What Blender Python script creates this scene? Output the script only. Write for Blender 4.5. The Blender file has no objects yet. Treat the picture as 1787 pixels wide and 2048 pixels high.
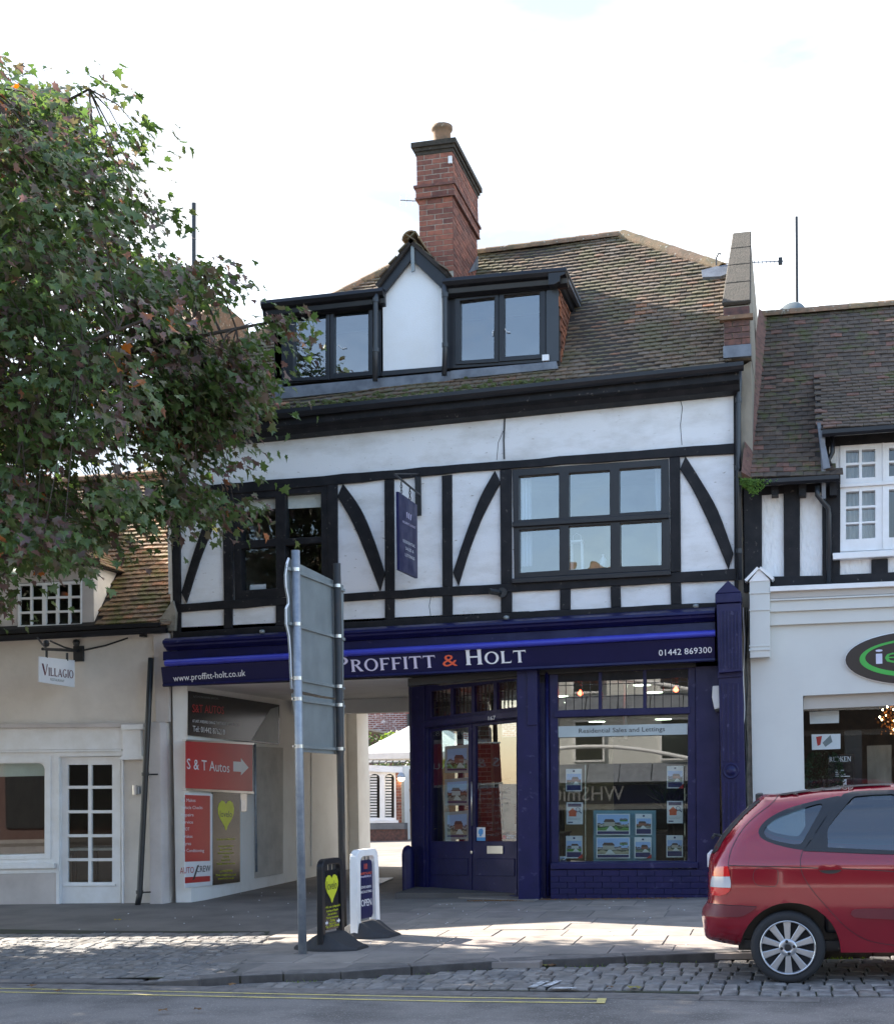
import bpy, bmesh, math, random
import numpy as np
from mathutils import Vector, Matrix
from mathutils.geometry import delaunay_2d_cdt
rng = random.Random(7)
SC = bpy.context.scene
COL = SC.collection
R = math.radians
# ---------------------------------------------------------------- camera
FPX, CX, CY, W0, H0 = 2777.0, 893.5, 1562.0, 1787.0, 2048.0
PSI, RHO = R(13.7), math.atan(0.0175)
EYE = Vector((0.0, -18.7, 1.6))
f0 = Vector((-math.sin(PSI), math.cos(PSI), 0))
r0 = Vector((math.cos(PSI), math.sin(PSI), 0))
u0 = Vector((0, 0, 1))
CR = r0 * math.cos(RHO) - u0 * math.sin(RHO)
CU = u0 * math.cos(RHO) + r0 * math.sin(RHO)
cam = bpy.data.cameras.new('camera')
cam.sensor_fit = 'HORIZONTAL'
cam.sensor_width = 36.0
cam.lens = 36.0 * FPX / W0
cam.shift_x = 0.0
cam.shift_y = (CY - H0 / 2) / W0
cam.clip_start, cam.clip_end = 0.1, 2000
camo = bpy.data.objects.new('camera', cam)
COL.objects.link(camo)
camo.matrix_world = Matrix(((CR.x, CU.x, -f0.x, EYE.x), (CR.y, CU.y, -f0.y, EYE.y), (CR.z, CU.z, -f0.z, EYE.z), (0, 0, 0, 1)))
SC.camera = camo
# ---------------------------------------------------------------- light
SUN_ELEV, SUN_AZ = R(35), R(66)          # azimuth from +Y (behind the houses) towards -X (left)
sdir = Vector((-math.cos(SUN_ELEV) * math.sin(SUN_AZ), math.cos(SUN_ELEV) * math.cos(SUN_AZ), math.sin(SUN_ELEV)))
sun = bpy.data.lights.new('sun', 'SUN')
sun.energy, sun.angle, sun.color = 5.0, R(0.5), (1.0, 0.93, 0.82)
suno = bpy.data.objects.new('sun', sun)
COL.objects.link(suno)
suno.rotation_euler = sdir.to_track_quat('Z', 'Y').to_euler()
world = bpy.data.worlds.new('World')
SC.world = world
world.use_nodes = True
wn, wl = world.node_tree.nodes, world.node_tree.links
wn.clear()
sky = wn.new('ShaderNodeTexSky')
sky.sky_type = 'NISHITA'
sky.sun_disc = False
sky.sun_elevation = SUN_ELEV
sky.sun_rotation = math.atan2(sdir.x, sdir.y)
sky.air_density, sky.dust_density, sky.ozone_density = 1.0, 0.9, 1.15
wbg = wn.new('ShaderNodeBackground')
wbg.inputs['Strength'].default_value = 0.13
wout = wn.new('ShaderNodeOutputWorld')
# thin high cloud, one even layer over the whole sky
wtc = wn.new('ShaderNodeTexCoord')
wmap = wn.new('ShaderNodeMapping'); wmap.inputs['Scale'].default_value = (1.6, 1.6, 4.5)
wno = wn.new('ShaderNodeTexNoise'); wno.inputs['Scale'].default_value = 2.2; wno.inputs['Detail'].default_value = 7
wrm = wn.new('ShaderNodeMapRange')
for k, v in ((1, 0.35), (2, 0.75), (3, -0.1), (4, 0.3)): wrm.inputs[k].default_value = v
wmx = wn.new('ShaderNodeMix'); wmx.data_type = 'RGBA'
wn2 = wn.new('ShaderNodeTexNoise'); wn2.inputs['Scale'].default_value = 3.1; wn2.inputs['Detail'].default_value = 8; wl.new(wmap.outputs[0], wn2.inputs['Vector'])
wr2 = wn.new('ShaderNodeMapRange')
for k, v in ((1, 0.38), (2, 0.72), (3, 1.5), (4, 4.6)): wr2.inputs[k].default_value = v
wl.new(wn2.outputs[0], wr2.inputs[0])
wcl = wn.new('ShaderNodeMix'); wcl.data_type = 'RGBA'; wcl.blend_type = 'MULTIPLY'; wcl.inputs['Factor'].default_value = 1; wcl.inputs['A'].default_value = (.97, 1.0, 1.02, 1)
wl.new(wr2.outputs[0], wcl.inputs['B']); wl.new(wcl.outputs['Result'], wmx.inputs['B'])
wl.new(wtc.outputs['Generated'], wmap.inputs[0]); wl.new(wmap.outputs[0], wno.inputs['Vector'])
# the cloud veil is thick over the houses on the sun's side and thins to blue behind the viewer
wsx = wn.new('ShaderNodeSeparateXYZ'); wl.new(wtc.outputs['Generated'], wsx.inputs[0])
wrg = wn.new('ShaderNodeMapRange'); wrg.interpolation_type = 'SMOOTHSTEP'
for k, v in ((1, -0.25), (2, 0.7), (3, 0.0), (4, 0.8)): wrg.inputs[k].default_value = v
wl.new(wsx.outputs['Y'], wrg.inputs[0])
wad = wn.new('ShaderNodeMath'); wad.operation = 'ADD'; wad.use_clamp = True
wl.new(wno.outputs[0], wrm.inputs[0]); wl.new(wrm.outputs[0], wad.inputs[0]); wl.new(wrg.outputs[0], wad.inputs[1]); wl.new(wad.outputs[0], wmx.inputs['Factor'])
wl.new(sky.outputs[0], wmx.inputs['A']); wl.new(wmx.outputs['Result'], wbg.inputs[0]); wl.new(wbg.outputs[0], wout.inputs[0])
SC.view_settings.view_transform = 'Standard'
SC.view_settings.look = 'None'
SC.view_settings.exposure = 2.12
SC.view_settings.gamma = 1.0
SC.view_settings.use_curve_mapping = False
SC.render.engine = 'CYCLES'
SC.cycles.max_bounces = 8
SC.cycles.diffuse_bounces = 4
SC.cycles.transparent_max_bounces = 24
SC.cycles.use_denoising = True
SC.cycles.sample_clamp_indirect = 6
# ---------------------------------------------------------------- helpers
def ray(x, y):
    return (f0 * FPX + CR * (x - CX) + CU * (CY - y)).normalized()
class Pl:
    """a real plane in the place: origin o, u along, v up, n out of it towards the viewer"""
    def __init__(s, o, u, v=(0, 0, 1), n=None):
        s.o, s.u, s.v = Vector(o), Vector(u).normalized(), Vector(v).normalized()
        s.n = Vector(n).normalized() if n else s.u.cross(s.v).normalized()
    def hit(s, x, y, d=0.0):
        q = s.o + s.n * d; r = ray(x, y)
        return EYE + r * ((q - EYE).dot(s.n) / r.dot(s.n))
    def uv(s, x, y, d=0.0):
        p = s.hit(x, y, d) - s.o
        return (p.dot(s.u), p.dot(s.v))
    def w(s, u, v, d=0.0):
        return s.o + s.u * u + s.v * v + s.n * d
    def uvs(s, pts, d=0.0):
        return [s.uv(x, y, d) for x, y in pts]
FR = Pl((0, 0, 0), (1, 0, 0))                     # the street front, Y = 0
def FY(y): return Pl((0, y, 0), (1, 0, 0))        # any plane parallel to it
def to_px(p):
    d = Vector(p) - EYE
    z = d.dot(f0)
    return (CX + FPX * d.dot(CR) / z, CY - FPX * d.dot(CU) / z)

def link(o, parent=None, name=None):
    COL.objects.link(o)
    if parent is not None:
        o.parent = parent
        if 'moves' not in parent: o.matrix_parent_inverse = parent_inv(parent)
    return o
def parent_inv(p):
    m = Matrix.Identity(4)
    chain = []
    while p is not None:
        chain.append(p); p = p.parent
    for q in reversed(chain):
        m = m @ q.matrix_parent_inverse @ q.matrix_basis
    return m.inverted()
def obj(name, verts, faces, mat, parent=None, smooth=False, recalc=True, label=None, bevel=0.0, mats=None, fmat=None, seg=2):
    me = bpy.data.meshes.new(name)
    me.from_pydata([tuple(v) for v in verts], [], [tuple(f) for f in faces])
    if mats:
        for m in mats: me.materials.append(m)
        if fmat is not None: me.polygons.foreach_set('material_index', fmat)
    elif mat is not None: me.materials.append(mat)
    if recalc:
        bm = bmesh.new(); bm.from_mesh(me)
        bmesh.ops.recalc_face_normals(bm, faces=bm.faces)
        bm.to_mesh(me); bm.free()
    if smooth: me.polygons.foreach_set('use_smooth', [True] * len(me.polygons))
    o = bpy.data.objects.new(name, me)
    link(o, parent)
    if label: o['label'] = label
    if bevel:
        b = o.modifiers.new('bevel', 'BEVEL'); b.width = bevel; b.segments = seg; b.limit_method = 'ANGLE'; b.angle_limit = R(35)
        b.harden_normals = False
    return o
def thing(name, label, cat, loc=(0, 0, 0), group=None, moves=False, rz=0.0):
    o = bpy.data.objects.new(name, None); COL.objects.link(o)
    o.location = loc; o.rotation_euler = (0, 0, rz); o.empty_display_size = .2
    if moves: o['moves'] = 1
    tag(o, label, cat, group)
    return o
def tag(o, label, cat, group=None):
    o['label'] = label; o['category'] = cat
    if group: o['group'] = group
    return o
def kind(o, k): o['kind'] = k; return o
def copy_tree(o, parent=None):
    c = o.copy(); COL.objects.link(c)
    if parent is not None: c.parent = parent
    for ch in list(o.children): copy_tree(ch, c)
    return c
class MB:
    """collects polygons of one mesh"""
    def __init__(s): s.v, s.f = [], []
    def poly(s, pts):
        n = len(s.v); s.v += [Vector(p) for p in pts]; s.f.append(list(range(n, n + len(pts))))
    def hull8(s, b, t):
        n = len(s.v); k = len(b); s.v += [Vector(p) for p in b] + [Vector(p) for p in t]
        s.f.append([n + i for i in range(k)][::-1]); s.f.append([n + k + i for i in range(k)])
        for i in range(k):
            j = (i + 1) % k; s.f.append([n + i, n + j, n + k + j, n + k + i])
    def box(s, a, b):
        x0, y0, z0 = a; x1, y1, z1 = b
        s.hull8([(x0, y0, z0), (x1, y0, z0), (x1, y1, z0), (x0, y1, z0)], [(x0, y0, z1), (x1, y0, z1), (x1, y1, z1), (x0, y1, z1)])
    def prism(s, pl, uv, d0, d1):
        s.hull8([pl.w(u, v, d0) for u, v in uv], [pl.w(u, v, d1) for u, v in uv])
    def tube(s, pts, r, k=8, cap=True):
        pts = [Vector(p) for p in pts]; rings = []
        rr = r if isinstance(r, (list, tuple)) else [r] * len(pts)
        up = None
        for i, p in enumerate(pts):
            t = (pts[min(i + 1, len(pts) - 1)] - pts[max(i - 1, 0)]).normalized()
            if up is None: up = Vector((0, 0, 1)) if abs(t.z) < .9 else Vector((1, 0, 0))
            a = t.cross(up).normalized(); b = a.cross(t).normalized(); up = b
            n = len(s.v)
            s.v += [p + (a * math.cos(2 * math.pi * j / k) + b * math.sin(2 * math.pi * j / k)) * rr[i] for j in range(k)]
            rings.append(n)
        for n0, n1 in zip(rings, rings[1:]):
            for j in range(k): s.f.append([n0 + j, n0 + (j + 1) % k, n1 + (j + 1) % k, n1 + j])
        if cap:
            s.f.append([rings[0] + j for j in range(k)][::-1]); s.f.append([rings[-1] + j for j in range(k)])
    def lathe(s, c, prof, k=16, axis=None):
        """prof: (radius, height) pairs about axis through c"""
        c = Vector(c); ax = Vector(axis or (0, 0, 1)).normalized()
        a = ax.orthogonal().normalized(); b = ax.cross(a)
        rings = []
        for r, h in prof:
            n = len(s.v); rings.append(n)
            s.v += [c + ax * h + (a * math.cos(2 * math.pi * j / k) + b * math.sin(2 * math.pi * j / k)) * r for j in range(k)]
        for n0, n1 in zip(rings, rings[1:]):
            for j in range(k): s.f.append([n0 + j, n0 + (j + 1) % k, n1 + (j + 1) % k, n1 + j])
        s.f.append([rings[0] + j for j in range(k)][::-1]); s.f.append([rings[-1] + j for j in range(k)])
    def loft(s, secs, closed=True, cap=True):
        rings = []
        for sec in secs:
            rings.append(len(s.v)); s.v += [Vector(p) for p in sec]
        k = len(secs[0])
        for n0, n1 in zip(rings, rings[1:]):
            for j in range(k if closed else k - 1): s.f.append([n0 + j, n0 + (j + 1) % k, n1 + (j + 1) % k, n1 + j])
        if cap and closed:
            s.f.append([rings[0] + j for j in range(k)][::-1]); s.f.append([rings[-1] + j for j in range(k)])
    def build(s, name, mat, parent=None, **kw):
        return obj(name, s.v, s.f, mat, parent, **kw)
def pip(p, poly):
    x, y = p; c = False; n = len(poly); j = n - 1
    for i in range(n):
        xi, yi = poly[i]; xj, yj = poly[j]
        if (yi > y) != (yj > y) and x < (xj - xi) * (y - yi) / (yj - yi) + xi: c = not c
        j = i
    return c
def cdt(outer, holes=(), inner=()):
    vs, es = [], []
    for ring in [outer, *holes]:
        n = len(vs); k = len(ring); vs += [Vector(p) for p in ring]; es += [(n + i, n + (i + 1) % k) for i in range(k)]
    vs += [Vector(p) for p in inner]
    r = delaunay_2d_cdt(vs, es, [], 0, 1e-5)
    V = [tuple(v) for v in r[0]]; T = []
    for f in r[2]:
        c = (sum(V[i][0] for i in f) / len(f), sum(V[i][1] for i in f) / len(f))
        if pip(c, outer) and not any(pip(c, h) for h in holes): T.append(list(f))
    return V, T
def slab(name, pl, outer, d0, d1, mat, parent=None, holes=(), px=True, **kw):
    """panel of real thickness on a plane from its outline; d0 back, d1 front"""
    if px:
        outer = pl.uvs(outer, d1); holes = [pl.uvs(h, d1) for h in holes]
    if not holes and len(outer) <= 4:
        m = MB(); m.prism(pl, outer, d0, d1); return m.build(name, mat, parent, **kw)
    V, T = cdt(outer, holes)
    n = len(V)
    verts = [pl.w(u, v, d1) for u, v in V] + [pl.w(u, v, d0) for u, v in V]
    faces = [t for t in T] + [[i + n for i in reversed(t)] for t in T]
    cnt = {}
    for t in T:
        for i in range(3):
            a, b = t[i], t[(i + 1) % 3]; cnt[(a, b)] = cnt.get((a, b), 0) + 1
    for (a, b) in list(cnt):
        if (b, a) not in cnt: faces.append([a, b, b + n, a + n])
    return obj(name, verts, faces, mat, parent, **kw)
def quadpx(x0, x1, yl, yr, h=None, yl2=None, yr2=None):
    return [(x0, yl), (x1, yr), (x1, yr2), (x0, yl2)]
def arc(cx, cy, rx, ry, a0, a1, n):
    return [(cx + rx * math.cos(R(a0 + (a1 - a0) * i / n)), cy + ry * math.sin(R(a0 + (a1 - a0) * i / n))) for i in range(n + 1)]
def shrink(q, k):
    cx = sum(p[0] for p in q) / len(q); cy = sum(p[1] for p in q) / len(q)
    out = []
    for x, y in q:
        out.append((x + (k if x < cx else -k), y + (k if y < cy else -k)))
    return out
# ---- lettering
def _font_mesh(s):
    c = bpy.data.curves.new('lettering', 'FONT'); c.body = s; c.resolution_u = 2
    o = bpy.data.objects.new('lettering', c); COL.objects.link(o)
    bpy.context.view_layer.update()
    me = bpy.data.meshes.new_from_object(o.evaluated_get(bpy.context.evaluated_depsgraph_get()))
    bpy.data.objects.remove(o); bpy.data.curves.remove(c)
    V = [(v.co.x, v.co.y) for v in me.vertices]; F = [list(p.vertices) for p in me.polygons]
    bpy.data.meshes.remove(me)
    return V, F
def _flat(V, F, pl, p0, p1, h, d, name, mat, parent, capy, mirror=False):
    """place 2-D lettering: p0..p1 the base line in plane coordinates, h the cap height"""
    x0 = min(v[0] for v in V); x1 = max(v[0] for v in V)
    a = Vector(p0); b = Vector(p1); di = b - a; L = di.length; di /= L
    pts = []
    for x, y in V:
        t = (x - x0) / (x1 - x0) * L
        if mirror: t = L - t
        q = a + di * t; pts.append(pl.w(q.x, q.y + y / capy * h, d))
    n = len(pts)
    back = [p - pl.n * .0015 for p in pts]
    return obj(name, pts + back, F + [[i + n for i in reversed(f)] for f in F], mat, parent, recalc=False)
def text(s, pl, a, b, hpx, mat, parent, d=.004, name='lettering', px=True, mirror=False):
    """a, b: base line ends in picture px on plane pl (or plane coords when px=False); hpx: cap height in the same unit"""
    V, F = _font_mesh(s)
    if px:
        p0, p1 = pl.uv(*a, d), pl.uv(*b, d)
        q = pl.uv(a[0], a[1] - hpx, d); h = abs(q[1] - p0[1])
    else: p0, p1, h = a, b, hpx
    return _flat(V, F, pl, p0, p1, h, d, name, mat, parent, .69, mirror)
def _ell(cx, cy, rx, ry, t, n=20, a0=0, a1=360, ty=None):
    """ring band as quads"""
    ty = t if ty is None else ty; out = []
    for i in range(n):
        A, B = R(a0 + (a1 - a0) * i / n), R(a0 + (a1 - a0) * (i + 1) / n)
        out.append([(cx + rx * math.cos(A), cy + ry * math.sin(A)), (cx + rx * math.cos(B), cy + ry * math.sin(B)),
                    (cx + (rx - t) * math.cos(B), cy + (ry - ty) * math.sin(B)), (cx + (rx - t) * math.cos(A), cy + (ry - ty) * math.sin(A))])
    return out
def _stem(x, w=.17, s=.055):
    return [[(x, 0), (x + w + 2 * s, 0), (x + w + s, .09), (x + s, .09)], [(x + s, .09), (x + w + s, .09), (x + w + s, .91), (x + s, .91)],
            [(x + s, .91), (x + w + s, .91), (x + w + 2 * s, 1), (x, 1)]]
def glyph(c):
    S = _stem
    if c == 'I': return S(0), .28
    if c == 'L': return S(0) + [[(.2, 0), (.62, 0), (.66, .24), (.58, .1), (.2, .1)]], .68
    if c == 'F': return S(0) + [[(.2, .9), (.57, .9), (.64, .78), (.62, 1), (.2, 1)], [(.2, .45), (.5, .45), (.52, .62), (.48, .55), (.2, .55)]], .66
    if c == 'E': return S(0) + [[(.2, .9), (.57, .9), (.62, .78), (.61, 1), (.2, 1)], [(.2, .46), (.5, .46), (.5, .56), (.2, .56)], [(.2, 0), (.62, 0), (.66, .22), (.58, .1), (.2, .1)]], .68
    if c == 'T': return S(.25) + [[(0, .76), (.06, .9), (.3, .9), (.3, 1), (.02, 1)], [(.45, .9), (.72, .9), (.78, .76), (.76, 1), (.45, 1)]], .78
    if c == 'H': return S(0) + S(.55) + [[(.2, .46), (.62, .46), (.62, .56), (.2, .56)]], .84
    if c == 'O': return _ell(.44, .5, .44, .52, .16, 28, ty=.09), .9
    if c == 'C': return _ell(.44, .5, .44, .52, .16, 22, 48, 312, ty=.09), .8
    if c == 'G': return _ell(.44, .5, .44, .52, .16, 22, 48, 320, ty=.09) + [[(.6, .05), (.78, .1), (.78, .42), (.6, .42)], [(.5, .38), (.82, .38), (.82, .46), (.5, .46)]], .88
    if c == 'P': return S(0) + _ell(.3, .73, .35, .27, .15, 12, -90, 90, ty=.09) + [[(.2, .91), (.31, .91), (.31, 1), (.2, 1)], [(.2, .46), (.31, .46), (.31, .55), (.2, .55)]], .68
    if c == 'R': return S(0) + _ell(.3, .74, .33, .26, .15, 12, -90, 90, ty=.09) + [[(.2, .91), (.31, .91), (.31, 1), (.2, 1)], [(.2, .48), (.31, .48), (.31, .57), (.2, .57)], [(.28, .5), (.44, .52), (.8, 0), (.58, 0)]], .78
    if c == 'V': return [[(0, 1), (.24, 1), (.5, .2), (.46, 0), (.38, 0)], [(.46, 0), (.5, .2), (.74, 1), (.84, 1), (.5, 0)]], .84
    if c == 'A': return [[(0, 0), (.1, 0), (.4, .8), (.38, 1)], [(.36, .98), (.44, 1), (.84, 0), (.6, 0)], [(.2, .28), (.6, .28), (.6, .37), (.2, .37)]], .86
    if c == 'D': return S(0) + _ell(.3, .5, .48, .5, .16, 14, -90, 90, ty=.09) + [[(.2, .91), (.31, .91), (.31, 1), (.2, 1)], [(.2, 0), (.31, 0), (.31, .09), (.2, .09)]], .82
    if c == 'K': return S(0) + [[(.22, .42), (.34, .5), (.76, 1), (.6, 1)], [(.3, .52), (.42, .6), (.82, 0), (.58, 0)]], .82
    if c == 'N': return [[(.02, 0), (.2, 0), (.15, .1), (.15, .9), (.06, .9), (.06, .1)], [(0, 1), (.22, 1), (.8, 0), (.7, 0)], [(.7, 0), (.8, 0), (.8, .9), (.86, 1), (.64, 1), (.7, .9)]], .88
    return [], .34
def serif(s, pl, a, b, hpx, mat, parent, d=.006, small=.8, name='lettering', px=True, gap=.09):
    """flared capitals, lower-case letters set as small capitals"""
    V, F, x = [], [], 0.0
    for ch in s:
        P, w = glyph(ch.upper()); k = small if ch.islower() else 1.0
        for q in P:
            n = len(V); V += [(x + p[0] * k, p[1] * k) for p in q]; F.append(list(range(n, n + len(q))))
        x += (w + gap) * k
    if px:
        p0, p1 = pl.uv(*a, d), pl.uv(*b, d); h = abs(pl.uv(a[0], a[1] - hpx, d)[1] - p0[1])
    else: p0, p1, h = a, b, hpx
    o = _flat(V, F, pl, p0, p1, h, d, name, mat, parent, 1.0)
    for i, poly in enumerate(o.data.polygons): pass
    return o
# ---------------------------------------------------------------- materials
def new_mat(name):
    m = bpy.data.materials.new(name); m.use_nodes = True
    nt = m.node_tree; nt.nodes.clear()
    out = nt.nodes.new('ShaderNodeOutputMaterial')
    return m, nt.nodes, nt.links, out
def rgb(c): return (c[0], c[1], c[2], 1.0)
def srgb(r, g, b):
    return tuple(((x / 255 / 12.92) if x / 255 <= .04045 else ((x / 255 + .055) / 1.055) ** 2.4) for x in (r, g, b))
def mat(name, c, c2=None, scale=2.0, detail=6, rough=.6, metal=0.0, spec=.5, bump=0.0, bscale=60.0, lo=.4, hi=.65, stretch=(1, 1, 1),
        speck=None, speck_t=.68, speck_s=30, coat=0.0, rough2=None, bdist=.004, spread=None, alpha=None):
    m, N, L, out = new_mat(name)
    p = N.new('ShaderNodeBsdfPrincipled'); L.new(p.outputs[0], out.inputs[0])
    p.inputs['Roughness'].default_value = rough; p.inputs['Metallic'].default_value = metal
    p.inputs['Specular IOR Level'].default_value = spec; p.inputs['Coat Weight'].default_value = coat
    p.inputs['Coat Roughness'].default_value = .05
    g = N.new('ShaderNodeNewGeometry'); mp = N.new('ShaderNodeMapping'); mp.inputs['Scale'].default_value = stretch
    L.new(g.outputs['Position'], mp.inputs[0])
    if c2 is None: c2 = tuple(x * .82 for x in c)
    no = N.new('ShaderNodeTexNoise'); no.inputs['Scale'].default_value = scale; no.inputs['Detail'].default_value = detail; no.inputs['Roughness'].default_value = .62
    L.new(mp.outputs[0], no.inputs['Vector'])
    mr = N.new('ShaderNodeMapRange'); mr.inputs[1].default_value = lo; mr.inputs[2].default_value = hi
    L.new(no.outputs[0], mr.inputs[0])
    mx = N.new('ShaderNodeMix'); mx.data_type = 'RGBA'; mx.inputs['A'].default_value = rgb(c); mx.inputs['B'].default_value = rgb(c2)
    L.new(mr.outputs[0], mx.inputs['Factor']); col = mx.outputs['Result']
    if spread:                                   # per-piece tone
        oi = N.new('ShaderNodeObjectInfo'); ad = N.new('ShaderNodeMath'); ad.operation = 'ADD'; fr = N.new('ShaderNodeMath'); fr.operation = 'FRACT'
        L.new(oi.outputs['Random'], ad.inputs[0]); L.new(g.outputs['Random Per Island'], ad.inputs[1]); L.new(ad.outputs[0], fr.inputs[0])
        rp = N.new('ShaderNodeValToRGB'); rp.color_ramp.interpolation = 'LINEAR'
        e = rp.color_ramp.elements
        e[0].position, e[0].color = 0, rgb(spread[0]); e[1].position, e[1].color = 1, rgb(spread[-1])
        for i, s_ in enumerate(spread[1:-1]):
            k = e.new((i + 1) / (len(spread) - 1)); k.color = rgb(s_)
        L.new(fr.outputs[0], rp.inputs[0])
        mm = N.new('ShaderNodeMix'); mm.data_type = 'RGBA'; mm.blend_type = 'MULTIPLY'; mm.inputs['Factor'].default_value = 1
        L.new(col, mm.inputs['A']); L.new(rp.outputs[0], mm.inputs['B']); col = mm.outputs['Result']
    if speck:
        n2 = N.new('ShaderNodeTexNoise'); n2.inputs['Scale'].default_value = speck_s; n2.inputs['Detail'].default_value = 5; L.new(mp.outputs[0], n2.inputs['Vector'])
        m2 = N.new('ShaderNodeMapRange'); m2.inputs[1].default_value = speck_t; m2.inputs[2].default_value = speck_t + .08; L.new(n2.outputs[0], m2.inputs[0])
        x2 = N.new('ShaderNodeMix'); x2.data_type = 'RGBA'; x2.inputs['B'].default_value = rgb(speck)
        L.new(m2.outputs[0], x2.inputs['Factor']); L.new(col, x2.inputs['A']); col = x2.outputs['Result']
    L.new(col, p.inputs['Base Color'])
    if rough2 is not None:
        m3 = N.new('ShaderNodeMapRange'); m3.inputs[1].default_value = lo; m3.inputs[2].default_value = hi; m3.inputs[3].default_value = rough; m3.inputs[4].default_value = rough2
        L.new(no.outputs[0], m3.inputs[0]); L.new(m3.outputs[0], p.inputs['Roughness'])
    if bump:
        n3 = N.new('ShaderNodeTexNoise'); n3.inputs['Scale'].default_value = bscale; n3.inputs['Detail'].default_value = 4; L.new(mp.outputs[0], n3.inputs['Vector'])
        b = N.new('ShaderNodeBump'); b.inputs['Strength'].default_value = bump; b.inputs['Distance'].default_value = bdist
        L.new(n3.outputs[0], b.inputs['Height']); L.new(b.outputs[0], p.inputs['Normal'])
    return m
def glass(name, tint=(1, 1, 1), ior=1.5, rough=0.0, bump=0.0):
    m, N, L, out = new_mat(name)
    t = N.new('ShaderNodeBsdfTransparent'); t.inputs[0].default_value = rgb(tint)
    g = N.new('ShaderNodeBsdfGlossy'); g.inputs['Roughness'].default_value = rough
    fr = N.new('ShaderNodeFresnel'); fr.inputs[0].default_value = ior
    ge0 = N.new('ShaderNodeNewGeometry'); sb = N.new('ShaderNodeMath'); sb.operation = 'SUBTRACT'; sb.inputs[0].default_value = 1; L.new(ge0.outputs['Backfacing'], sb.inputs[1])
    ml = N.new('ShaderNodeMath'); ml.operation = 'MULTIPLY'; L.new(fr.outputs[0], ml.inputs[0]); L.new(sb.outputs[0], ml.inputs[1])
    mx = N.new('ShaderNodeMixShader'); L.new(ml.outputs[0], mx.inputs[0]); L.new(t.outputs[0], mx.inputs[1]); L.new(g.outputs[0], mx.inputs[2]); L.new(mx.outputs[0], out.inputs[0])
    if bump:
        ge = N.new('ShaderNodeNewGeometry'); n3 = N.new('ShaderNodeTexNoise'); n3.inputs['Scale'].default_value = 2.5; n3.inputs['Detail'].default_value = 1; L.new(ge.outputs['Position'], n3.inputs['Vector'])
        b = N.new('ShaderNodeBump'); b.inputs['Strength'].default_value = bump; b.inputs['Distance'].default_value = .02; L.new(n3.outputs[0], b.inputs['Height'])
        L.new(b.outputs[0], g.inputs['Normal'])
    return m
def glow(name, c, s):
    m, N, L, out = new_mat(name)
    e = N.new('ShaderNodeEmission'); e.inputs[0].default_value = rgb(c); e.inputs[1].default_value = s; L.new(e.outputs[0], out.inputs[0])
    return m
def leafmat(name, cols, trans=.35):
    m, N, L, out = new_mat(name)
    g = N.new('ShaderNodeNewGeometry'); oi = N.new('ShaderNodeObjectInfo')
    ad = N.new('ShaderNodeMath'); ad.operation = 'ADD'; fr = N.new('ShaderNodeMath'); fr.operation = 'FRACT'
    L.new(oi.outputs['Random'], ad.inputs[0]); L.new(g.outputs['Random Per Island'], ad.inputs[1]); L.new(ad.outputs[0], fr.inputs[0])
    no = N.new('ShaderNodeTexNoise'); no.inputs['Scale'].default_value = 1.3; no.inputs['Detail'].default_value = 2; L.new(g.outputs['Position'], no.inputs['Vector'])
    a2 = N.new('ShaderNodeMath'); a2.operation = 'MULTIPLY_ADD'; a2.inputs[1].default_value = .75; L.new(fr.outputs[0], a2.inputs[0])
    a3 = N.new('ShaderNodeMath'); a3.operation = 'MULTIPLY_ADD'; a3.inputs[1].default_value = .9; a3.inputs[2].default_value = -.32; L.new(no.outputs[0], a3.inputs[0]); L.new(a3.outputs[0], a2.inputs[2])
    rp = N.new('ShaderNodeValToRGB'); e = rp.color_ramp.elements
    e[0].position, e[0].color = cols[0][0], rgb(cols[0][1]); e[1].position, e[1].color = cols[-1][0], rgb(cols[-1][1])
    for t, c in cols[1:-1]: k = e.new(t); k.color = rgb(c)
    L.new(a2.outputs[0], rp.inputs[0])
    p = N.new('ShaderNodeBsdfPrincipled'); p.inputs['Roughness'].default_value = .42; p.inputs['Specular IOR Level'].default_value = .6
    t = N.new('ShaderNodeBsdfTranslucent'); mx = N.new('ShaderNodeMixShader'); mx.inputs[0].default_value = trans
    hs = N.new('ShaderNodeHueSaturation'); hs.inputs['Value'].default_value = 1.9; hs.inputs['Saturation'].default_value = 1.15; L.new(rp.outputs[0], hs.inputs['Color'])
    L.new(rp.outputs[0], p.inputs['Base Color']); L.new(hs.outputs[0], t.inputs[0]); L.new(p.outputs[0], mx.inputs[1]); L.new(t.outputs[0], mx.inputs[2]); L.new(mx.outputs[0], out.inputs[0])
    return m
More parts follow.
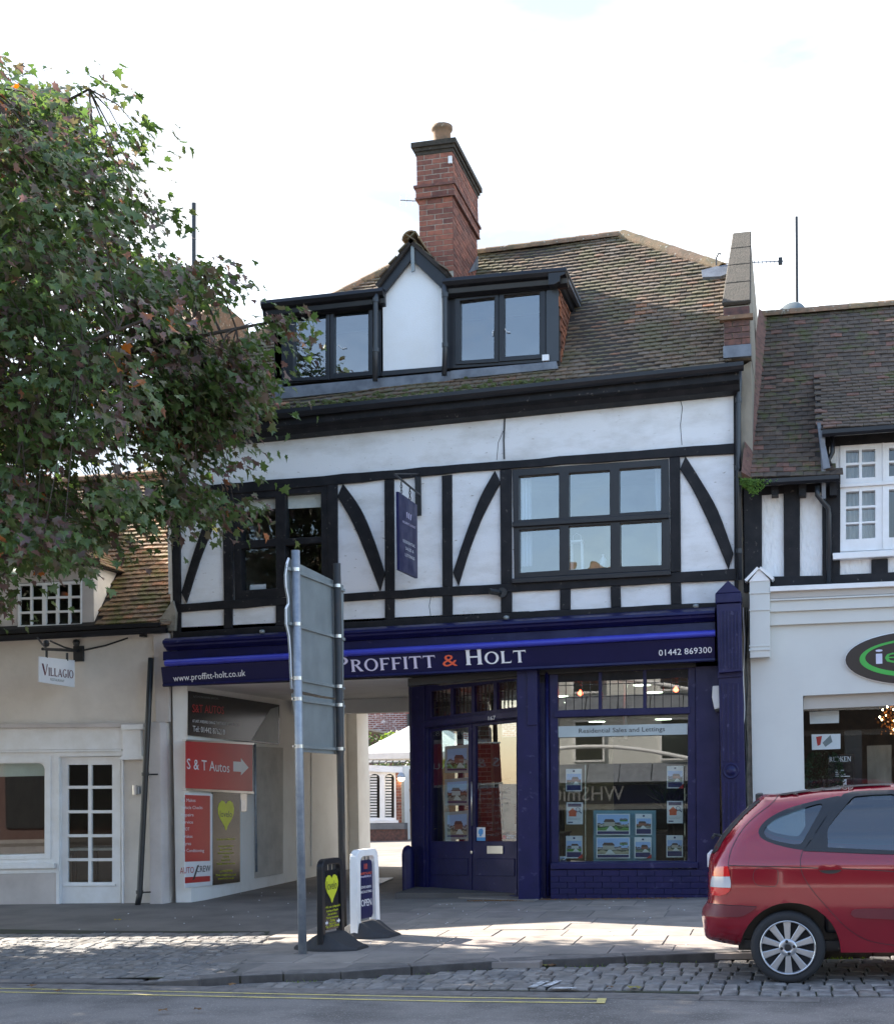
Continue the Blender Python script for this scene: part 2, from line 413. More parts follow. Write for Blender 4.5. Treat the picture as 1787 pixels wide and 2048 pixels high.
def tilemat(name, cols, moss=(.05, .055, .02), moss_t=.56, rough=.75, lichen=(.3, .29, .25)):
    m, N, L, out = new_mat(name)
    p = N.new('ShaderNodeBsdfPrincipled'); L.new(p.outputs[0], out.inputs[0]); p.inputs['Roughness'].default_value = rough; p.inputs['Specular IOR Level'].default_value = .35
    g = N.new('ShaderNodeNewGeometry'); oi = N.new('ShaderNodeObjectInfo')
    ad = N.new('ShaderNodeMath'); ad.operation = 'ADD'; fr = N.new('ShaderNodeMath'); fr.operation = 'FRACT'
    L.new(oi.outputs['Random'], ad.inputs[0]); L.new(g.outputs['Random Per Island'], ad.inputs[1]); L.new(ad.outputs[0], fr.inputs[0])
    rp = N.new('ShaderNodeValToRGB'); e = rp.color_ramp.elements
    e[0].position, e[0].color = cols[0][0], rgb(cols[0][1]); e[1].position, e[1].color = cols[-1][0], rgb(cols[-1][1])
    for t, c in cols[1:-1]: k = e.new(t); k.color = rgb(c)
    L.new(fr.outputs[0], rp.inputs[0])
    def layer(prev, scale, t, w, c, det=6):
        n = N.new('ShaderNodeTexNoise'); n.inputs['Scale'].default_value = scale; n.inputs['Detail'].default_value = det; n.inputs['Roughness'].default_value = .65; L.new(g.outputs['Position'], n.inputs['Vector'])
        r = N.new('ShaderNodeMapRange'); r.inputs[1].default_value = t; r.inputs[2].default_value = t + w; L.new(n.outputs[0], r.inputs[0])
        x = N.new('ShaderNodeMix'); x.data_type = 'RGBA'; x.inputs['B'].default_value = rgb(c); L.new(r.outputs[0], x.inputs['Factor']); L.new(prev, x.inputs['A'])
        return x.outputs['Result']
    c = layer(rp.outputs[0], 14, .45, .35, tuple(x * .5 for x in cols[0][1]))
    c = layer(c, 3.2, moss_t, .12, moss); c = layer(c, 45, .68, .05, lichen)
    L.new(c, p.inputs['Base Color'])
    n3 = N.new('ShaderNodeTexNoise'); n3.inputs['Scale'].default_value = 70; n3.inputs['Detail'].default_value = 3; L.new(g.outputs['Position'], n3.inputs['Vector'])
    b = N.new('ShaderNodeBump'); b.inputs['Strength'].default_value = .5; b.inputs['Distance'].default_value = .005; L.new(n3.outputs[0], b.inputs['Height']); L.new(b.outputs[0], p.inputs['Normal'])
    return m
def picmat(name, seed, skyc=(.35, .5, .8), grass=(.12, .22, .05), house=(.45, .4, .36)):
    """a small printed photograph: sky, a house-like blob, lawn"""
    m, N, L, out = new_mat(name)
    p = N.new('ShaderNodeBsdfPrincipled'); L.new(p.outputs[0], out.inputs[0]); p.inputs['Roughness'].default_value = .3
    tc = N.new('ShaderNodeTexCoord'); sp = N.new('ShaderNodeSeparateXYZ'); L.new(tc.outputs['Generated'], sp.inputs[0])
    no = N.new('ShaderNodeTexNoise'); no.inputs['Scale'].default_value = 4.5; no.inputs['Detail'].default_value = 5
    mp = N.new('ShaderNodeMapping'); mp.inputs['Location'].default_value = (seed * 3.7, 0, seed); L.new(tc.outputs['Generated'], mp.inputs[0]); L.new(mp.outputs[0], no.inputs['Vector'])
    ad = N.new('ShaderNodeMath'); ad.operation = 'MULTIPLY_ADD'; ad.inputs[1].default_value = .55; L.new(no.outputs[0], ad.inputs[0]); L.new(sp.outputs['Z'], ad.inputs[2])
    rp = N.new('ShaderNodeValToRGB'); e = rp.color_ramp.elements; rp.color_ramp.interpolation = 'EASE'
    e[0].position, e[0].color = .25, rgb(grass); e[1].position, e[1].color = 1.0, rgb(skyc)
    for t, c in ((.42, tuple(x * 1.6 for x in grass)), (.52, (.03, .045, .02)), (.62, house), (.72, (.08, .05, .04)), (.8, tuple(x * .9 + .1 for x in skyc))):
        k = e.new(t); k.color = rgb(c)
    L.new(ad.outputs[0], rp.inputs[0]); L.new(rp.outputs[0], p.inputs['Base Color'])
    return m
M = {}
M['render'] = mat('white_render', (.76, .765, .77), (.50, .485, .45), scale=1.6, rough=.85, bump=.85, bscale=75, bdist=.006, lo=.46, hi=.84, speck=(.34, .31, .27), speck_t=.655, speck_s=11, stretch=(.8, 1, 2.0), spec=.2)
M['render_clean'] = mat('white_painted_render', (.76, .77, .78), (.68, .67, .64), scale=1.0, rough=.85, bump=.45, bscale=60, bdist=.006, lo=.45, hi=.8, spec=.2)
M['timber'] = mat('black_timber_paint', (.0085, .0088, .011), (.018, .017, .019), scale=5, rough=.55, spec=.22, bump=.35, bscale=24, bdist=.006, stretch=(1, 1, 1), speck=(.10, .09, .08), speck_t=.665, speck_s=16)
M['black'] = mat('black_gloss_paint', (.008, .008, .011), (.013, .013, .016), rough=.36, spec=.4)
M['iron'] = mat('black_iron', (.015, .016, .018), rough=.42)
M['pipe'] = mat('grey_black_plastic', (.022, .026, .032), (.03, .033, .038), rough=.38)
M['navy'] = mat('navy_paint', (.0105, .011, .066), (.008, .0085, .052), scale=4, spec=.3, rough=.32, bump=.12, bscale=18, bdist=.005, speck=(.05, .05, .12), speck_t=.65, speck_s=10, rough2=.5)
M['navy_dark'] = mat('navy_sign_board', (.009, .009, .052), (.008, .008, .045), rough=.35, spec=.18)
M['navy_bright'] = mat('blue_blind_box', (.05, .06, .42), (.04, .045, .36), rough=.28)
M['white'] = mat('white_gloss_paint', (.78, .78, .78), (.70, .69, .67), scale=3, rough=.4)
M['offwhite'] = mat('white_masonry_paint', (.79, .78, .75), (.66, .635, .60), scale=1.4, rough=.8, bump=.3, bscale=20, lo=.45, hi=.8)
M['lettering'] = mat('white_lettering', (.8, .8, .82), (.78, .78, .8), rough=.4)
M['lilac'] = mat('lilac_lettering', (.62, .58, .74), (.6, .56, .72), rough=.4)
M['orange'] = mat('orange_lettering', (.75, .12, .05), (.72, .11, .05), rough=.4)
M['cottage'] = mat('buff_painted_wall', (.67, .615, .55), (.53, .48, .425), scale=.9, rough=.88, bump=.5, bscale=9, bdist=.02, lo=.42, hi=.75, spec=.2)
M['cottage_low'] = mat('grey_pink_painted_wall', (.57, .52, .49), (.46, .415, .39), scale=1.2, rough=.85, bump=.4, bscale=9, bdist=.015, spec=.2)
M['cream'] = mat('pale_grey_shopfront', (.60, .605, .57), (.56, .56, .53), scale=.8, rough=.6)
M['taupe'] = mat('taupe_moulding', (.45, .42, .38), (.42, .39, .35), rough=.6)
M['glass'] = glass('window_glass', (.95, .97, .97), 1.9, bump=.16)
M['glass_shop'] = glass('shop_glass', (.88, .93, .92), 2.4)
M['glass_salon'] = glass('salon_glass', (.93, .95, .95), 1.5)
M['glass_double'] = glass('double_glazing', (.85, .91, .95), 2.9, bump=.16)
M['glass_car'] = glass('car_glass', (.66, .73, .76), 2.3)
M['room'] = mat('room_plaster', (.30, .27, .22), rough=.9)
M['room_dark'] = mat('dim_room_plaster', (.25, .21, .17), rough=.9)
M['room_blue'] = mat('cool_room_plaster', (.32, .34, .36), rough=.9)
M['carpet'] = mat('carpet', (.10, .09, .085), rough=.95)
M['wood'] = mat('dark_wood', (.07, .04, .025), (.04, .025, .016), scale=6, rough=.4)
M['steel'] = mat('brushed_steel', (.55, .55, .54), rough=.3, metal=1)
M['galv'] = mat('galvanised_steel', (.30, .33, .37), (.22, .25, .29), scale=9, rough=.42, metal=.35, bump=.1, bscale=30)
M['lead'] = mat('lead_sheet', (.17, .185, .21), (.10, .11, .13), scale=5, rough=.5, metal=.2)
M['concrete'] = mat('weathered_concrete', (.28, .25, .2), (.13, .12, .09), scale=6, rough=.9, bump=.8, bscale=30, bdist=.01, speck=(.5, .5, .46), speck_t=.7, speck_s=28)
M['coping'] = mat('mossy_coping', (.05, .04, .03), (.03, .026, .018), scale=9, rough=.9, bump=.9, bscale=40, bdist=.012, speck=(.3, .28, .24), speck_t=.70, speck_s=30)
M['gable'] = mat('rendered_gable', (.29, .255, .20), (.19, .165, .13), scale=4, rough=.9, bump=.6, bscale=16, bdist=.01, stretch=(1, 1, .4))
M['brick'] = mat('red_brick', (.26, .105, .07), (.13, .062, .048), scale=16, rough=.85, bump=.6, bscale=70, lo=.4, hi=.72, spread=[(.55, .5, .55), (.8, .75, .75), (1.05, 1, 1), (1.25, 1.05, .95), (.9, .8, .8), (.6, .55, .6)])
M['brick_dark'] = mat('sooty_brick', (.17, .085, .065), (.08, .05, .045), scale=14, rough=.85, bump=.6, bscale=70, spread=[(.6, .6, .65), (1.2, 1, .95), (.8, .8, .8), (1, 1, 1)])
M['mortar'] = mat('lime_mortar', (.44, .40, .33), (.3, .27, .23), scale=20, rough=.95, bump=.5)
M['terracotta'] = mat('weathered_terracotta', (.24, .14, .08), (.15, .10, .06), scale=9, rough=.85, bump=.5, bscale=40, speck=(.45, .42, .33), speck_t=.62, speck_s=20)
M['ridge'] = mat('old_ridge_tile', (.24, .15, .09), (.13, .1, .06), scale=8, rough=.8, bump=.6, bscale=40, speck=(.40, .37, .30), speck_t=.62, speck_s=22, spread=[(.8, .8, .8), (1.1, 1, 1), (1, 1.05, .9)])
M['tile_main'] = tilemat('clay_tile_main', [(0, (.095, .074, .054)), (.3, (.16, .115, .078)), (.55, (.19, .13, .088)), (.72, (.165, .135, .105)), (.88, (.22, .155, .105)), (.975, (.21, .12, .078)), (1, (.36, .17, .09))], moss=(.125, .108, .062), moss_t=.47, lichen=(.42, .39, .32))
M['tile_left'] = tilemat('clay_tile_cottage', [(0, (.13, .09, .06)), (.4, (.2, .13, .08)), (.7, (.25, .165, .095)), (.93, (.28, .15, .085)), (1, (.38, .17, .085))], moss=(.10, .095, .03), moss_t=.5, lichen=(.42, .38, .28))
M['tile_right'] = tilemat('clay_tile_right', [(0, (.072, .057, .046)), (.5, (.10, .075, .057)), (.85, (.122, .088, .066)), (.97, (.17, .085, .065)), (1, (.22, .11, .08))], moss=(.075, .08, .03), moss_t=.53, lichen=(.34, .32, .30))
M['tile_red'] = tilemat('hung_tile', [(0, (.12, .05, .03)), (.5, (.24, .09, .05)), (1, (.36, .13, .06))], moss_t=.7)
M['underlay'] = mat('roof_underlay', (.035, .028, .024), rough=.95)
M['moss'] = mat('moss', (.10, .115, .03), (.05, .06, .02), scale=25, rough=.95, bump=1, bscale=90, bdist=.02)
M['asphalt'] = mat('asphalt', (.19, .172, .158), (.105, .096, .089), scale=1.7, rough=.85, bump=.9, bscale=130, bdist=.006, speck=(.30, .28, .265), speck_t=.585, speck_s=70)
M['tarmac'] = mat('old_tarmac_pavement', (.195, .173, .153), (.13, .116, .104), scale=1.3, rough=.85, bump=.6, bscale=110, bdist=.005, speck=(.2, .19, .185), speck_t=.64, speck_s=80)
M['slab'] = mat('paving_slab', (.285, .247, .216), (.2, .175, .155), scale=2.6, rough=.85, bump=.6, bscale=90, bdist=.004, spread=[(.8, .8, .8), (1, 1, 1), (1.1, 1.08, 1.04), (.92, .92, .94), (1.05, 1, 1)], speck=(.28, .27, .26), speck_t=.68, speck_s=70)
M['joint'] = mat('joint_dirt', (.07, .062, .05), (.05, .055, .025), scale=3, rough=.95, bump=.8, bscale=60)
M['sett'] = mat('granite_sett', (.235, .22, .206), (.115, .107, .10), scale=11, rough=.72, rough2=.5, bump=.9, bscale=45, bdist=.008, spread=[(.75, .78, .82), (1.05, 1.05, 1.06), (1, .96, .92), (1.2, 1.18, 1.16), (.85, .87, .9)])
M['sett_joint'] = mat('sett_joint_earth', (.05, .044, .037), (.045, .05, .024), scale=2.5, rough=.95, bump=.8, bscale=60, lo=.45, hi=.55)
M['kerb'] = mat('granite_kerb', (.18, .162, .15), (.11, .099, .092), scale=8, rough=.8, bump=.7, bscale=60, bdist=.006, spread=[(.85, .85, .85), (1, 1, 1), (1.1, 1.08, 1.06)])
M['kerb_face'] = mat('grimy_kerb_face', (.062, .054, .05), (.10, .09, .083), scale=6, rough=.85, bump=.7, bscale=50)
M['yellow'] = mat('worn_yellow_paint', (.62, .50, .17), (.42, .36, .18), scale=9, rough=.7, speck=(.2, .19, .16), speck_t=.6, speck_s=40)
M['roadwhite'] = mat('worn_white_paint', (.62, .62, .62), (.3, .3, .3), scale=12, rough=.7, speck=(.14, .14, .145), speck_t=.52, speck_s=26)
M['red_sign'] = mat('red_sign', (.46, .022, .026), (.42, .02, .024), rough=.3, spec=.3)
M['black_sign'] = mat('black_sign', (.010, .009, .010), rough=.22, spec=.4)
M['charcoal'] = mat('charcoal_sign', (.02, .02, .022), rough=.35)
M['lime'] = mat('lime_yellow_print', (.58, .62, .02), (.55, .58, .02), rough=.4)
M['red_print'] = mat('red_print', (.5, .02, .02), rough=.3)
M['sign_grey'] = mat('grey_sign_back', (.225, .255, .26), (.18, .205, .21), scale=3, rough=.45, metal=.1)
M['sign_white'] = mat('white_sign', (.74, .75, .77), (.7, .71, .73), rough=.35)
M['rubber'] = mat('rubber', (.035, .034, .036), (.025, .025, .027), rough=.75, bump=.3, bscale=80)
M['darkpost'] = mat('weathered_dark_post', (.035, .036, .036), (.075, .05, .038), scale=5, rough=.6, lo=.55, hi=.75)
M['car_red'] = mat('metallic_red_paint', (.25, .004, .016), (.24, .004, .016), rough=.16, metal=.2, coat=1.0)
M['car_trim'] = mat('matt_red_trim', (.15, .022, .03), rough=.45)
M['car_black'] = mat('black_trim', (.018, .019, .022), rough=.4)
M['tyre'] = mat('tyre_rubber', (.022, .022, .024), rough=.8, bump=.3, bscale=60)
M['alloy'] = mat('alloy_wheel', (.50, .51, .53), (.45, .46, .48), rough=.3, metal=.75)
M['red_lens'] = mat('red_lens', (.65, .008, .012), rough=.08, coat=1)
M['clear_lens'] = mat('clear_lens', (.52, .53, .54), (.42, .42, .43), rough=.12, coat=1)
M['leaf'] = leafmat('maple_leaves', [(0, (.05, .082, .028)), (.3, (.066, .108, .034)), (.54, (.082, .122, .038)), (.70, (.10, .098, .046)), (.82, (.13, .082, .078)), (.96, (.15, .08, .06)), (1, (.34, .12, .04))], .36)
M['leaf_bush'] = leafmat('bush_leaves', [(0, (.05, .09, .015)), (.6, (.14, .2, .03)), (1, (.22, .26, .05))], .4)
M['leaf_dark'] = leafmat('ivy_leaves', [(0, (.025, .05, .015)), (.6, (.05, .08, .02)), (1, (.08, .10, .03))], .3)
M['bark'] = mat('bark', (.06, .045, .035), (.035, .028, .022), scale=8, rough=.9, bump=1, bscale=20, bdist=.02, stretch=(1, 1, .3))
M['fence'] = mat('fence_board', (.24, .15, .08), (.16, .10, .055), scale=4, rough=.85, bump=.5, bscale=16, stretch=(4, 4, .5), spread=[(.85, .85, .85), (1, 1, 1), (1.15, 1.1, 1.05)])
M['canvas'] = mat('white_canvas', (.78, .77, .73), rough=.9)
M['slate'] = mat('grey_slate', (.15, .155, .165), (.10, .105, .11), rough=.6, spread=[(.8, .8, .8), (1.1, 1.1, 1.1)])
M['paper'] = mat('white_card', (.78, .78, .8), rough=.4)
M['frost'] = mat('frosted_vinyl', (.42, .48, .48), rough=.5)
M['curtain'] = mat('pale_curtain', (.62, .62, .63), (.4, .4, .42), scale=1, rough=.9, stretch=(28, 1, .1), lo=.35, hi=.65)
M['aqua'] = mat('pale_aqua_panel', (.45, .58, .58), rough=.5)
M['dark_obj'] = mat('black_plastic', (.012, .012, .013), rough=.35)
M['leafdry'] = mat('dry_leaf', (.18, .09, .03), (.1, .05, .02), rough=.8)
M['lamp_red'] = glow('red_lamp', (1, .07, .03), 5)
M['lamp_warm'] = glow('warm_lamp', (1, .75, .4), 8)
M['lamp_white'] = glow('cool_downlight', (.85, 1, .72), 4)
# ---------------------------------------------------------------- ground
GA, GB, GROAD = .0135, .011, -.145
def Zp(X, Y): return GA * (X + 1.1) + (GB * Y if Y < 0 else 0)
def Zr(X): return GA * (X + 1.1) + GROAD
def G(x, y, c=0.0, b=GB):
    n = Vector((-GA, -b, 1)); d = GA * 1.1 + c; r = ray(x, y)
    return EYE + r * ((d - EYE.dot(n)) / r.dot(n))
def Gr(x, y): return G(x, y, GROAD, 0)
# kerb line: top front edge, low at its left end and a full step further right
KPX = [(-700, 2046), (-300, 2004), (0, 1969), (275, 1969), (400, 1960), (480, 1953), (566, 1949), (681, 1946), (823, 1935), (1000, 1924), (1250, 1914), (1480, 1905)]
kerb_pts = []
for i, p in enumerate(KPX):
    if i < 4: q = Gr(*p); kerb_pts.append(Vector((q.x, q.y, Zr(q.x) + .012)))
    else: q = G(*p); kerb_pts.append(Vector((q.x, q.y, Zp(q.x, q.y) + .004)))
y_edge = kerb_pts[3].y
for i in range(3): kerb_pts[i].y = y_edge
kerb_pts[0].x, kerb_pts[1].x, kerb_pts[2].x = -60, -30, kerb_pts[3].x - 3.2
for k in (0, 1, 2): kerb_pts[k].z = Zr(kerb_pts[k].x) + .012
last = kerb_pts[-1]
for X in (last.x + 1.2, 3.5, 9, 60): kerb_pts.append(Vector((X, -5.2, Zp(X, -5.2) + .004)))
def kerb_at(X):
    for a, b in zip(kerb_pts, kerb_pts[1:]):
        if a.x <= X <= b.x:
            t = (X - a.x) / (b.x - a.x); return a.lerp(b, t)
    return kerb_pts[0] if X < kerb_pts[0].x else kerb_pts[-1]
road_v = []
road_f = []
XS = [-60, -40, -25, -14] + [x * .5 for x in range(-25, 8)] + [6, 12, 25, 60]
XS = sorted(set([round(x, 4) for x in XS] + [round(p.x, 4) for p in kerb_pts]))
YS = [-60, -40, -30, -22, -16, -12, -9, -8, -7.4, -7]
def strip(name, rows, m, k='structure', **kw):
    """sheet through rows of points"""
    v, f = [], []
    n = len(rows[0])
    for r in rows: v += r
    for i in range(len(rows) - 1):
        for j in range(n - 1): f.append([i * n + j, i * n + j + 1, (i + 1) * n + j + 1, (i + 1) * n + j])
    o = obj(name, v, f, m, smooth=True, recalc=False); kind(o, k); return o
rows = [[(X, Y, Zr(X)) for X in XS] for Y in YS]
rows.append([(X, kerb_at(X).y + .05, Zr(X)) for X in XS])
road = strip('road', rows, M['asphalt'])
# one wide plain under everything so that the ground runs to the horizon
terr = obj('terrain', [(-900, -900, -1.2), (900, -900, -1.2), (900, 900, -1.2), (-900, 900, -1.2)], [(0, 1, 2, 3)], M['tarmac'], recalc=False); kind(terr, 'structure')
# pavement sheet: kerb line back to the houses and through the passage to the yard
PXS = sorted(set(XS))
def pav_rows():
    out = []
    for t in (0, .12, .25, .4, .6, .8, 1):
        row = []
        for X in PXS:
            k = kerb_at(X); y0 = k.y + .02; y = y0 + (0 - y0) * t
            z_k = k.z - .012; z = z_k + (Zp(X, 0) - z_k) * t
            row.append((X, y, z - .002))
        out.append(row)
    for Y in (.5, 3, 8.3, 14, 22, 60): out.append([(X, Y, Zp(X, 0) - .014) for X in PXS])
    return out
PROWS = pav_rows()
pav = strip('pavement', PROWS, M['tarmac'])
def pav_z(X, Y):
    """height of the pavement sheet"""
    k = kerb_at(X)
    if Y >= 0: return Zp(X, 0) - .014
    y0 = k.y + .02; t = (Y - y0) / (0 - y0)
    zk = k.z - .012; return zk + (Zp(X, 0) - zk) * t - .002
# fill the kerb's depth
mb = MB()
for a, b in zip(kerb_pts, kerb_pts[1:]):
    mb.poly([(a.x, a.y + .03, a.z - .004), (b.x, b.y + .03, b.z - .004), (b.x, b.y + .03, Zr(b.x) - .25), (a.x, a.y + .03, Zr(a.x) - .25)])
mb.build('kerb_bed', M['joint'], pav, recalc=False)
# kerb stones
def along(pts, step0, step1):
    out = [pts[0]]; need = rng.uniform(step0, step1)
    for a, b in zip(pts, pts[1:]):
        L = (b - a).length; pos = 0
        while L - pos > need:
            pos += need; out.append(a.lerp(b, pos / L)); need = rng.uniform(step0, step1)
        need -= (L - pos)
    return out
kp = [p for p in kerb_pts if -13.5 < p.x < 5]
kp = [kerb_at(-13.5)] + kp + [kerb_at(5)]
ks = []
for a, b in zip(kp, kp[1:]):
    n_ = max(1, round((b - a).length / .92)); ks += [a.lerp(b, i / n_) for i in range(n_)]
ks.append(kp[-1])
for a, b in zip(ks, ks[1:]):
    t = (b - a); t.z = 0; t.normalize(); n = Vector((-t.y, t.x, 0)); g = t * .006
    a2, b2 = a + g, b - g
    up = Vector((0, 0, .006 + rng.uniform(-.003, .003)))
    A, B = [a2, b2, b2 + n * .24, a2 + n * .24], None
    top = [p + up for p in A]
    bot = [Vector((p.x, p.y, Zr(p.x) - .1)) for p in A]
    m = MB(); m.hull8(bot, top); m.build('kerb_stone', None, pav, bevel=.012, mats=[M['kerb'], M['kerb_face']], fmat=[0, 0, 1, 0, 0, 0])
# paving slabs
slab_poly = [(p.x, p.y) for p in (G(490, 1946), G(545, 1866), G(760, 1840), G(850, 1809), G(1100, 1803), G(1700, 1803))] + [(3.6, -.35), (3.6, -4.9)] + \
            [(kerb_at(x).x, kerb_at(x).y + .27) for x in (2, 1, 0, -.7, -1.4, -2, -3, -3.8, -4.4, -5)]
slab_n = 0
Y = -.42; row = 0
while Y > -6.2:
    d = rng.choice([.45, .6, .6, .75]); X = -7 + rng.uniform(0, .5)
    while X < 3.6:
        wd = rng.choice([.6, .75, .9, .6])
        c = (X + wd / 2, Y - d / 2)
        if pip(c, slab_poly) or (pip((X + wd * .8, Y - d * .5), slab_poly) and c[0] < -3):
            g = .006; sk = .0
            q = [(X + g, Y - d + g), (X + wd - g, Y - d + g), (X + wd - g, Y - g), (X + g, Y - g)]
            dz = rng.uniform(-.003, .003); tx = rng.uniform(-.003, .003)
            def zz(p): return Zp(*p) + dz + tx * (p[0] - c[0])
            m = MB(); m.hull8([(p[0], p[1], zz(p) - .06) for p in q], [(p[0], p[1], zz(p)) for p in q])
            m.build('slab', M['slab'], pav, bevel=.005, seg=1); slab_n += 1
        X += wd
    Y -= d; row += 1
# doorway step of the shop
# setts: one stone mesh per shape, shared
def sett_mesh(i):
    r = random.Random(50 + i); m = MB()
    j = lambda: r.uniform(-.04, .04)
    b = [(-.5 + j() * .6, -.5 + j() * .6, -.06), (.5 + j() * .6, -.5 + j() * .6, -.06), (.5 + j() * .6, .5 + j() * .6, -.06), (-.5 + j() * .6, .5 + j() * .6, -.06)]
    mid = [(x * .985, y * .985, -.006 + r.uniform(-.003, .003)) for x, y, z in b]
    top = [(x * (.84 + j()), y * (.87 + j()),   .004 + r.uniform(-.003, .004)) for x, y, z in b]
    m.loft([b, mid, top])
    me = bpy.data.meshes.new('sett'); me.from_pydata([tuple(v) for v in m.v], [], m.f); me.materials.append(M['sett'])
    me.polygons.foreach_set('use_smooth', [False] * len(me.polygons)); return me
SETT = [sett_mesh(i) for i in range(7)]
def lay_setts(poly, parent, zf, wid, dep, y0, y1, x0, x1, limit=300):
    n = 0; Y = y0
    while Y > y1 and n < limit:
        d = dep * rng.uniform(.88, 1.12); X = x0 + rng.uniform(0, wid)
        while X < x1:
            wd = wid * rng.uniform(.75, 1.3); c = (X + wd / 2, Y - d / 2)
            if pip(c, poly) and n < limit:
                o = bpy.data.objects.new('sett', rng.choice(SETT)); COL.objects.link(o); o.parent = parent
                o.matrix_parent_inverse = parent_inv(parent)
                e = .02
                sy = (zf(c[0], c[1] + e) - zf(c[0], c[1] - e)) / (2 * e)
                o.location = (c[0], c[1], zf(*c) + rng.uniform(0, .006))
                o.scale = ((wd - .012), (d - .014), rng.uniform(.8, 1.2))
                o.rotation_euler = (math.atan(sy) + rng.uniform(-.03, .03), -GA + rng.uniform(-.03, .03), rng.uniform(-.04, .04) + (math.pi if rng.random() < .5 else 0))
                n += 1
            X += wd
        Y -= d
    return n
cob_poly = [(p.x, p.y) for p in (G(-60, 1857, -.02), G(200, 1857), G(540, 1858), G(470, 1946), G(400, 1953))]
cob_poly += [(-6.6, y_edge + .3), (-12.5, y_edge + .3)]
cb_rows = []
for Y in np.linspace(-3.4, y_edge + .2, 8): cb_rows.append([(X, Y, pav_z(X, Y) + .004) for X in np.linspace(-13, -5.3, 24)])
def clip_sheet(name, poly, zf, m):
    V, T = cdt(poly, inner=[(x, y) for x in np.arange(min(p[0] for p in poly), max(p[0] for p in poly), .4) for y in np.arange(min(p[1] for p in poly), max(p[1] for p in poly), .4) if pip((x, y), poly)])
    o = obj(name, [(x, y, zf(x, y)) for x, y in V], T, m, recalc=False, smooth=True)
    for p in o.data.polygons:
        if p.normal.z < 0: p.flip()
    return kind(o, 'structure')
cobbles = clip_sheet('cobbled_forecourt', cob_poly, lambda x, y: pav_z(x, y) + .004, M['sett_joint'])
n1 = lay_setts(cob_poly, cobbles, lambda x, y: pav_z(x, y) + .016, .165, .265, -3.6, y_edge, -9.4, -5.2)
# setts further left, past the ones in view: one joined part
sv, sf_ = [], []; Y = -3.6
while Y > y_edge:
    X = -13.0 + rng.uniform(0, .165)
    while X < -9.4:
        wd = .165 * rng.uniform(.75, 1.3); c = (X + wd / 2, Y - .13)
        if pip(c, cob_poly):
            me_ = rng.choice(SETT); n_ = len(sv); z_ = pav_z(*c) + .018
            sv += [(c[0] + v.co.x * (wd - .012), c[1] + v.co.y * .25, z_ + v.co.z) for v in me_.vertices]; sf_ += [[n_ + i for i in p.vertices] for p in me_.polygons]
        X += wd
    Y -= .265
kind(obj('setts', sv, sf_, M['sett'], cobbles, recalc=False), 'stuff')
# parking bay in the road, paved with setts, and its granite channel
bay_poly = [(p.x, p.y) for p in (Gr(470, 1977), Gr(681, 1964), Gr(823, 1955), Gr(1000, 1942), Gr(1250, 1933), Gr(1480, 1926))] + [(kerb_at(1).x, -5.27), (4.2, -5.25), (4.2, -7.35)]
pe = [Gr(1600, 1993), Gr(1300, 1987), Gr(1000, 1983), Gr(700, 1979)]
bay_poly += [(p.x, p.y) for p in pe]
bay = clip_sheet('parking_bay', bay_poly, lambda x, y: Zr(x) + .004, M['sett_joint'])
n2 = lay_setts(bay_poly, bay, lambda x, y: Zr(x) + .014, .155, .26, -5.2, -7.6, -5.6, 2.6)
# flush channel stones between bay and carriageway
ch_l = [Gr(x, y) for x, y in ((-80, 1976), (275, 1981), (600, 1987), (1000, 1995), (1400, 2002), (1800, 2010))]
for a, b in zip(*(lambda s: (s, s[1:]))(along(ch_l, .85, 1.2))):
    t = (b - a).normalized(); n = Vector((-t.y, t.x, 0)); g = t * .006
    q = [a + g, b - g, b - g + n * .21, a + g + n * .21]
    m = MB(); m.hull8([(p.x, p.y, Zr(p.x) - .05) for p in q], [(p.x, p.y, Zr(p.x) + .012 + rng.uniform(-.002, .003)) for p in q]); m.build('channel_stone', M['kerb'], road, bevel=.006, seg=1)
# double yellow lines
def paint(name, pts, w, z, m, parent):
    v, f = [], []
    for i, p in enumerate(pts):
        t = (pts[min(i + 1, len(pts) - 1)] - pts[max(0, i - 1)]).normalized(); n = Vector((-t.y, t.x, 0)) * w / 2
        v += [(p + n), (p - n)]
    v = [(p.x, p.y, Zr(p.x) + z) for p in v]
    f = [[2 * i, 2 * i + 1, 2 * i + 3, 2 * i + 2] for i in range(len(pts) - 1)]
    o = obj(name, v, f, m, parent, recalc=False)
    for p in o.data.polygons:
        if p.normal.z < 0: p.flip()
    return o
def sub(pts, n=14):
    a, b = pts[0], pts[-1]
    return [a.lerp(b, i / n) for i in range(n + 1)]
ya, yb = [Gr(-60, 1977), Gr(300, 1983.5), Gr(600, 1990), Gr(900, 1996), Gr(1206, 2000)], [Gr(-60, 1984), Gr(300, 1991), Gr(600, 1997.5), Gr(900, 2004), Gr(1206, 2007)]
paint('yellow_line', ya, .05, .004, M['yellow'], road)
paint('yellow_line', yb, .05, .004, M['yellow'], road)
e0, e1 = Gr(1204, 1998), Gr(1200, 2008.5)
paint('yellow_line', [Vector((e0.x, e0.y, 0)), Vector((e1.x, e1.y, 0))], .07, .007, M['yellow'], road)
# worn white bay marking
for x0, y0, x1, y1, w in ((1062, 1983, 1090, 1970, .07), (1090, 1981, 1118, 1969, .06), (1100, 1984, 1152, 1984, .07)):
    a, b = Gr(x0, y0), Gr(x1, y1)
    o = paint('bay_marking', sub([a, b], 4), w, .033, M['roadwhite'], bay)
# ---------------------------------------------------------------- the timber framed building
B = thing('timber_framed_building', 'black and white timber-framed building with blue shopfront and brick chimney', 'building', (-4.7, 0, 0))
XL, XR = FR.uv(340, 1200)[0], FR.uv(1474, 1000)[0]       # party walls
DEPTH = 8.3
ZTOP = 7.0
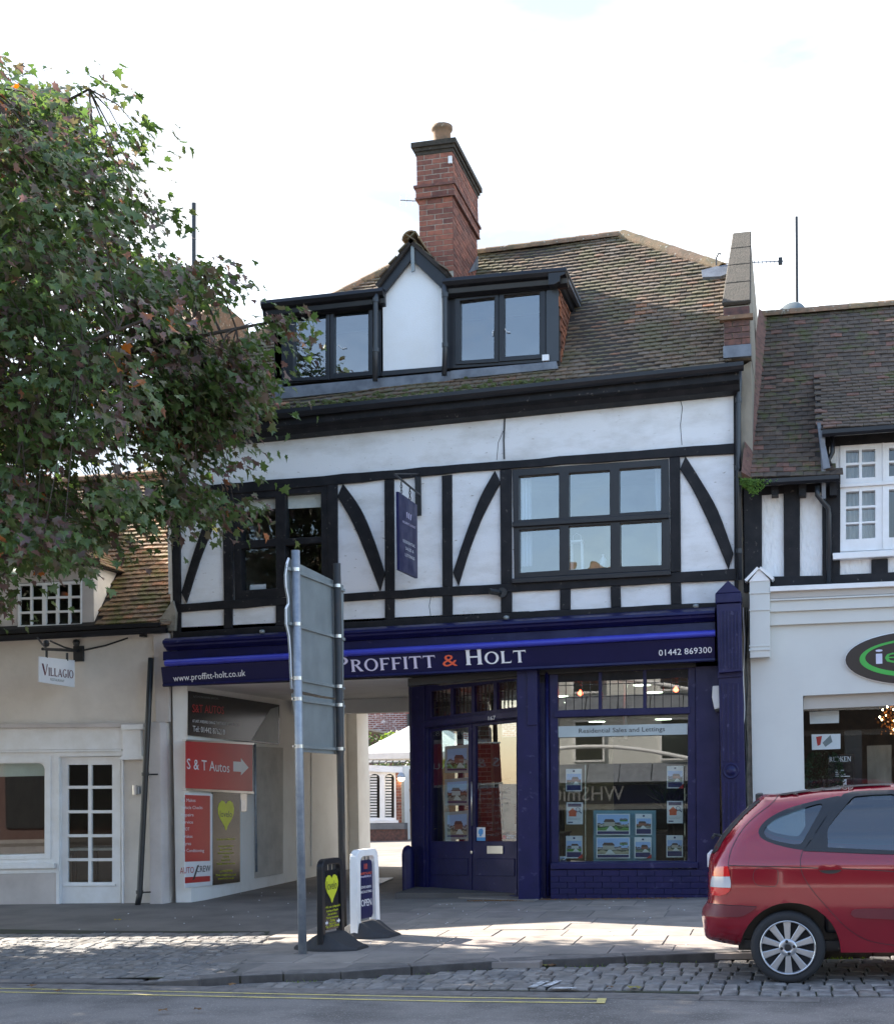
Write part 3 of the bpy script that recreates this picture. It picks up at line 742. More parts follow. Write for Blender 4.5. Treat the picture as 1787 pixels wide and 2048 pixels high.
# outer shell: party walls, back wall, floors and the ceiling of passage and shop
def wallbox(name, a, b, m, parent): k = MB(); k.box(a, b); return k.build(name, m, parent)
PWX = Pl((-8.42, 0, 0), (0, 1, 0), n=(1, 0, 0))          # passage wall, facing right
CEIL = 3.05
# upper storey front wall with its two window openings
W1 = [(465, 982), (654, 968), (655, 1188), (469, 1201)]
W2 = [(1024, 939), (1336, 918), (1340, 1140), (1028, 1157)]
wall_out = [(338, 872), (1469, 768), (1476, 1222), (345, 1290)]
slab('front_wall', FR, wall_out, -.25, 0, M['render'], B, holes=[W1, W2])
def member(pts, name='timber', d=.04, back=0.0, m='timber', pl=FR, bev=.008, parent=None):
    return slab(name, pl, pts, back, d, M[m], parent or B, bevel=bev)
def curve_member(Lp, Rp, d=.045):
    """a curved brace between two edge lines given top to bottom"""
    def dens(P):
        # Catmull-Rom through the edge points
        out = []
        for i in range(len(P) - 1):
            p0 = P[max(i - 1, 0)]; p1 = P[i]; p2 = P[i + 1]; p3 = P[min(i + 2, len(P) - 1)]
            for k in range(4):
                t = k / 4
                out.append(tuple(.5 * (2 * p1[a] + (p2[a] - p0[a]) * t + (2 * p0[a] - 5 * p1[a] + 4 * p2[a] - p3[a]) * t * t + (-p0[a] + 3 * p1[a] - 3 * p2[a] + p3[a]) * t ** 3) for a in (0, 1)))
        return out + [P[-1]]
    pts = dens(Lp) + dens(Rp)[::-1]
    return slab('brace', FR, pts, 0, d, M['timber'], B, bevel=.008)
def jit(P, a=1.1):
    """hand-hewn wander along long edges"""
    out = []
    for (x0, y0), (x1, y1) in zip(P, P[1:]):
        n = max(1, int(math.hypot(x1 - x0, y1 - y0) / 38))
        for i in range(n):
            t = i / n
            out.append((x0 + (x1 - x0) * t, y0 + (y1 - y0) * t + (rng.uniform(-a, a) if i else 0)))
    return out + [P[-1]]
rail_top = jit([(343, 976), (450, 967), (1000, 922), (1468, 886)]) + jit([(1468, 907), (1370, 912), (960, 941), (684, 967), (450, 988), (343, 997)])
member(rail_top, 'rail', .05)
member(jit([(345, 1209), (447, 1201), (690, 1187), (885, 1174), (1000, 1168), (1359, 1144), (1472, 1137)]) + jit([(1472, 1160), (1362, 1165), (1220, 1172), (1022, 1184), (885, 1192), (690, 1203), (447, 1218), (345, 1226)]), 'rail', .05)
member(jit([(345, 1265), (551, 1252), (690, 1244), (885, 1233), (1022, 1225), (1220, 1215), (1440, 1205)]) + jit([(1440, 1232), (1220, 1240), (1022, 1250), (885, 1258), (690, 1269), (551, 1277), (345, 1292)]), 'bottom_plate', .05)
for q in ([(341, 998), (359, 996), (361, 1208), (345, 1209)], [(345, 1226), (361, 1224), (361, 1265), (345, 1266)],
          [(444, 989), (464, 987), (466, 1202), (447, 1203)], [(447, 1218), (464, 1217), (464, 1257), (447, 1258)],
          [(654, 970), (674, 968), (675, 1187), (655, 1189)], [(551, 1211), (571, 1210), (571, 1251), (551, 1252)], [(655, 1205), (675, 1204), (675, 1245), (655, 1246)],
          [(768, 960), (787, 958), (788, 1181), (769, 1182)], [(769, 1198), (788, 1197), (788, 1239), (769, 1240)],
          [(883, 951), (903, 949), (904, 1173), (884, 1174)], [(884, 1192), (904, 1191), (904, 1232), (884, 1233)],
          [(999, 940), (1022, 938), (1023, 1167), (1001, 1168)], [(1001, 1186), (1023, 1184), (1023, 1225), (1001, 1226)],
          [(1119, 1179), (1140, 1177), (1140, 1219), (1119, 1220)], [(1220, 1173), (1240, 1172), (1241, 1214), (1221, 1215)],
          [(1338, 915), (1359, 913), (1361, 1143), (1341, 1145)], [(1340, 1166), (1361, 1165), (1362, 1208), (1341, 1209)],
          [(1466, 774), (1472, 774), (1476, 1204), (1468, 1205)]):
    member(q, 'post', .043)
curve_member([(428, 1000), (408, 1044), (385, 1110), (362, 1185)], [(446, 1000), (429, 1044), (399, 1120), (372, 1206)])
curve_member([(674, 993), (705, 1047), (735, 1119), (759, 1182)], [(685, 967), (720, 1017), (746, 1077), (769, 1147)])
curve_member([(989, 941), (960, 993), (930, 1070), (905, 1145)], [(1000, 965), (966, 1030), (940, 1095), (916, 1172)])
curve_member([(1359, 938), (1386, 982), (1422, 1058), (1456, 1139)], [(1370, 912), (1401, 961), (1435, 1021), (1466, 1106)])
# cracks in the render: a black cable hanging from the eaves and fine crack lines
mb = MB(); mb.tube([FR.hit(x, y, .012) for x, y in ((1008, 812), (1009, 840), (1007, 880), (1008, 918))], .011, 6); mb.build('cable', M['iron'], B)
for P in (((1356, 786), (1364, 815), (1360, 850), (1363, 890)), ((1006, 862), (996, 885), (993, 920)), ((862, 1190), (858, 1212), (861, 1232))):
    mb = MB(); mb.tube([FR.hit(x, y, .0) for x, y in P], .0045, 5); mb.build('crack', M['dark_obj'], B)
# ---- windows
def window(name, parent, pl, outer, panes, back, front, glassd, m='black', gm='glass', bev=.006, extra=None):
    fr = slab(name, pl, outer, back, front, M[m], parent, holes=panes, bevel=bev)
    for q in panes:
        uv_ = pl.uvs(shrink(q, -1.5), front); ta, tb = rng.uniform(-.0045, .0045), rng.uniform(-.004, .004)
        off = [ta + tb, -ta + tb, -ta - tb, ta - tb] if len(uv_) == 4 else [0] * len(uv_)
        k_ = MB(); k_.hull8([pl.w(u, v, glassd - .005 + o_) for (u, v), o_ in zip(uv_, off)], [pl.w(u, v, glassd + o_) for (u, v), o_ in zip(uv_, off)]); k_.build('pane', M[gm], fr)
    return fr
w1p = [[(482, 998), (550, 994), (551, 1077), (483, 1082)], [(570, 989), (641, 984), (642, 1073), (571, 1077)],
       [(482, 1097), (551, 1092), (552, 1176), (483, 1181)], [(570, 1091), (642, 1085), (643, 1169), (571, 1175)]]
f1 = window('window', B, FR, W1, w1p, -.16, .03, -.05, m='timber')
for q in ([(478, 994), (553, 989), (554, 1017), (479, 1024)], [(568, 985), (644, 979), (645, 1014), (569, 1018)]):
    slab('blind', FR, q, -.105, -.09, M['canvas'], f1)
slab('sill_paper', FR, [(500, 1170), (532, 1168), (532, 1178), (500, 1180)], -.1, -.098, M['paper'], f1)
w2p = []
for (xs, top, bot) in (([(1037, 1117), (1137, 1218.5), (1238, 1321)], [(952.5, 946.5), (946, 940.5), (938, 932)], [(1040, 1035), (1033.5, 1029), (1026, 1021)]),
                       ([(1038, 1118), (1137, 1220), (1239.5, 1322)], [(1060.5, 1054.5), (1053, 1048), (1046.5, 1042)], [(1145.5, 1140.5), (1140, 1134.5), (1133, 1130)])):
    for (a, b), (t0, t1), (b0, b1) in zip(xs, top, bot): w2p.append([(a, t0), (b, t1), (b, b1), (a, b0)])
f2 = window('window', B, FR, W2, w2p, -.16, .03, -.04, m='black', gm='glass_double')
slab('transom', FR, [(1024, 1044), (1337, 1026), (1337, 1036), (1024, 1054)], .03, .075, M['black'], f2, bevel=.008)
slab('sill', FR, [(1022, 1157), (1340, 1140), (1341, 1150), (1022, 1167)], .03, .10, M['black'], f2, bevel=.008)
for q in ([(1036, 950), (1062, 948), (1064, 1132), (1038, 1133)], [(1308, 930), (1324, 929), (1326, 1132), (1316, 1133)]):
    uv = FR.uvs(q, -.2); k = MB(); n = 14
    rows = []
    for j in range(5):
        t = j / 4; r = []
        for i in range(n + 1):
            s_ = i / n
            u = (uv[0][0] * (1 - s_) + uv[1][0] * s_) * (1 - t) + (uv[3][0] * (1 - s_) + uv[2][0] * s_) * t
            v = uv[0][1] * (1 - t) + uv[3][1] * t
            r.append(FR.w(u, v, -.22 + .025 * math.sin(i * 1.9)))
        rows.append(r)
    k.loft(rows, closed=False, cap=False); k.build('curtain', M['curtain'], f2, smooth=True, recalc=False)
# things standing on the sill inside the big window
lt = thing('window_lantern', 'white lantern on the sill inside the upper right window', 'lantern', FR.hit(1152, 1139, -.3))
k = MB(); x0, z1 = FR.uv(1141, 1086, -.3); x1, z0 = FR.uv(1166, 1139, -.3)
for (a, b) in ((x0, x0 + .02), (x1 - .02, x1)):
    k.box((a, .24, z0), (b, .26, z1)); k.box((a, .36, z0), (b, .38, z1))
k.box((x0 - .01, .23, z1), (x1 + .01, .39, z1 + .025)); k.box((x0 - .01, .23, z0 - .02), (x1 + .01, .39, z0))
k.build('frame', M['white'], lt)
k = MB(); c = ((x0 + x1) / 2, .31, z1 + .02); k.tube([(c[0] - .06, .31, z1 + .02), (c[0] - .05, .31, z1 + .1), (c[0], .31, z1 + .13), (c[0] + .05, .31, z1 + .1), (c[0] + .06, .31, z1 + .02)], .006, 6); k.build('handle', M['white'], lt)
bt = MB(); bt.lathe(FR.hit(1206, 1135, -.3), [(.001, 0), (.05, 0), (.05, .1), (.03, .13), (.015, .15), (.015, .18), (.001, .18)], 12)
tag(bt.build('soap_bottle', M['white'], None, smooth=True), 'white bottle with narrow neck on sill inside the upper right window', 'bottle')
# rooms behind the upper windows
def room(x0, x1, y0, y1, z0, z1, mw, mf, name='room_shell'):
    k = MB()
    k.poly([(x0, y0, z0), (x1, y0, z0), (x1, y1, z0), (x0, y1, z0)]); k.poly([(x0, y0, z1), (x1, y0, z1), (x1, y1, z1), (x0, y1, z1)])
    k.poly([(x0, y1, z0), (x1, y1, z0), (x1, y1, z1), (x0, y1, z1)]); k.poly([(x0, y0, z0), (x0, y1, z0), (x0, y1, z1), (x0, y0, z1)]); k.poly([(x1, y0, z0), (x1, y1, z0), (x1, y1, z1), (x1, y0, z1)])
    return k.build(name, mw, B, recalc=False)
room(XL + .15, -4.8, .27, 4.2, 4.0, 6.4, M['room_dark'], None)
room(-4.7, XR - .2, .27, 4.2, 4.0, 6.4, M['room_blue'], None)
# party walls and back
wallbox('party_wall', (XL, .02, -.3), (-8.42, DEPTH, 7.2), M['offwhite'], B)
wallbox('party_wall', (XR - .13, .26, -.3), (XR + .03, DEPTH, 7.2), M['gable'], B)
wallbox('rear_wall', (-8.42, DEPTH - .25, CEIL + .02), (XR - .13, DEPTH, 7.0), M['brick_dark'], B)
wallbox('rear_wall', (-4.6, DEPTH - .25, -.2), (XR - .13, DEPTH, CEIL), M['room'], B)
wallbox('passage_ceiling', (-8.42, .125, CEIL), (XR - .13, DEPTH - .25, CEIL + .6), M['offwhite'], B)
# ---- eaves: soffit board, fascia, gutter
GL, GRt = (520, 823), (1484, 722)           # gutter top edge
gy = -.42
PG = FY(gy)
gz = lambda x: PG.uv(x, GL[1] + (GRt[1] - GL[1]) * (x - GL[0]) / (GRt[0] - GL[0]))
uL, zL = gz(335); uR, zR = gz(1486)
def eave_profile(u, z, prof): return [(u, gy + a, z + b) for a, b in prof]
k = MB(); k.loft([eave_profile(uL, zL, [(0, 0), (0, -.05), (.02, -.09), (.06, -.11), (.10, -.09), (.12, -.05), (.12, 0), (.105, 0), (.105, -.05), (.06, -.085), (.02, -.05), (.015, 0)]),
                  eave_profile(uR, zR, [(0, 0), (0, -.05), (.02, -.09), (.06, -.11), (.10, -.09), (.12, -.05), (.12, 0), (.105, 0), (.105, -.05), (.06, -.085), (.02, -.05), (.015, 0)])])
k.build('gutter', M['black'], B, smooth=False)
k = MB(); k.loft([eave_profile(uL + .02, zL, P) for P in ([(.125, -.02), (.125, -.2), (.2, -.23), (.24, -.3), (.41, -.33), (.41, -.02)],)] + [eave_profile(uR - .06, zR, [(.125, -.02), (.125, -.2), (.2, -.23), (.24, -.3), (.41, -.33), (.41, -.02)])])
k.build('eaves_cornice', M['timber'], B, bevel=.006)
# main downpipe at the right corner
P_ = FY(-.10)
k = MB(); k.tube([P_.hit(1478, 741), P_.hit(1478, 765), P_.hit(1476, 800), P_.hit(1476, 960), P_.hit(1478, 1160)], .035, 10); dp = k.build('downpipe', M['pipe'], B, smooth=True)
for x, y in ((1476, 800), (1476, 935), (1477, 1102)):
    c = P_.hit(x, y); k = MB(); k.lathe(c - Vector((0, 0, .03)), [(.001, 0), (.043, 0), (.043, .06), (.001, .06)], 10); k.build('collar', M['pipe'], dp)
# ---- main roof
PITCH = R(47)
ez0, ey0 = (zL + zR) / 2 - .02, gy + .10
tilt = math.atan2(zR - zL, uR - uL)
RU = Vector((math.cos(tilt), 0, math.sin(tilt)))
RV = Vector((0, math.cos(PITCH), math.sin(PITCH)))
RN = RU.cross(RV).normalized(); RV = RN.cross(RU)
mid_u = (uL + uR) / 2
ROOF = Pl((mid_u, ey0, ez0), RU, RV, RN)
def tile_mesh(name, w, L, t, m, seed):
    r = random.Random(seed); c = r.uniform(.002, .005); vs = []
    for y in (0, L):
        for z in (0, -t):
            for x in (-.5, 0, .5): vs.append((x * w, y, z + (c if x == 0 else 0) + r.uniform(-.0015, .0015)))
    F = [(0, 1, 7, 6), (1, 2, 8, 7), (3, 9, 10, 4), (4, 10, 11, 5), (0, 3, 4, 1), (1, 4, 5, 2), (0, 6, 9, 3), (2, 5, 11, 8)]
    me = bpy.data.meshes.new('tile'); me.from_pydata(vs, [], F); me.materials.append(m)
    return me, [Vector(v) for v in vs], F
def tile_roof(parent, pl, poly, w, gauge, m, seed, holes=(), t=.014, limit=300, lift=.03, sag=.015, v0=None):
    """lay plain tiles over polygon poly (plane coordinates); the nearest 300 in view are single objects"""
    r = random.Random(seed)
    kinds = [tile_mesh('tile', w - .006, gauge * 1.45, t, m, seed * 10 + i) for i in range(5)]
    us = [p[0] for p in poly]; vs = [p[1] for p in poly]
    spots = []
    v = min(vs) if v0 is None else v0; row = 0
    ph = [r.uniform(0, 6.28) for _ in range(8)]
    while v < max(vs) + gauge * .5:
        u = min(us) - w + (w / 2 if row % 2 else 0) + r.uniform(-.01, .01)
        while u < max(us) + w:
            c = (u, v + gauge * .3)
            if pip(c, poly) and not any(pip(c, h) for h in holes):
                wob = sag * (math.sin(u * 1.3 + ph[0] + v * .5) + math.sin(u * 3.1 + ph[1] + v * 1.3) * .5)
                wob2 = .012 * math.sin(u * 1.9 + ph[2] + row * .13)
                o = pl.w(u, v + wob2 + r.uniform(-.004, .004), lift + wob + r.uniform(-.002, .003))
                a = math.atan2(lift, gauge * 1.45) + r.uniform(-.008, .012); b = r.uniform(-.009, .009); rl = r.uniform(-.012, .012)
                if r.random() < .015: o = o - pl.v * r.uniform(.015, .04); b += r.uniform(-.06, .06)
                U = (pl.u + pl.v * b + pl.n * rl).normalized(); V = (pl.v * math.cos(a) - pl.n * math.sin(a) - pl.u * b).normalized(); N = U.cross(V).normalized()
                spots.append((o, U, V, N, r.randrange(5)))
            u += w
        v += gauge; row += 1
    def seen(s):
        x, y = to_px(s[0]); out = not (-5 < x < 1792 and -5 < y < 2053)
        return (out, (s[0] - EYE).length)
    spots.sort(key=seen)
    inv = parent_inv(parent)
    for o, U, V, N, kd in spots[:limit]:
        t_ = bpy.data.objects.new('tile', kinds[kd][0]); COL.objects.link(t_); t_.parent = parent; t_.matrix_parent_inverse = inv
        t_.matrix_basis = Matrix(((U.x, V.x, N.x, o.x), (U.y, V.y, N.y, o.y), (U.z, V.z, N.z, o.z), (0, 0, 0, 1)))
    rest = spots[limit:]
    if rest:
        vs_, fs_ = [], []
        for o, U, V, N, kd in rest:
            n = len(vs_); _, kv, kf = kinds[kd]
            vs_ += [o + U * p.x + V * p.y + N * p.z for p in kv]; fs_ += [[n + i for i in f] for f in kf]
        kind(obj('tiles', vs_, fs_, m, parent, recalc=False), 'stuff')
    return len(spots)
def sheet(name, pl, uv, m, parent, d0=-.06, d1=0.0):
    return slab(name, pl, uv, d0, d1, m, parent, px=False)
roof_px = [(540, 815), (1484, 718), (1452, 690), (1452, 545), (1432, 533), (1245, 468), (955, 505), (700, 560), (520, 640)]
ruv = ROOF.uvs(roof_px)
e_l, e_r = ROOF.uv(540, 815)[1], ROOF.uv(1484, 718)[1]
uvr = ROOF.uv(1452, 690)[0]
ridge_v = ROOF.uv(1245, 470)[1]
hip_u = ROOF.uv(1245, 470)[0]
hipb = ROOF.uv(1440, 534)
uxl = XL + .32 - mid_u
ha, hb_l = ROOF.uv(852, 500), ROOF.uv(712, 571)
kl = (ha[1] - hb_l[1]) / (ha[0] - hb_l[0]); rl_u = ha[0] + (ridge_v - ha[1]) / kl
lp_v = max(.4, ridge_v - kl * (rl_u - uxl)); lp_u = max(uxl, rl_u - (ridge_v - lp_v) / kl)
roof_uv = [(uxl, 0), (uvr, 0), (uvr, hipb[1]), hipb, (hip_u, ridge_v), (rl_u, ridge_v), (lp_u, lp_v), (uxl, lp_v)]
roof = sheet('roof', ROOF, roof_uv, M['underlay'], B)
# dormer footprints and chimney are left free of tiles
dorm_holes = [ROOF.uvs([(560, 770), (905, 738), (905, 600), (545, 610)]), ROOF.uvs([(885, 740), (1112, 712), (1138, 640), (1150, 590), (900, 560)])]
n_t = tile_roof(roof, ROOF, roof_uv, .155, .098, M['tile_main'], 3, holes=dorm_holes)
# hip end and rear slope close the roof
rz = ROOF.w(hip_u, ridge_v); rl = ROOF.w(rl_u, ridge_v)
hb = ROOF.w(*hipb)
back = 2 * rz.y - hb.y
k = MB(); k.poly([hb, (hb.x + .05, back, hb.z), rz]); k.poly([(hb.x, back, hb.z), rz, rl, (XL + .3, back, hb.z)])
lp = ROOF.w(lp_u, lp_v); k.poly([lp, rl, (lp.x, 2 * rz.y - lp.y, lp.z)])
k.poly([(XL + .3, back, hb.z), (hb.x, back, hb.z), (XR - .1, 6.6, 7.0), (XL + .1, 6.6, 7.0)])
k.build('rear_roof', M['tile_main'], B, recalc=False)
wallbox('rear_roof_base', (XL + .1, 4.25, 6.9), (XR - .14, DEPTH, 7.0), M['lead'], B)
# ridge and hip tiles
def ridge_run(parent, a, b, r=.11, L=.34, m='ridge', up=Vector((0, 0, 1)), over=.02):
    a, b = Vector(a), Vector(b); d = (b - a); n = max(1, round(d.length / L)); t = d.normalized(); s = t.cross(up).normalized(); w = s.cross(t).normalized()
    for i in range(n):
        p, q = a + d * (i / n), a + d * ((i + 1) / n + .01)
        k = MB(); secs = []
        for pt, rr in ((p, r * 1.04), (q, r * .97)):
            o_ = [pt + s * rr * math.cos(R(x)) + w * (rr * math.sin(R(x)) - r * .35) for x in range(0, 181, 20)]
            i_ = [pt + s * (rr - .018) * math.cos(R(x)) + w * ((rr - .018) * math.sin(R(x)) - r * .35) for x in range(180, -1, -20)]
            secs.append(o_ + i_)
        k.loft(secs); k.build('ridge_tile', M[m], parent, smooth=False)
ridge_run(roof, rl, rz); ridge_run(roof, rz, hb + (hb - rz) * .01, r=.12, up=Vector((.3, -.5, 1)))
ridge_run(roof, lp, rl, up=Vector((-.3, -.5, 1)))
k = MB(); h2 = ROOF.hit(1400, 553, .08)
slab('lead_flashing', ROOF, [(1402, 540), (1432, 532), (1456, 528), (1456, 546), (1440, 552), (1404, 554)], .01, .06, M['lead'], roof)
k = MB(); hk = ROOF.hit(1432, 530, .1); k.tube([hk, hk + Vector((.0, 0, .1)), hk + Vector((.03, 0, .16)), hk + Vector((.07, 0, .15))], .012, 6); k.build('hip_iron', M['iron'], roof)
# moss along the eaves row
mm = MB(); r_ = random.Random(4)
for i in range(260):
    u = r_.uniform(-4.2, 1.6); v = abs(r_.gauss(0, .10)) + .0
    if r_.random() < .5 and u > .9: continue
    s_ = r_.uniform(.012, .04); c = ROOF.w(u, v, .03)
    mm.hull8([c + ROOF.u * s_ * a + ROOF.v * s_ * b for a, b in ((-1, -1), (1.1, -.8), (.9, 1), (-1, .8))], [c + ROOF.n * s_ * .8 + ROOF.u * s_ * a * .5 + ROOF.v * s_ * b * .5 for a, b in ((-1, -1), (1, -1), (1, 1), (-1, 1))])
kind(mm.build('moss', M['moss'], roof, recalc=False), 'stuff')
# ---- right parapet (gable upstand) with brick corbel and coping
def parapet(x0, x1, parent, hipz, label=None):
    pr = wallbox('parapet_wall', (x0, .0, 6.9), (x1, .02, 6.95), M['gable'], parent)
    return pr
pxl, pxr = FY(-.25).uv(1447, 690)[0], FY(-.25).uv(1500, 690)[0]
zt0 = FY(-.25).uv(1470, 612)[1]
apex = Vector((pxr, 2.36, FY(2.36).uv(1480, 462)[1]))
base_z = FY(-.25).uv(1470, 712)[1]
sl = (apex.z - zt0) / (apex.y + .25)
pts = [(-.25, base_z + .02), (-.25, zt0), (apex.y, apex.z - .07), (2 * apex.y + .25, zt0), (2 * apex.y + .25, base_z)]
axl, axr = FY(2.36).hit(1467, 470).x, FY(2.36).hit(1500, 470).x
YB = 2 * apex.y + .25; XRB = FY(YB).hit(1527, 628).x
tp_ = lambda y, a, b: (a + (b - a) * max(0, 1 - abs(y - apex.y) / (apex.y + .25))) if y <= apex.y or b < axr else b + (XRB - b) * (y - apex.y) / (YB - apex.y)
k = MB(); k.hull8([(tp_(y, pxl, axl), y, z) for y, z in pts], [(tp_(y, pxr, axr), y, z) for y, z in pts]); par = k.build('parapet', M['gable'], B)
# render slope seen from the street below the corbel on the right flank
k = MB(); k.hull8([(pxr - .3, .02, 3.6), (pxr - .3, YB, 3.6), (pxr - .3, YB, 7.6), (pxr - .3, .02, 6.9)], [(pxr, .02, 3.6), (XRB, YB, 3.6), (XRB, YB, zt0), (pxr, .02, base_z)]); k.build('gable_flank', M['gable'], B)
# coping slabs
for i in range(4):
    a, b = i / 4, (i + 1) / 4 - .006
    A = Vector((0, -.27 + (apex.y + .27) * a, zt0 + (apex.z - .07 - zt0) * a)); Bv = Vector((0, -.27 + (apex.y + .27) * b, zt0 + (apex.z - .07 - zt0) * b))
    n = Vector((0, -math.sin(math.atan(sl)), math.cos(math.atan(sl))))
    k = MB(); LR = lambda y: (Vector((tp_(y, pxl, axl) - .015, 0, 0)), Vector((tp_(y, pxr, axr) + .015, 0, 0)))
    (l1, r1_), (l2, r2_) = LR(A.y), LR(Bv.y)
    k.hull8([l1 + A, r1_ + A, r2_ + Bv, l2 + Bv], [l1 + A + n * .06, r1_ + A + n * .06, r2_ + Bv + n * .06, l2 + Bv + n * .06])
    k.build('coping_stone', M['coping'], par, bevel=.015)
    A2 = Vector((0, 2 * apex.y - A.y, A.z)); 
def brick_face(parent, pl, u0, u1, v0, v1, bw, bh, m, seed, depth=.05, joint=.011, bond='flemish', first=0.0, proud=.0, limit=300):
    """single bricks with recessed joints on a plane (coordinates u right, v up)"""
    r = random.Random(seed); rows = max(1, round((v1 - v0) / bh)); h = (v1 - v0) / rows; n = 0
    for j in range(rows):
        u = u0; off = (bw / 2 if j % 2 else bw) ; first_w = off
        while u < u1 - .01:
            w = min(first_w, u1 - u); first_w = bw
            if u1 - (u + w) < bw * .2: w = u1 - u
            q = [(u + joint / 2, v0 + j * h + joint / 2), (u + w - joint / 2, v0 + j * h + joint / 2), (u + w - joint / 2, v0 + (j + 1) * h - joint / 2), (u + joint / 2, v0 + (j + 1) * h - joint / 2)]
            k = MB(); k.prism(pl, q, -depth, proud + r.uniform(-.003, .003)); k.build('brick', m, parent, recalc=True); n += 1
            u += w
    return n
# corbel: lead apron, five courses, sailing tile course and a brick cap
PC = FY(-.27)
u0c, u1c = pxl, pxr
zc = lambda y: PC.uv(1470, y)[1]
wallbox('lead_apron', (u0c - .01, -.275, zc(714)), (u1c + .01, -.2, zc(690)), M['lead'], par)
brick_face(par, PC, u0c, u1c, zc(690), zc(640), .225, .075, M['brick_dark'], 5)
wallbox('corbel_tile', (u0c - .05, -.33, zc(640)), (u1c + .04, -.2, zc(632)), M['terracotta'], par)
brick_face(par, FY(-.29), u0c, u1c, zc(631), zc(614), .3, .1, M['brick_dark'], 6)
# left parapet, mostly behind the tree
qx0, qx1 = FY(-.1).uv(437, 650)[0], FY(-.1).uv(470, 650)[0]
zq = FY(-.1).uv(455, 645)[1]; zq1 = FY(1.2).uv(478, 592)[1]
qx0, qx1 = XL - .05, XL + .32
pts = [(-.2, 6.9), (-.2, zq - .1), (1.25, zq1), (2.2, zq1), (4.2, zq), (4.2, 6.9)]
k = MB(); k.hull8([(qx0, y, z) for y, z in pts], [(qx1, y, z) for y, z in pts]); k.build('parapet', M['terracotta'], B, bevel=.01)
# ---- chimney
cy0, cy1 = .46, 1.98
cx0, cx1 = FY(cy0).hit(837, 430).x, FY(cy0).hit(905, 430).x
cy1 = Pl((cx1, 0, 0), (0, 1, 0), n=(1, 0, 0)).hit(954, 500).y
CH = Pl((0, cy0, 0), (1, 0, 0))
zch = lambda y: CH.uv(870, y)[1]
ch = wallbox('chimney', (cx0 + .007, cy0 + .007, 7.6), (cx1 - .007, cy1 - .007, zch(296)), M['mortar'], B)
CR_ = Pl((cx1, 0, 0), (0, 1, 0), n=(1, 0, 0))
z_lo, z_m1, z_m2, z_hi = zch(545), zch(396), zch(374), zch(308)
nb = brick_face(ch, CH, cx0, cx1, z_lo, z_m1, .235, .074, M['brick'], 11)
nb += brick_face(ch, CR_, cy0 + .012, cy1, z_lo - .2, z_m1, .245, .0757, M['brick'], 12)
for (za, zb, o_) in ((z_m1 + .02, z_m2, .035), (z_m2 + .035, z_hi, .02)):
    P1 = FY(cy0 - o_); P2 = Pl((cx1 + o_, 0, 0), (0, 1, 0), n=(1, 0, 0))
    wallbox('mortar_core', (cx0 - o_ + .006, cy0 - o_ + .006, za), (cx1 + o_ - .006, cy1 + o_ - .006, zb), M['mortar'], ch); nb += brick_face(ch, P1, cx0 - o_, cx1 + o_, za, zb, .235, .074, M['brick'], 13, depth=.08)
    nb += brick_face(ch, P2, cy0 - o_ + .012, cy1 + o_, za, zb, .245, .074, M['brick'], 14, depth=.08)
for (za, zb, o_) in ((z_m1, z_m1 + .02, .042), (z_m2, z_m2 + .035, .058)):
    wallbox('string_course', (cx0 - o_, cy0 - o_, za), (cx1 + o_, cy1 + o_, zb), M['brick_dark'], ch)
for i, (o_, za, zb) in enumerate(((.028, z_hi, z_hi + .05), (.05, z_hi + .05, z_hi + .10), (.078, z_hi + .10, z_hi + .17))):
    wallbox('chimney_cap', (cx0 - o_, cy0 - o_, za), (cx1 + o_, cy1 + o_, zb), M['coping'], ch)
k = MB(); k.lathe(((cx0 + cx1) / 2 + .05, .72, z_hi + .15), [(.001, 0), (.14, 0), (.13, .1), (.125, .26), (.14, .28), (.155, .3), (.155, .35), (.125, .35), (.12, .05), (.001, .05)], 20)
k.build('chimney_pot', M['terracotta'], ch, smooth=True, label=None)
k = MB(); c = CH.hit(901, 320, .03); k.box((c.x - .03, c.y - .03, c.z - .05), (c.x + .02, c.y + .02, c.z + .05)); k.build('aerial_bracket', M['white'], ch)
slab('lead_flashing', CR_, [(938, 545), (956, 538), (956, 512), (948, 528)], .004, .02, M['lead'], ch)
# aerial left of the chimney
ae = thing('roof_aerial', 'small grid aerial on the left side of the brick chimney', 'aerial', CH.hit(835, 402))
k = MB(); PA = FY(.9); k.tube([PA.hit(800, 400), PA.hit(840, 402)], .008, 6); k.build('boom', M['galv'], ae)
for x in (801, 813, 826): k = MB(); k.tube([PA.hit(x, 390), PA.hit(x - .5, 412)], .005, 5); k.build('rod', M['galv'], ae)
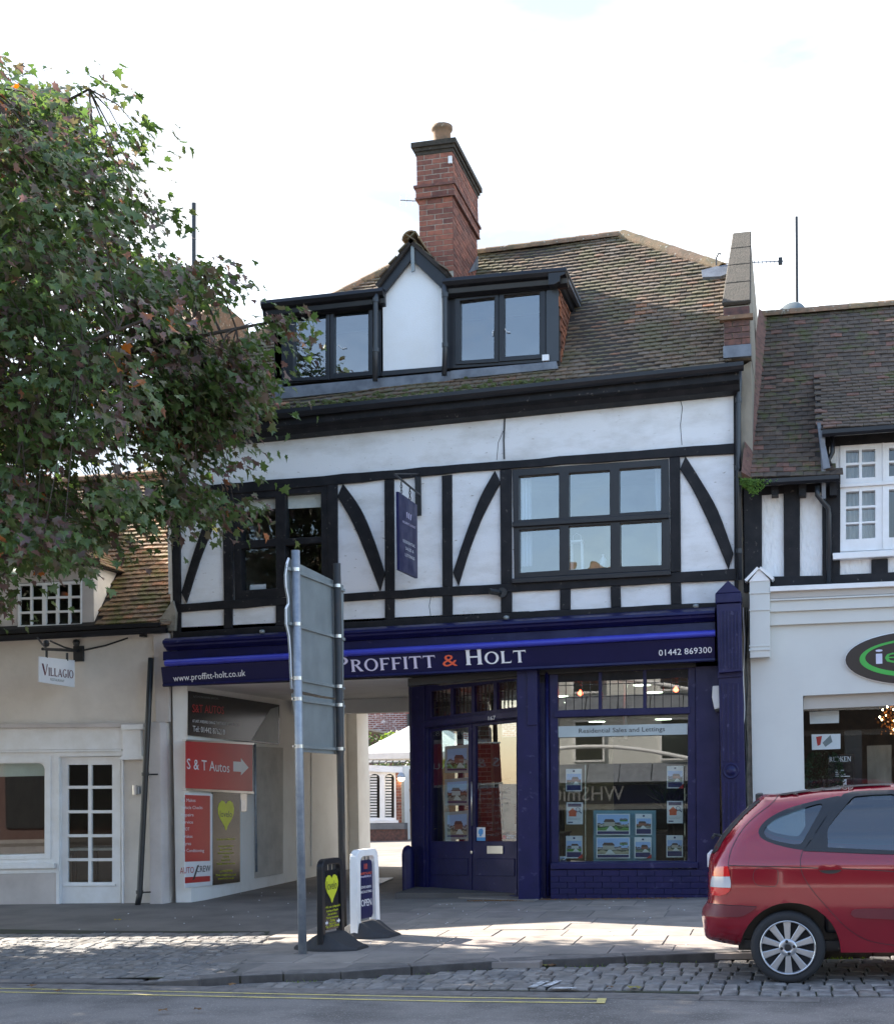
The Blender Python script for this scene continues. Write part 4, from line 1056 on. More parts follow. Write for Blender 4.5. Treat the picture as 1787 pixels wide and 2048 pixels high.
# ---- dormers and gablet
YD = -.06
PD = FY(YD)
def dormer(x0, x1, yt0, yt1, yb0, yb1, panes, cheek=None, corn=None):
    """front between x0,x1; top left/right, bottom left/right in px; corn: cornice outline"""
    fr = [(x0, yt0), (x1, yt1), (x1, yb1), (x0, yb0)]
    d = window('dormer_window', B, PD, fr, panes, -.10, .0, -.045, m='black', gm='glass_double')
    return d
d1p = [[(587, 634), (651, 627), (650, 752), (587, 755)], [(668, 627), (736, 619.5), (736, 742), (668, 747)]]
d1 = dormer(548, 762, 620, 600, 770, 752, d1p)
d2p = [[(920, 602.5), (988, 594.5), (987, 716.5), (920, 721)], [(1008, 591.5), (1078, 584), (1078, 708), (1008, 713)]]
d2 = dormer(886, 1116, 592, 566, 738, 722, d2p)
for dd, q in ((d1, [(577, 624), (659, 616), (659, 759), (577, 763)]), (d1, [(660, 616), (745, 608), (745, 750), (660, 758)]),
              (d2, [(909, 594), (996, 584), (996, 724), (910, 729)]), (d2, [(998, 584), (1090, 575), (1090, 716), (998, 723)])):
    inner = [p for p in ((d1p if dd is d1 else d2p)) if q[0][0] < p[0][0] < q[1][0]][0]
    slab('casement', PD, q, .0, .022, M['black'], dd, holes=[shrink(inner, -1)], bevel=.005)
for dd, P in ((d1, [(676, 690), (684, 697), (692, 695)]), (d2, [(984, 666), (986, 660), (985, 672)]), (d2, [(1009, 657), (1013, 664), (1019, 664)])):
    k = MB(); k.tube([PD.hit(x, y, -.02) for x, y in P], .006, 6); k.build('stay', M['white'], dd)
# rooms behind
def dbox(x0, x1, z0, z1, y1=2.0): room(x0, x1, YD + .12, y1, z0, z1, M['room_blue'], None)
ul, zb = PD.uv(552, 768); ur, zt = PD.uv(758, 604); dbox(ul, ur, zb, zt)
ul2, zb2 = PD.uv(890, 736); ur2, zt2 = PD.uv(1112, 570); dbox(ul2, ur2, zb2, zt2)
# cheeks: side walls running back into the roof
u1r, z1r = PD.uv(1116, 566); _, z1b = PD.uv(1116, 722)
bk = 1.55
k = MB(); k.hull8([(u1r - .10, YD, z1b - .2), (u1r - .10, YD, z1r), (u1r - .10, bk, z1r), (u1r - .10, bk, z1b - .2)], [(u1r, YD, z1b - .2), (u1r, YD, z1r), (u1r, bk, z1r), (u1r, bk, z1b - .2)])
ck = k.build('dormer_cheek', M['underlay'], B)
PCk = Pl((u1r, 0, 0), (0, 1, 0), n=(1, 0, 0))
tile_roof(ck, PCk, [(YD + .06, z1b - .1), (bk - .1, z1b - .1), (bk - .1, z1r), (YD + .06, z1r)], .16, .105, M['tile_red'], 31, lift=.014, sag=0)
ulL, zlt = PD.uv(548, 620); _, zlb = PD.uv(548, 770)
k = MB(); k.hull8([(ulL, YD, zlb - .2), (ulL, YD, zlt), (ulL, bk, zlt), (ulL, bk, zlb - .2)], [(ulL + .1, YD, zlb - .2), (ulL + .1, YD, zlt), (ulL + .1, bk, zlt), (ulL + .1, bk, zlb - .2)]); k.build('dormer_cheek', M['lead'], B)
# flat roofs with deep moulded gutters
def hood(xa, xb, ya, yb, name='dormer_roof', over_l=0.0, over_r=0.0):
    P2 = FY(YD - .22)
    (ua, za), (ub, zb_) = P2.uv(xa, ya), P2.uv(xb, yb)
    prof = [(-.22, 0), (-.23, -.05), (-.2, -.1), (-.14, -.12), (-.13, -.19), (-.06, -.22), (0.02, -.22), (.02, 0)]
    k = MB(); k.loft([[(ua, YD + a, za + b) for a, b in prof], [(ub, YD + a, zb_ + b) for a, b in prof]])
    h = k.build(name, M['black'], B, bevel=.006)
    k = MB(); k.hull8([(ua, YD, za - .12), (ub, YD, zb_ - .12), (ub, bk + .2, zb_ - .10), (ua, bk + .2, za - .10)], [(ua, YD - .2, za), (ub, YD - .2, zb_), (ub, bk + .2, zb_ + .05), (ua, bk + .2, za + .05)]); k.build('roof_deck', M['lead'], h)
    return h, ua, za, ub, zb_
h1, *_ = hood(520, 765, 601, 574)
h2, ua, za, ub, zb_ = hood(884, 1131, 556, 533)
slab('corner_post', PD, [(1092, 572), (1116, 569), (1117, 722), (1092, 724)], .001, .03, M['pipe'], B, bevel=.005)
# return of the right hood along its side
prof = [(.0, 0), (.01, -.05), (-.02, -.1), (-.08, -.12), (-.09, -.19), (-.16, -.22), (-.24, -.22), (-.24, 0)]
k = MB(); k.loft([[(ub + a, YD - .22 - .0 + (0 if True else 0), zb_ + b) for a, b in prof], [(ub + a, 1.62, zb_ + b - .0) for a, b in prof]]); k.build('side_gutter', M['black'], h2, bevel=.006)
# lead aprons under the dormers
slab('lead_apron', FY(-.13), [(553, 775), (905, 742), (905, 762), (540, 800)], -.03, 0, M['lead'], B, bevel=.006)
slab('lead_apron', FY(-.13), [(900, 741), (1112, 722), (1116, 737), (900, 759)], -.03, .004, M['lead'], B, bevel=.006)
# gablet
PGb = FY(-.12)
gab = slab('gablet', PGb, [(765, 590), (823, 515), (883, 577), (884, 737), (766, 747)], -.10, .0, M['render_clean'], B)
slab('gablet_base', PGb, [(763, 742), (885, 732), (885, 741), (763, 752)], .0, .03, M['black'], B, bevel=.004)
PBb = FY(-.2)
slab('barge_board', PBb, [(757, 570), (823, 487), (823, 518), (764, 593)], -.05, .0, M['black'], gab, bevel=.005)
slab('barge_board', PBb, [(823, 487), (891, 547), (891, 578), (880, 574), (823, 518)], -.05, .0, M['black'], gab, bevel=.005)
slab('finial', PBb, [(820.5, 491), (828, 490), (828.5, 541), (822, 544)], .0, .03, M['sign_grey'], gab, bevel=.003)
# gablet roof: two small tiled slopes running back to the chimney
apx = PBb.hit(823, 480); lft = PBb.hit(752, 572); rgt = PBb.hit(897, 547)
for (foot, sd) in ((lft, -1), (rgt, 1)):
    ve = (apx - foot); ve.y = 0
    if sd > 0: pl = Pl(foot, (0, 1, 0), ve, (ve.cross(Vector((0, 1, 0)))) * (-1 if (ve.cross(Vector((0, 1, 0)))).z < 0 else 1))
    else: pl = Pl(foot, (0, -1, 0), ve, (Vector((0, -1, 0)).cross(ve)) * (1 if (Vector((0, -1, 0)).cross(ve)).z > 0 else -1))
    L = ve.length; D_ = 1.6
    if sd > 0: uv = [(-.06, 0), (D_, 0), (D_, L), (-.06, L)]
    else: uv = [(-D_, 0), (.06, 0), (.06, L), (-D_, L)]
    s_ = slab('gablet_roof', pl, uv, -.05, 0, M['underlay'], B, px=False)
    tile_roof(s_, pl, uv, .155, .105, M['tile_main'], 40 + sd, lift=.02, sag=.004)
ridge_run(gab, apx + Vector((0, -.07, .03)), apx + Vector((0, .7, .03)), r=.12)
# dormer downpipes
for P, x in (((752, 578), 752), ((888, 560), 888)):
    P3 = FY(-.24)
    xs = ((755, 583), (751, 600), (751, 700), (750, 762)) if x < 800 else ((887, 566), (890, 590), (890, 690), (888, 751))
    k = MB(); k.tube([P3.hit(*p) for p in xs], .036, 10); pp = k.build('downpipe', M['pipe'], B, smooth=True)
    for t in (xs[1], xs[2]):
        c = P3.hit(*t); k = MB(); k.lathe(c - Vector((0, 0, .03)), [(.001, 0), (.046, 0), (.046, .06), (.001, .06)], 10); k.build('collar', M['pipe'], pp)
bx = PD.hit(1091, 716, .05); tag(wallbox('junction_box', (bx.x - .045, bx.y - .03, bx.z - .04), (bx.x + .045, bx.y + .045, bx.z + .04), M['white'], None), 'small white box at the lower corner of the right dormer window', 'junction box')
# ---------------------------------------------------------------- shopfront (part of the timber framed building)
XA, XB = 332, 1430
def fsec(side, items):
    """items: (Y, ypx left, ypx right) -> points of the section at one end"""
    x = XA if side == 0 else XB
    out = []
    for it in items:
        p = FY(it[0]).hit(x + (it[3] if len(it) > 3 and side == 0 else 0), it[1 + side]); out.append(p)
    ux = sum(p.x for p in out) / len(out)
    return [Vector((ux, p.y, p.z)) for p in out]
def fascia(name, items, m, parent=B, **kw):
    k = MB(); k.loft([fsec(0, items), fsec(1, items)]); return k.build(name, M[m], parent, **kw)
fascia('cornice', [(0, 1279, 1213), (-.27, 1277, 1217), (-.36, 1281, 1221), (-.37, 1286, 1226), (-.33, 1290, 1229), (-.32, 1294, 1234), (-.26, 1298, 1238), (-.22, 1302, 1243), (0, 1302, 1243)], 'navy', bevel=.006)
fascia('frieze', [(0, 1303, 1244), (-.20, 1303, 1244), (-.21, 1321, 1262), (0, 1321, 1262)], 'navy')
ang = [(0, 0)]
cyl = []
for i in range(9):
    a = R(-90 + 180 * i / 8); cyl.append((-.36 - .075 * math.cos(a), 1326.5 + 7 * math.sin(a), 1266.5 + 7 * math.sin(a)))
fascia('blind_box', [(-.2, 1321.5, 1262)] + cyl + [(-.2, 1332, 1273)], 'navy_bright', smooth=False)
board = fascia('sign_board', [(-.05, 1334, 1274), (-.36, 1334, 1274), (-.30, 1371, 1320), (-.05, 1371, 1320)], 'navy_dark', bevel=.004)
fascia('sign_lip', [(-.05, 1371.5, 1320.5), (-.33, 1368, 1316), (-.335, 1372, 1320.5), (-.30, 1374, 1323), (-.05, 1374, 1323)], 'navy')
s0, s1 = fsec(0, [(-.36, 1334, 1274), (-.30, 1371, 1320)]), fsec(1, [(-.36, 1334, 1274), (-.30, 1371, 1320)])
uu = (s1[1] - s0[1]).normalized(); vv = (s0[0] - s0[1]).normalized(); vv = (vv - uu * vv.dot(uu)).normalized(); nn = uu.cross(vv)
SB = Pl(s0[1], uu, vv, nn)
text('www.proffitt-holt.co.uk', SB, (347, 1363), (491, 1352), 12.5, M['lettering'], board, d=.004)
text('01442 869300', SB, (1317, 1312), (1423, 1305.5), 12, M['lettering'], board, d=.004)
serif('Proffitt', SB, (672, 1345.5), (871, 1335), 31, M['lilac'], board, small=.78)
text('&', SB, (885, 1333.5), (915, 1331.5), 23.5, M['orange'], board, d=.006)
serif('Holt', SB, (931, 1330.5), (1052, 1324.5), 31, M['lettering'], board, small=.78)
# small round lamps on the cornice
for x, y in ((1012, 1239), (1391, 1216), (524, 1267)):
    c = FY(-.3).hit(x, y); k = MB(); k.lathe(c, [(.001, 0), (.028, 0), (.04, .02), (.034, .045), (.001, .055)], 12); k.build('cornice_lamp', M['sign_grey'], B, smooth=True)
# ---- right pilaster with pointed cap, flutes and roundel
PP = FY(-.46)
pil = slab('pilaster', PP, [(1432, 1208), (1481, 1205), (1483, 1342), (1436, 1346)], -.4, 0, M['navy'], B, bevel=.006)
for i in range(6):
    x = 1439 + i * 7.0
    slab('flute', PP, [(x, 1222), (x + 3.4, 1222), (x + 4.8, 1336), (x + 1.4, 1337)], 0, .016, M['navy'], pil, bevel=.004, seg=1)
cb = PP.uvs([(1430, 1207), (1482, 1204)]); ct = PP.uv(1456, 1162)
k = MB(); (ux0, vz0), (ux1, vz1) = cb
k.hull8([(ux0, -.50, vz0), (ux1, -.50, vz1), (ux1, -.08, vz1), (ux0, -.08, vz0)], [(ux0, -.50, vz0 + .12), (ux1, -.50, vz1 + .12), (ux1, -.08, vz1 + .12), (ux0, -.08, vz0 + .12)])
um = (ux0 + ux1) / 2
k.v += [Vector(p) for p in ((ux0, -.50, vz0 + .122), (ux1, -.50, vz1 + .122), (ux1, -.08, vz1 + .122), (ux0, -.08, vz0 + .122), (um, -.50, ct[1]), (um, -.1, ct[1]))]
n = len(k.v) - 6; k.f += [[n, n + 1, n + 4], [n + 1, n + 2, n + 5, n + 4], [n + 2, n + 3, n + 5], [n + 3, n, n + 4, n + 5], [n, n + 3, n + 2, n + 1]]
k.build('pilaster_cap', M['navy'], pil, bevel=.008)
PL2 = FY(-.30)
gz1 = Zp(-.7, -.3)
lo = PL2.uvs([(1436, 1342), (1484, 1339)])
pl2 = slab('pilaster_shaft', PL2, [(lo[0][0] + .02, gz1 - .05), (lo[1][0] + .02, gz1 - .05), (lo[1][0], lo[1][1] - .01), (lo[0][0], lo[0][1] - .01)], -.28, 0, M['navy'], B, px=False, bevel=.006)
slab('pilaster_band', PL2, [(1434, 1344), (1485, 1341), (1485, 1353), (1434, 1357)], 0.002, .03, M['navy'], pl2, bevel=.006)
for (ya, yb) in ((1367, 1524), (1564, 1745)):
    for i in range(4):
        x = 1443 + i * 9.6 + (ya - 1367) * .004
        slab('flute', PL2, [(x, ya), (x + 4.4, ya), (x + 5.2, yb), (x + .8, yb)], 0, .018, M['navy'], pl2, bevel=.005, seg=1)
c = PL2.hit(1461, 1542); k = MB()
k.lathe(c, [(.001, 0), (.105, 0), (.105, .015), (.088, .022), (.078, .008), (.062, .008), (.05, .026), (.02, .034), (.001, .035)], 24, (0, -1, 0)); k.build('roundel', M['navy'], pl2, smooth=True)
# ---- bay window between pillars
SF = FY(0.02)
win_out = [(1098, 1337), (1390, 1326), (1392, 1737), (1102, 1739)]
lights = [[(1115, 1347), (1196, 1344), (1196, 1418), (1115, 1421)], [(1203, 1344), (1285, 1341), (1285, 1416), (1203, 1418)], [(1292, 1341), (1375, 1338), (1375, 1414), (1292, 1416)]]
mainp = [(1115, 1436), (1375, 1428), (1374, 1722), (1116, 1724)]
shopw = slab('shop_window', SF, win_out, -.10, .0, M['navy'], B, holes=lights + [mainp], bevel=.006)
slab('transom_bar', SF, [(1108, 1422), (1380, 1414), (1380, 1427), (1108, 1435)], .002, .04, M['navy'], shopw, bevel=.006)
slab('shop_sill', SF, [(1100, 1727), (1396, 1725), (1396, 1737), (1100, 1739)], .002, .10, M['navy'], shopw, bevel=.008)
def lead_lights(parent, pl, q, nx, ny, m='black', w=.012, d0=-.05):
    """leaded bars in a small light"""
    (u0, v0), (u1, v1), (u2, v2), (u3, v3) = pl.uvs(q, d0)
    for i in range(1, nx):
        t = i / nx; a = (u0 + (u1 - u0) * t, v0 + (v1 - v0) * t); b = (u3 + (u2 - u3) * t, v3 + (v2 - v3) * t)
        slab('lead_bar', pl, [(b[0] - w / 2, b[1]), (b[0] + w / 2, b[1]), (a[0] + w / 2, a[1]), (a[0] - w / 2, a[1])], d0 - .006, d0 + .01, M[m], parent, px=False)
    for j in range(1, ny):
        t = j / ny; a = (u0 + (u3 - u0) * t, v0 + (v3 - v0) * t); b = (u1 + (u2 - u1) * t, v1 + (v2 - v1) * t)
        slab('lead_bar', pl, [(a[0], a[1] - w / 2), (b[0], b[1] - w / 2), (b[0], b[1] + w / 2), (a[0], a[1] + w / 2)], d0 - .007, d0 + .012, M[m], parent, px=False)
for q in lights:
    slab('pane', SF, shrink(q, -2), -.055, -.05, M['glass_shop'], shopw)
    lead_lights(shopw, SF, q, 5, 3, w=.009)
# the big pane leans back a little in its frame, as old shop glass does
uvm = SF.uvs(shrink(mainp, -2), -.03)
k = MB(); LEAN = math.tan(R(2.3))
vb = uvm[3][1]
k.hull8([SF.w(u, v, -.014 - (v - vb) * LEAN) for u, v in uvm], [SF.w(u, v, -.008 - (v - vb) * LEAN) for u, v in uvm]); k.build('pane', M['glass_shop'], shopw)
fv = slab('vinyl_strip', SF, [(1116, 1453), (1374, 1447), (1374, 1469), (1116, 1475)], -.006, -.004, M['frost'], shopw)
text('Residential Sales and Lettings', SF, (1157, 1466.5), (1329, 1462.5), 9, M['charcoal'], fv, d=-.0005)
# side panel, pillar and recess
slab('side_panel', FY(-.02), [(1390, 1322), (1438, 1320), (1440, 1795), (1393, 1797)], -.1, 0, M['navy'], B, bevel=.005)
slab('recess_panel', FY(.05), [(1070, 1338), (1100, 1336), (1104, 1798), (1072, 1799)], -.1, 0, M['navy'], B, bevel=.005)
k = MB(); P4 = FY(.0); k.tube([P4.hit(1093, 1345), P4.hit(1095, 1792)], .028, 8); k.build('recess_bead', M['navy'], B, smooth=True)
PQ = FY(-.16)
pq = slab('pillar', PQ, [(1033, 1341), (1074, 1339), (1078, 1801), (1036, 1803)], -.3, 0, M['navy'], B, bevel=.006)
slab('pillar_block', PQ, [(1053, 1340), (1073, 1339), (1074, 1450), (1054, 1451)], .002, .03, M['navy'], pq, bevel=.006)
# painted brick stall riser
ru0, rv0 = FY(-.04).uv(1101, 1797); ru1, rv1 = FY(-.04).uv(1438, 1739)
sr = wallbox('stall_riser', (ru0, -.03, rv0 - .1), (ru1, .2, rv1), M['navy'], B)
brick_face(sr, FY(-.06), ru0, ru1, rv0 - .02, rv1 - .005, .235, .083, M['navy'], 21, depth=.03, joint=.007)
# header over the entrance
slab('entrance_header', FY(-.02), [(815, 1357), (1040, 1336), (1440, 1318), (1440, 1332), (1040, 1352), (815, 1373)], -.15, 0, M['black'], B, bevel=.005)
# ---- splayed entrance doors
AD = R(35)
o_ = FY(.16).hit(1040, 1600)
DP = Pl((o_.x, o_.y, 0), (math.cos(AD), -math.sin(AD), 0), n=(-math.sin(AD), -math.cos(AD), 0))
dl = [[(862, 1383), (900, 1378), (900, 1430), (862, 1434)], [(906, 1377), (942, 1373), (942, 1425), (906, 1429)], [(948, 1372), (986, 1367), (986, 1420), (948, 1424)], [(993, 1366), (1032, 1361), (1032, 1414), (993, 1419)]]
gl_l = [(861, 1464), (936, 1455), (936, 1683), (861, 1683)]
gl_r = [(951, 1453), (1032, 1445), (1032, 1683), (951, 1683)]
frame_out = [(846, 1368), (1040, 1346), (1040, 1800), (846, 1788)]
dfr = slab('entrance_frame', DP, frame_out, -.14, .0, M['navy'], B, holes=dl + [[(855, 1457), (1034, 1437), (1034, 1791), (855, 1784)]], bevel=.006)
for q in dl:
    slab('pane', DP, shrink(q, -2), -.055, -.05, M['glass_shop'], dfr); lead_lights(dfr, DP, q, 5, 3, w=.01)
slab('entrance_transom', DP, [(848, 1443), (1038, 1421), (1038, 1434), (848, 1455)], .002, .05, M['navy'], dfr, bevel=.006)
text('167', DP, (976, 1441), (990, 1439.5), 8, M['lettering'], dfr, d=.056)
dl_ = slab('door', DP, [(856, 1458), (943, 1448), (943, 1787), (856, 1783)], -.09, -.04, M['navy'], B, holes=[gl_l], bevel=.004)
dr_ = slab('door', DP, [(944.5, 1448), (1033, 1438), (1033, 1790), (944.5, 1787)], -.09, -.04, M['navy'], B, holes=[gl_r], bevel=.004)
for d_, g_ in ((dl_, gl_l), (dr_, gl_r)):
    slab('pane', DP, shrink(g_, -2), -.068, -.062, M['glass_shop'], d_)
for d_, q in ((dl_, [(862, 1717), (935, 1717), (935, 1751), (862, 1750)]), (dr_, [(951, 1717), (1028, 1718), (1028, 1753), (951, 1752)])):
    slab('door_panel', DP, q, -.04, -.026, M['navy'], d_, bevel=.01)
    q2 = shrink(q, 7)
slab('letterbox', DP, [(973, 1692), (1005, 1692), (1005, 1708), (973, 1708)], -.038, -.02, M['steel'], dr_, bevel=.004)
c = DP.hit(943, 1705, -.035); k = MB(); k.lathe(c, [(.001, 0), (.024, 0), (.024, .014), (.001, .016)], 14, DP.n); k.build('lock', M['steel'], dl_)
k = MB(); k.tube([DP.hit(942.5, 1564, -.02), DP.hit(942.5, 1566, .015), DP.hit(943, 1649, .015), DP.hit(943, 1651, -.02)], .011, 8); k.build('pull_handle', M['steel'], dl_, smooth=True)
st = slab('sticker', DP, [(951, 1655), (970, 1655), (970, 1682), (951, 1682)], -.061, -.06, M['paper'], dr_)
M['sky_blue'] = mat('light_blue_print', (.07, .32, .68), rough=.4)
slab('sticker_band', DP, [(951, 1675), (970, 1675), (970, 1682), (951, 1682)], -.0595, -.0585, M['sky_blue'], st)
slab('sticker_tree', DP, [(958, 1659), (963, 1657), (966, 1662), (965, 1668), (962, 1671), (963, 1673), (958, 1673), (959, 1670), (956, 1667), (956, 1662)], -.0595, -.0585, M['sky_blue'], st)
s2 = slab('sticker_mark', DP, [(1005, 1671), (1011, 1671), (1011, 1678), (1005, 1678)], -.061, -.06, M['red_print'], dr_)
text('H', DP, (1006, 1677.5), (1010, 1677.5), 6, M['lettering'], s2, d=-.058)
text('Mortgage', DP, (1013, 1673), (1028, 1673), 4, M['lettering'], s2, d=-.06); text('Advice Bureau', DP, (1013, 1678), (1031, 1678), 4, M['lettering'], s2, d=-.06)
# corner post and flank of the entrance
cp = slab('corner_post', DP, [(822, 1365), (848, 1364), (848, 1788), (824, 1789)], -.25, .02, M['navy'], B, bevel=.006)
cpx = DP.hit(823, 1700, -.1)
SIDEX, SIDEY = cpx.x, cpx.y
# doorway step
stp = [DP.hit(846, 1788, .0), DP.hit(1040, 1796, .0)]
k = MB(); q = [Vector((stp[0].x - .35, stp[0].y + .1, 0)), Vector((stp[0].x - .1, stp[0].y - .55, 0)), Vector((-3.3, -.4, 0)), Vector((-3.25, .1, 0)), Vector((stp[1].x, stp[1].y + .1, 0)), Vector((stp[0].x, stp[0].y + .2, 0))]
k.hull8([(p.x, p.y, -.2) for p in q], [(p.x, p.y, Zp(p.x, p.y) + .012) for p in q]); k.build('door_step', M['slab'], B, bevel=.006)
# glazed flank of the shop along the passage
FL = Pl((SIDEX, SIDEY, 0), (0, -1, 0), n=(-1, 0, 0))
fl_out = [(-4.6, -.2), (.02, -.2), (.02, CEIL), (-4.6, CEIL)]
fl_h = [[(-1.55, .55), (-.12, .55), (-.12, 2.45), (-1.55, 2.45)], [(-3.1, .55), (-1.65, .55), (-1.65, 2.45), (-3.1, 2.45)], [(-4.5, .55), (-3.2, .55), (-3.2, 2.45), (-4.5, 2.45)]]
flk = slab('shop_flank', FL, fl_out, -.1, 0, M['navy'], B, px=False, holes=fl_h)
for q in fl_h: slab('pane', FL, q, -.055, -.05, M['glass_shop'], flk, px=False)
wallbox('shop_side_wall', (SIDEX, SIDEY + 4.6, -.2), (SIDEX + .15, DEPTH - .26, CEIL - .002), M['room'], B)
wallbox('shop_floor', (SIDEX + .12, .3, -.1), (XR - .14, DEPTH - .26, .02), M['carpet'], B)
wallbox('shop_ceiling', (-4.9, .13, 3.0), (XR - .14, DEPTH - .26, 3.045), M['room'], B)
wallbox('front_lintel', (-3.35, .03, 2.92), (XR - .14, .125, 4.0), M['timber'], B)
wallbox('front_lintel', (XL + .1, .0, CEIL + .003), (-3.36, .12, 3.9), M['timber'], B)
# ---- things in the shop
def hz(x, y, z): r = ray(x, y); return EYE + r * ((z - EYE.z) / r.z)
def disc(c, r, m, name, label, cat, group, dn=.02, k_=16):
    t = thing(name, label, cat, c, group)
    k = MB(); k.lathe(c - Vector((0, 0, dn)), [(.001, 0), (r, 0), (r, dn - .002), (.001, dn - .002)], k_); k.build('lens', m, t)
    k = MB(); k.lathe(c - Vector((0, 0, dn - .006)), [(r + .002, 0), (r + .03, .004), (r + .03, .012), (r + .002, .012)], k_); k.build('rim', M['white'], t)
where = ['near the top of the middle leaded light', 'in the right leaded light', 'below the right leaded light’s first lamp', 'lowest in the right leaded light', 'in the left leaded light', 'low in the left leaded light', 'at the far left edge of the leaded lights']
for (x, y), w_ in zip(((1283, 1368.5), (1309, 1383), (1325, 1396), (1344, 1409.5), (1143, 1403), (1172, 1416), (1119, 1391)), where):
    disc(hz(x, y, 2.998), .13, M['lamp_white'], 'ceiling_light', 'round ceiling downlight seen ' + w_, 'ceiling light', 'downlights in the blue shop')
for (x, y), w_ in zip(((1193, 1442), (1326, 1437)), ('left', 'right')):
    c = hz(x, y, 2.62); c = Vector((c.x, min(c.y, 7.6), c.z)); wallbox('bulkhead', (c.x - .5, c.y - .4, 2.621), (c.x + .5, c.y + .35, 2.998), M['room'], B)
    disc(c, .14, M['lamp_white'], 'ceiling_light', f'round downlight above the frosted lettering strip, {w_} of the two', 'ceiling light', 'downlights in the blue shop')
def pendant(x, y, Y, label, r=.03):
    c = FY(Y).hit(x, y); t = thing('pendant_lamp', label, 'lamp', c, 'red pendant lamps in the blue shop')
    k = MB(); k.tube([c + Vector((0, 0, .05)), (c.x, c.y, 2.998)], .004, 5); k.build('cord', M['iron'], t)
    k = MB(); k.lathe(c - Vector((0, 0, .035)), [(.004, 0), (r, .02), (r * 1.1, .04), (r * .5, .07), (.008, .085)], 12); k.build('bulb', M['lamp_red'], t, smooth=True)
for x, y, Y, l in ((1160, 1387, .9, 'glowing red pendant lamp in the left leaded window light'), (1351, 1380, .9, 'glowing red pendant lamp in the right leaded window light'), (1250, 1388, 1.6, 'small red pendant lamp in the middle leaded light'),
                   (910, 1418, 2.2, 'brighter red pendant lamp above the left door leaf'), (874, 1427, 2.8, 'smaller red pendant lamp left above the left door leaf')):
    pendant(x, y, Y, l, .034 if 'small' not in l else .02)
k = MB(); k.tube([FY(1.4).hit(1250, 1347), FY(1.4).hit(1250, 1478)], .03, 10); tag(k.build('ceiling_pole', M['steel'], None), 'steel pole hanging behind the frosted lettering strip', 'pole')
PIC = [picmat(f'house_print', i, grass=g, house=h) for i, (g, h) in enumerate((((.10, .2, .05), (.5, .45, .4)), ((.2, .19, .16), (.36, .15, .1)), ((.06, .2, .03), (.25, .3, .4)), ((.28, .25, .17), (.45, .42, .4)), ((.12, .16, .1), (.2, .25, .35))))]
M['card_navy'] = mat('navy_print', (.02, .025, .12), rough=.35); M['house_orange'] = mat('orange_print', (.72, .13, .05), rough=.4); M['teal'] = mat('teal_board', (.16, .30, .36), (.14, .27, .33), rough=.4)
M['print_wall'] = [mat('print_cream', (.5, .45, .38), rough=.3), mat('print_brick', (.30, .13, .09), rough=.3), mat('print_white', (.66, .66, .66), rough=.3)]
M['print_roof'] = mat('print_roof', (.10, .06, .05), rough=.3)
def print_house(pl, q, d, i, par):
    """a little printed house on a photograph"""
    (x0, y0), (x1, _), _, (_, y1) = q; r = random.Random(i * 7 + int(x0)); c = r.uniform(.4, .62); w = r.uniform(.2, .27)
    X = lambda a: x0 + (x1 - x0) * a; Y = lambda b: y0 + (y1 - y0) * b
    slab('print_house', pl, [(X(c - w), Y(.45)), (X(c + w), Y(.45)), (X(c + w), Y(.72)), (X(c - w), Y(.72))], d, d + .0008, M['print_wall'][i % 3], par)
    slab('print_roof', pl, [(X(c - w * .8), Y(.28)), (X(c + w * .7), Y(.28)), (X(c + w * 1.12), Y(.46)), (X(c - w * 1.12), Y(.46))], d, d + .001, M['print_roof'], par)
    slab('print_drive', pl, [(X(c), Y(.72)), (X(c + .1), Y(.72)), (X(c + .3), Y(.99)), (X(c - .15), Y(.99))], d, d + .0008, M['canvas'], par)
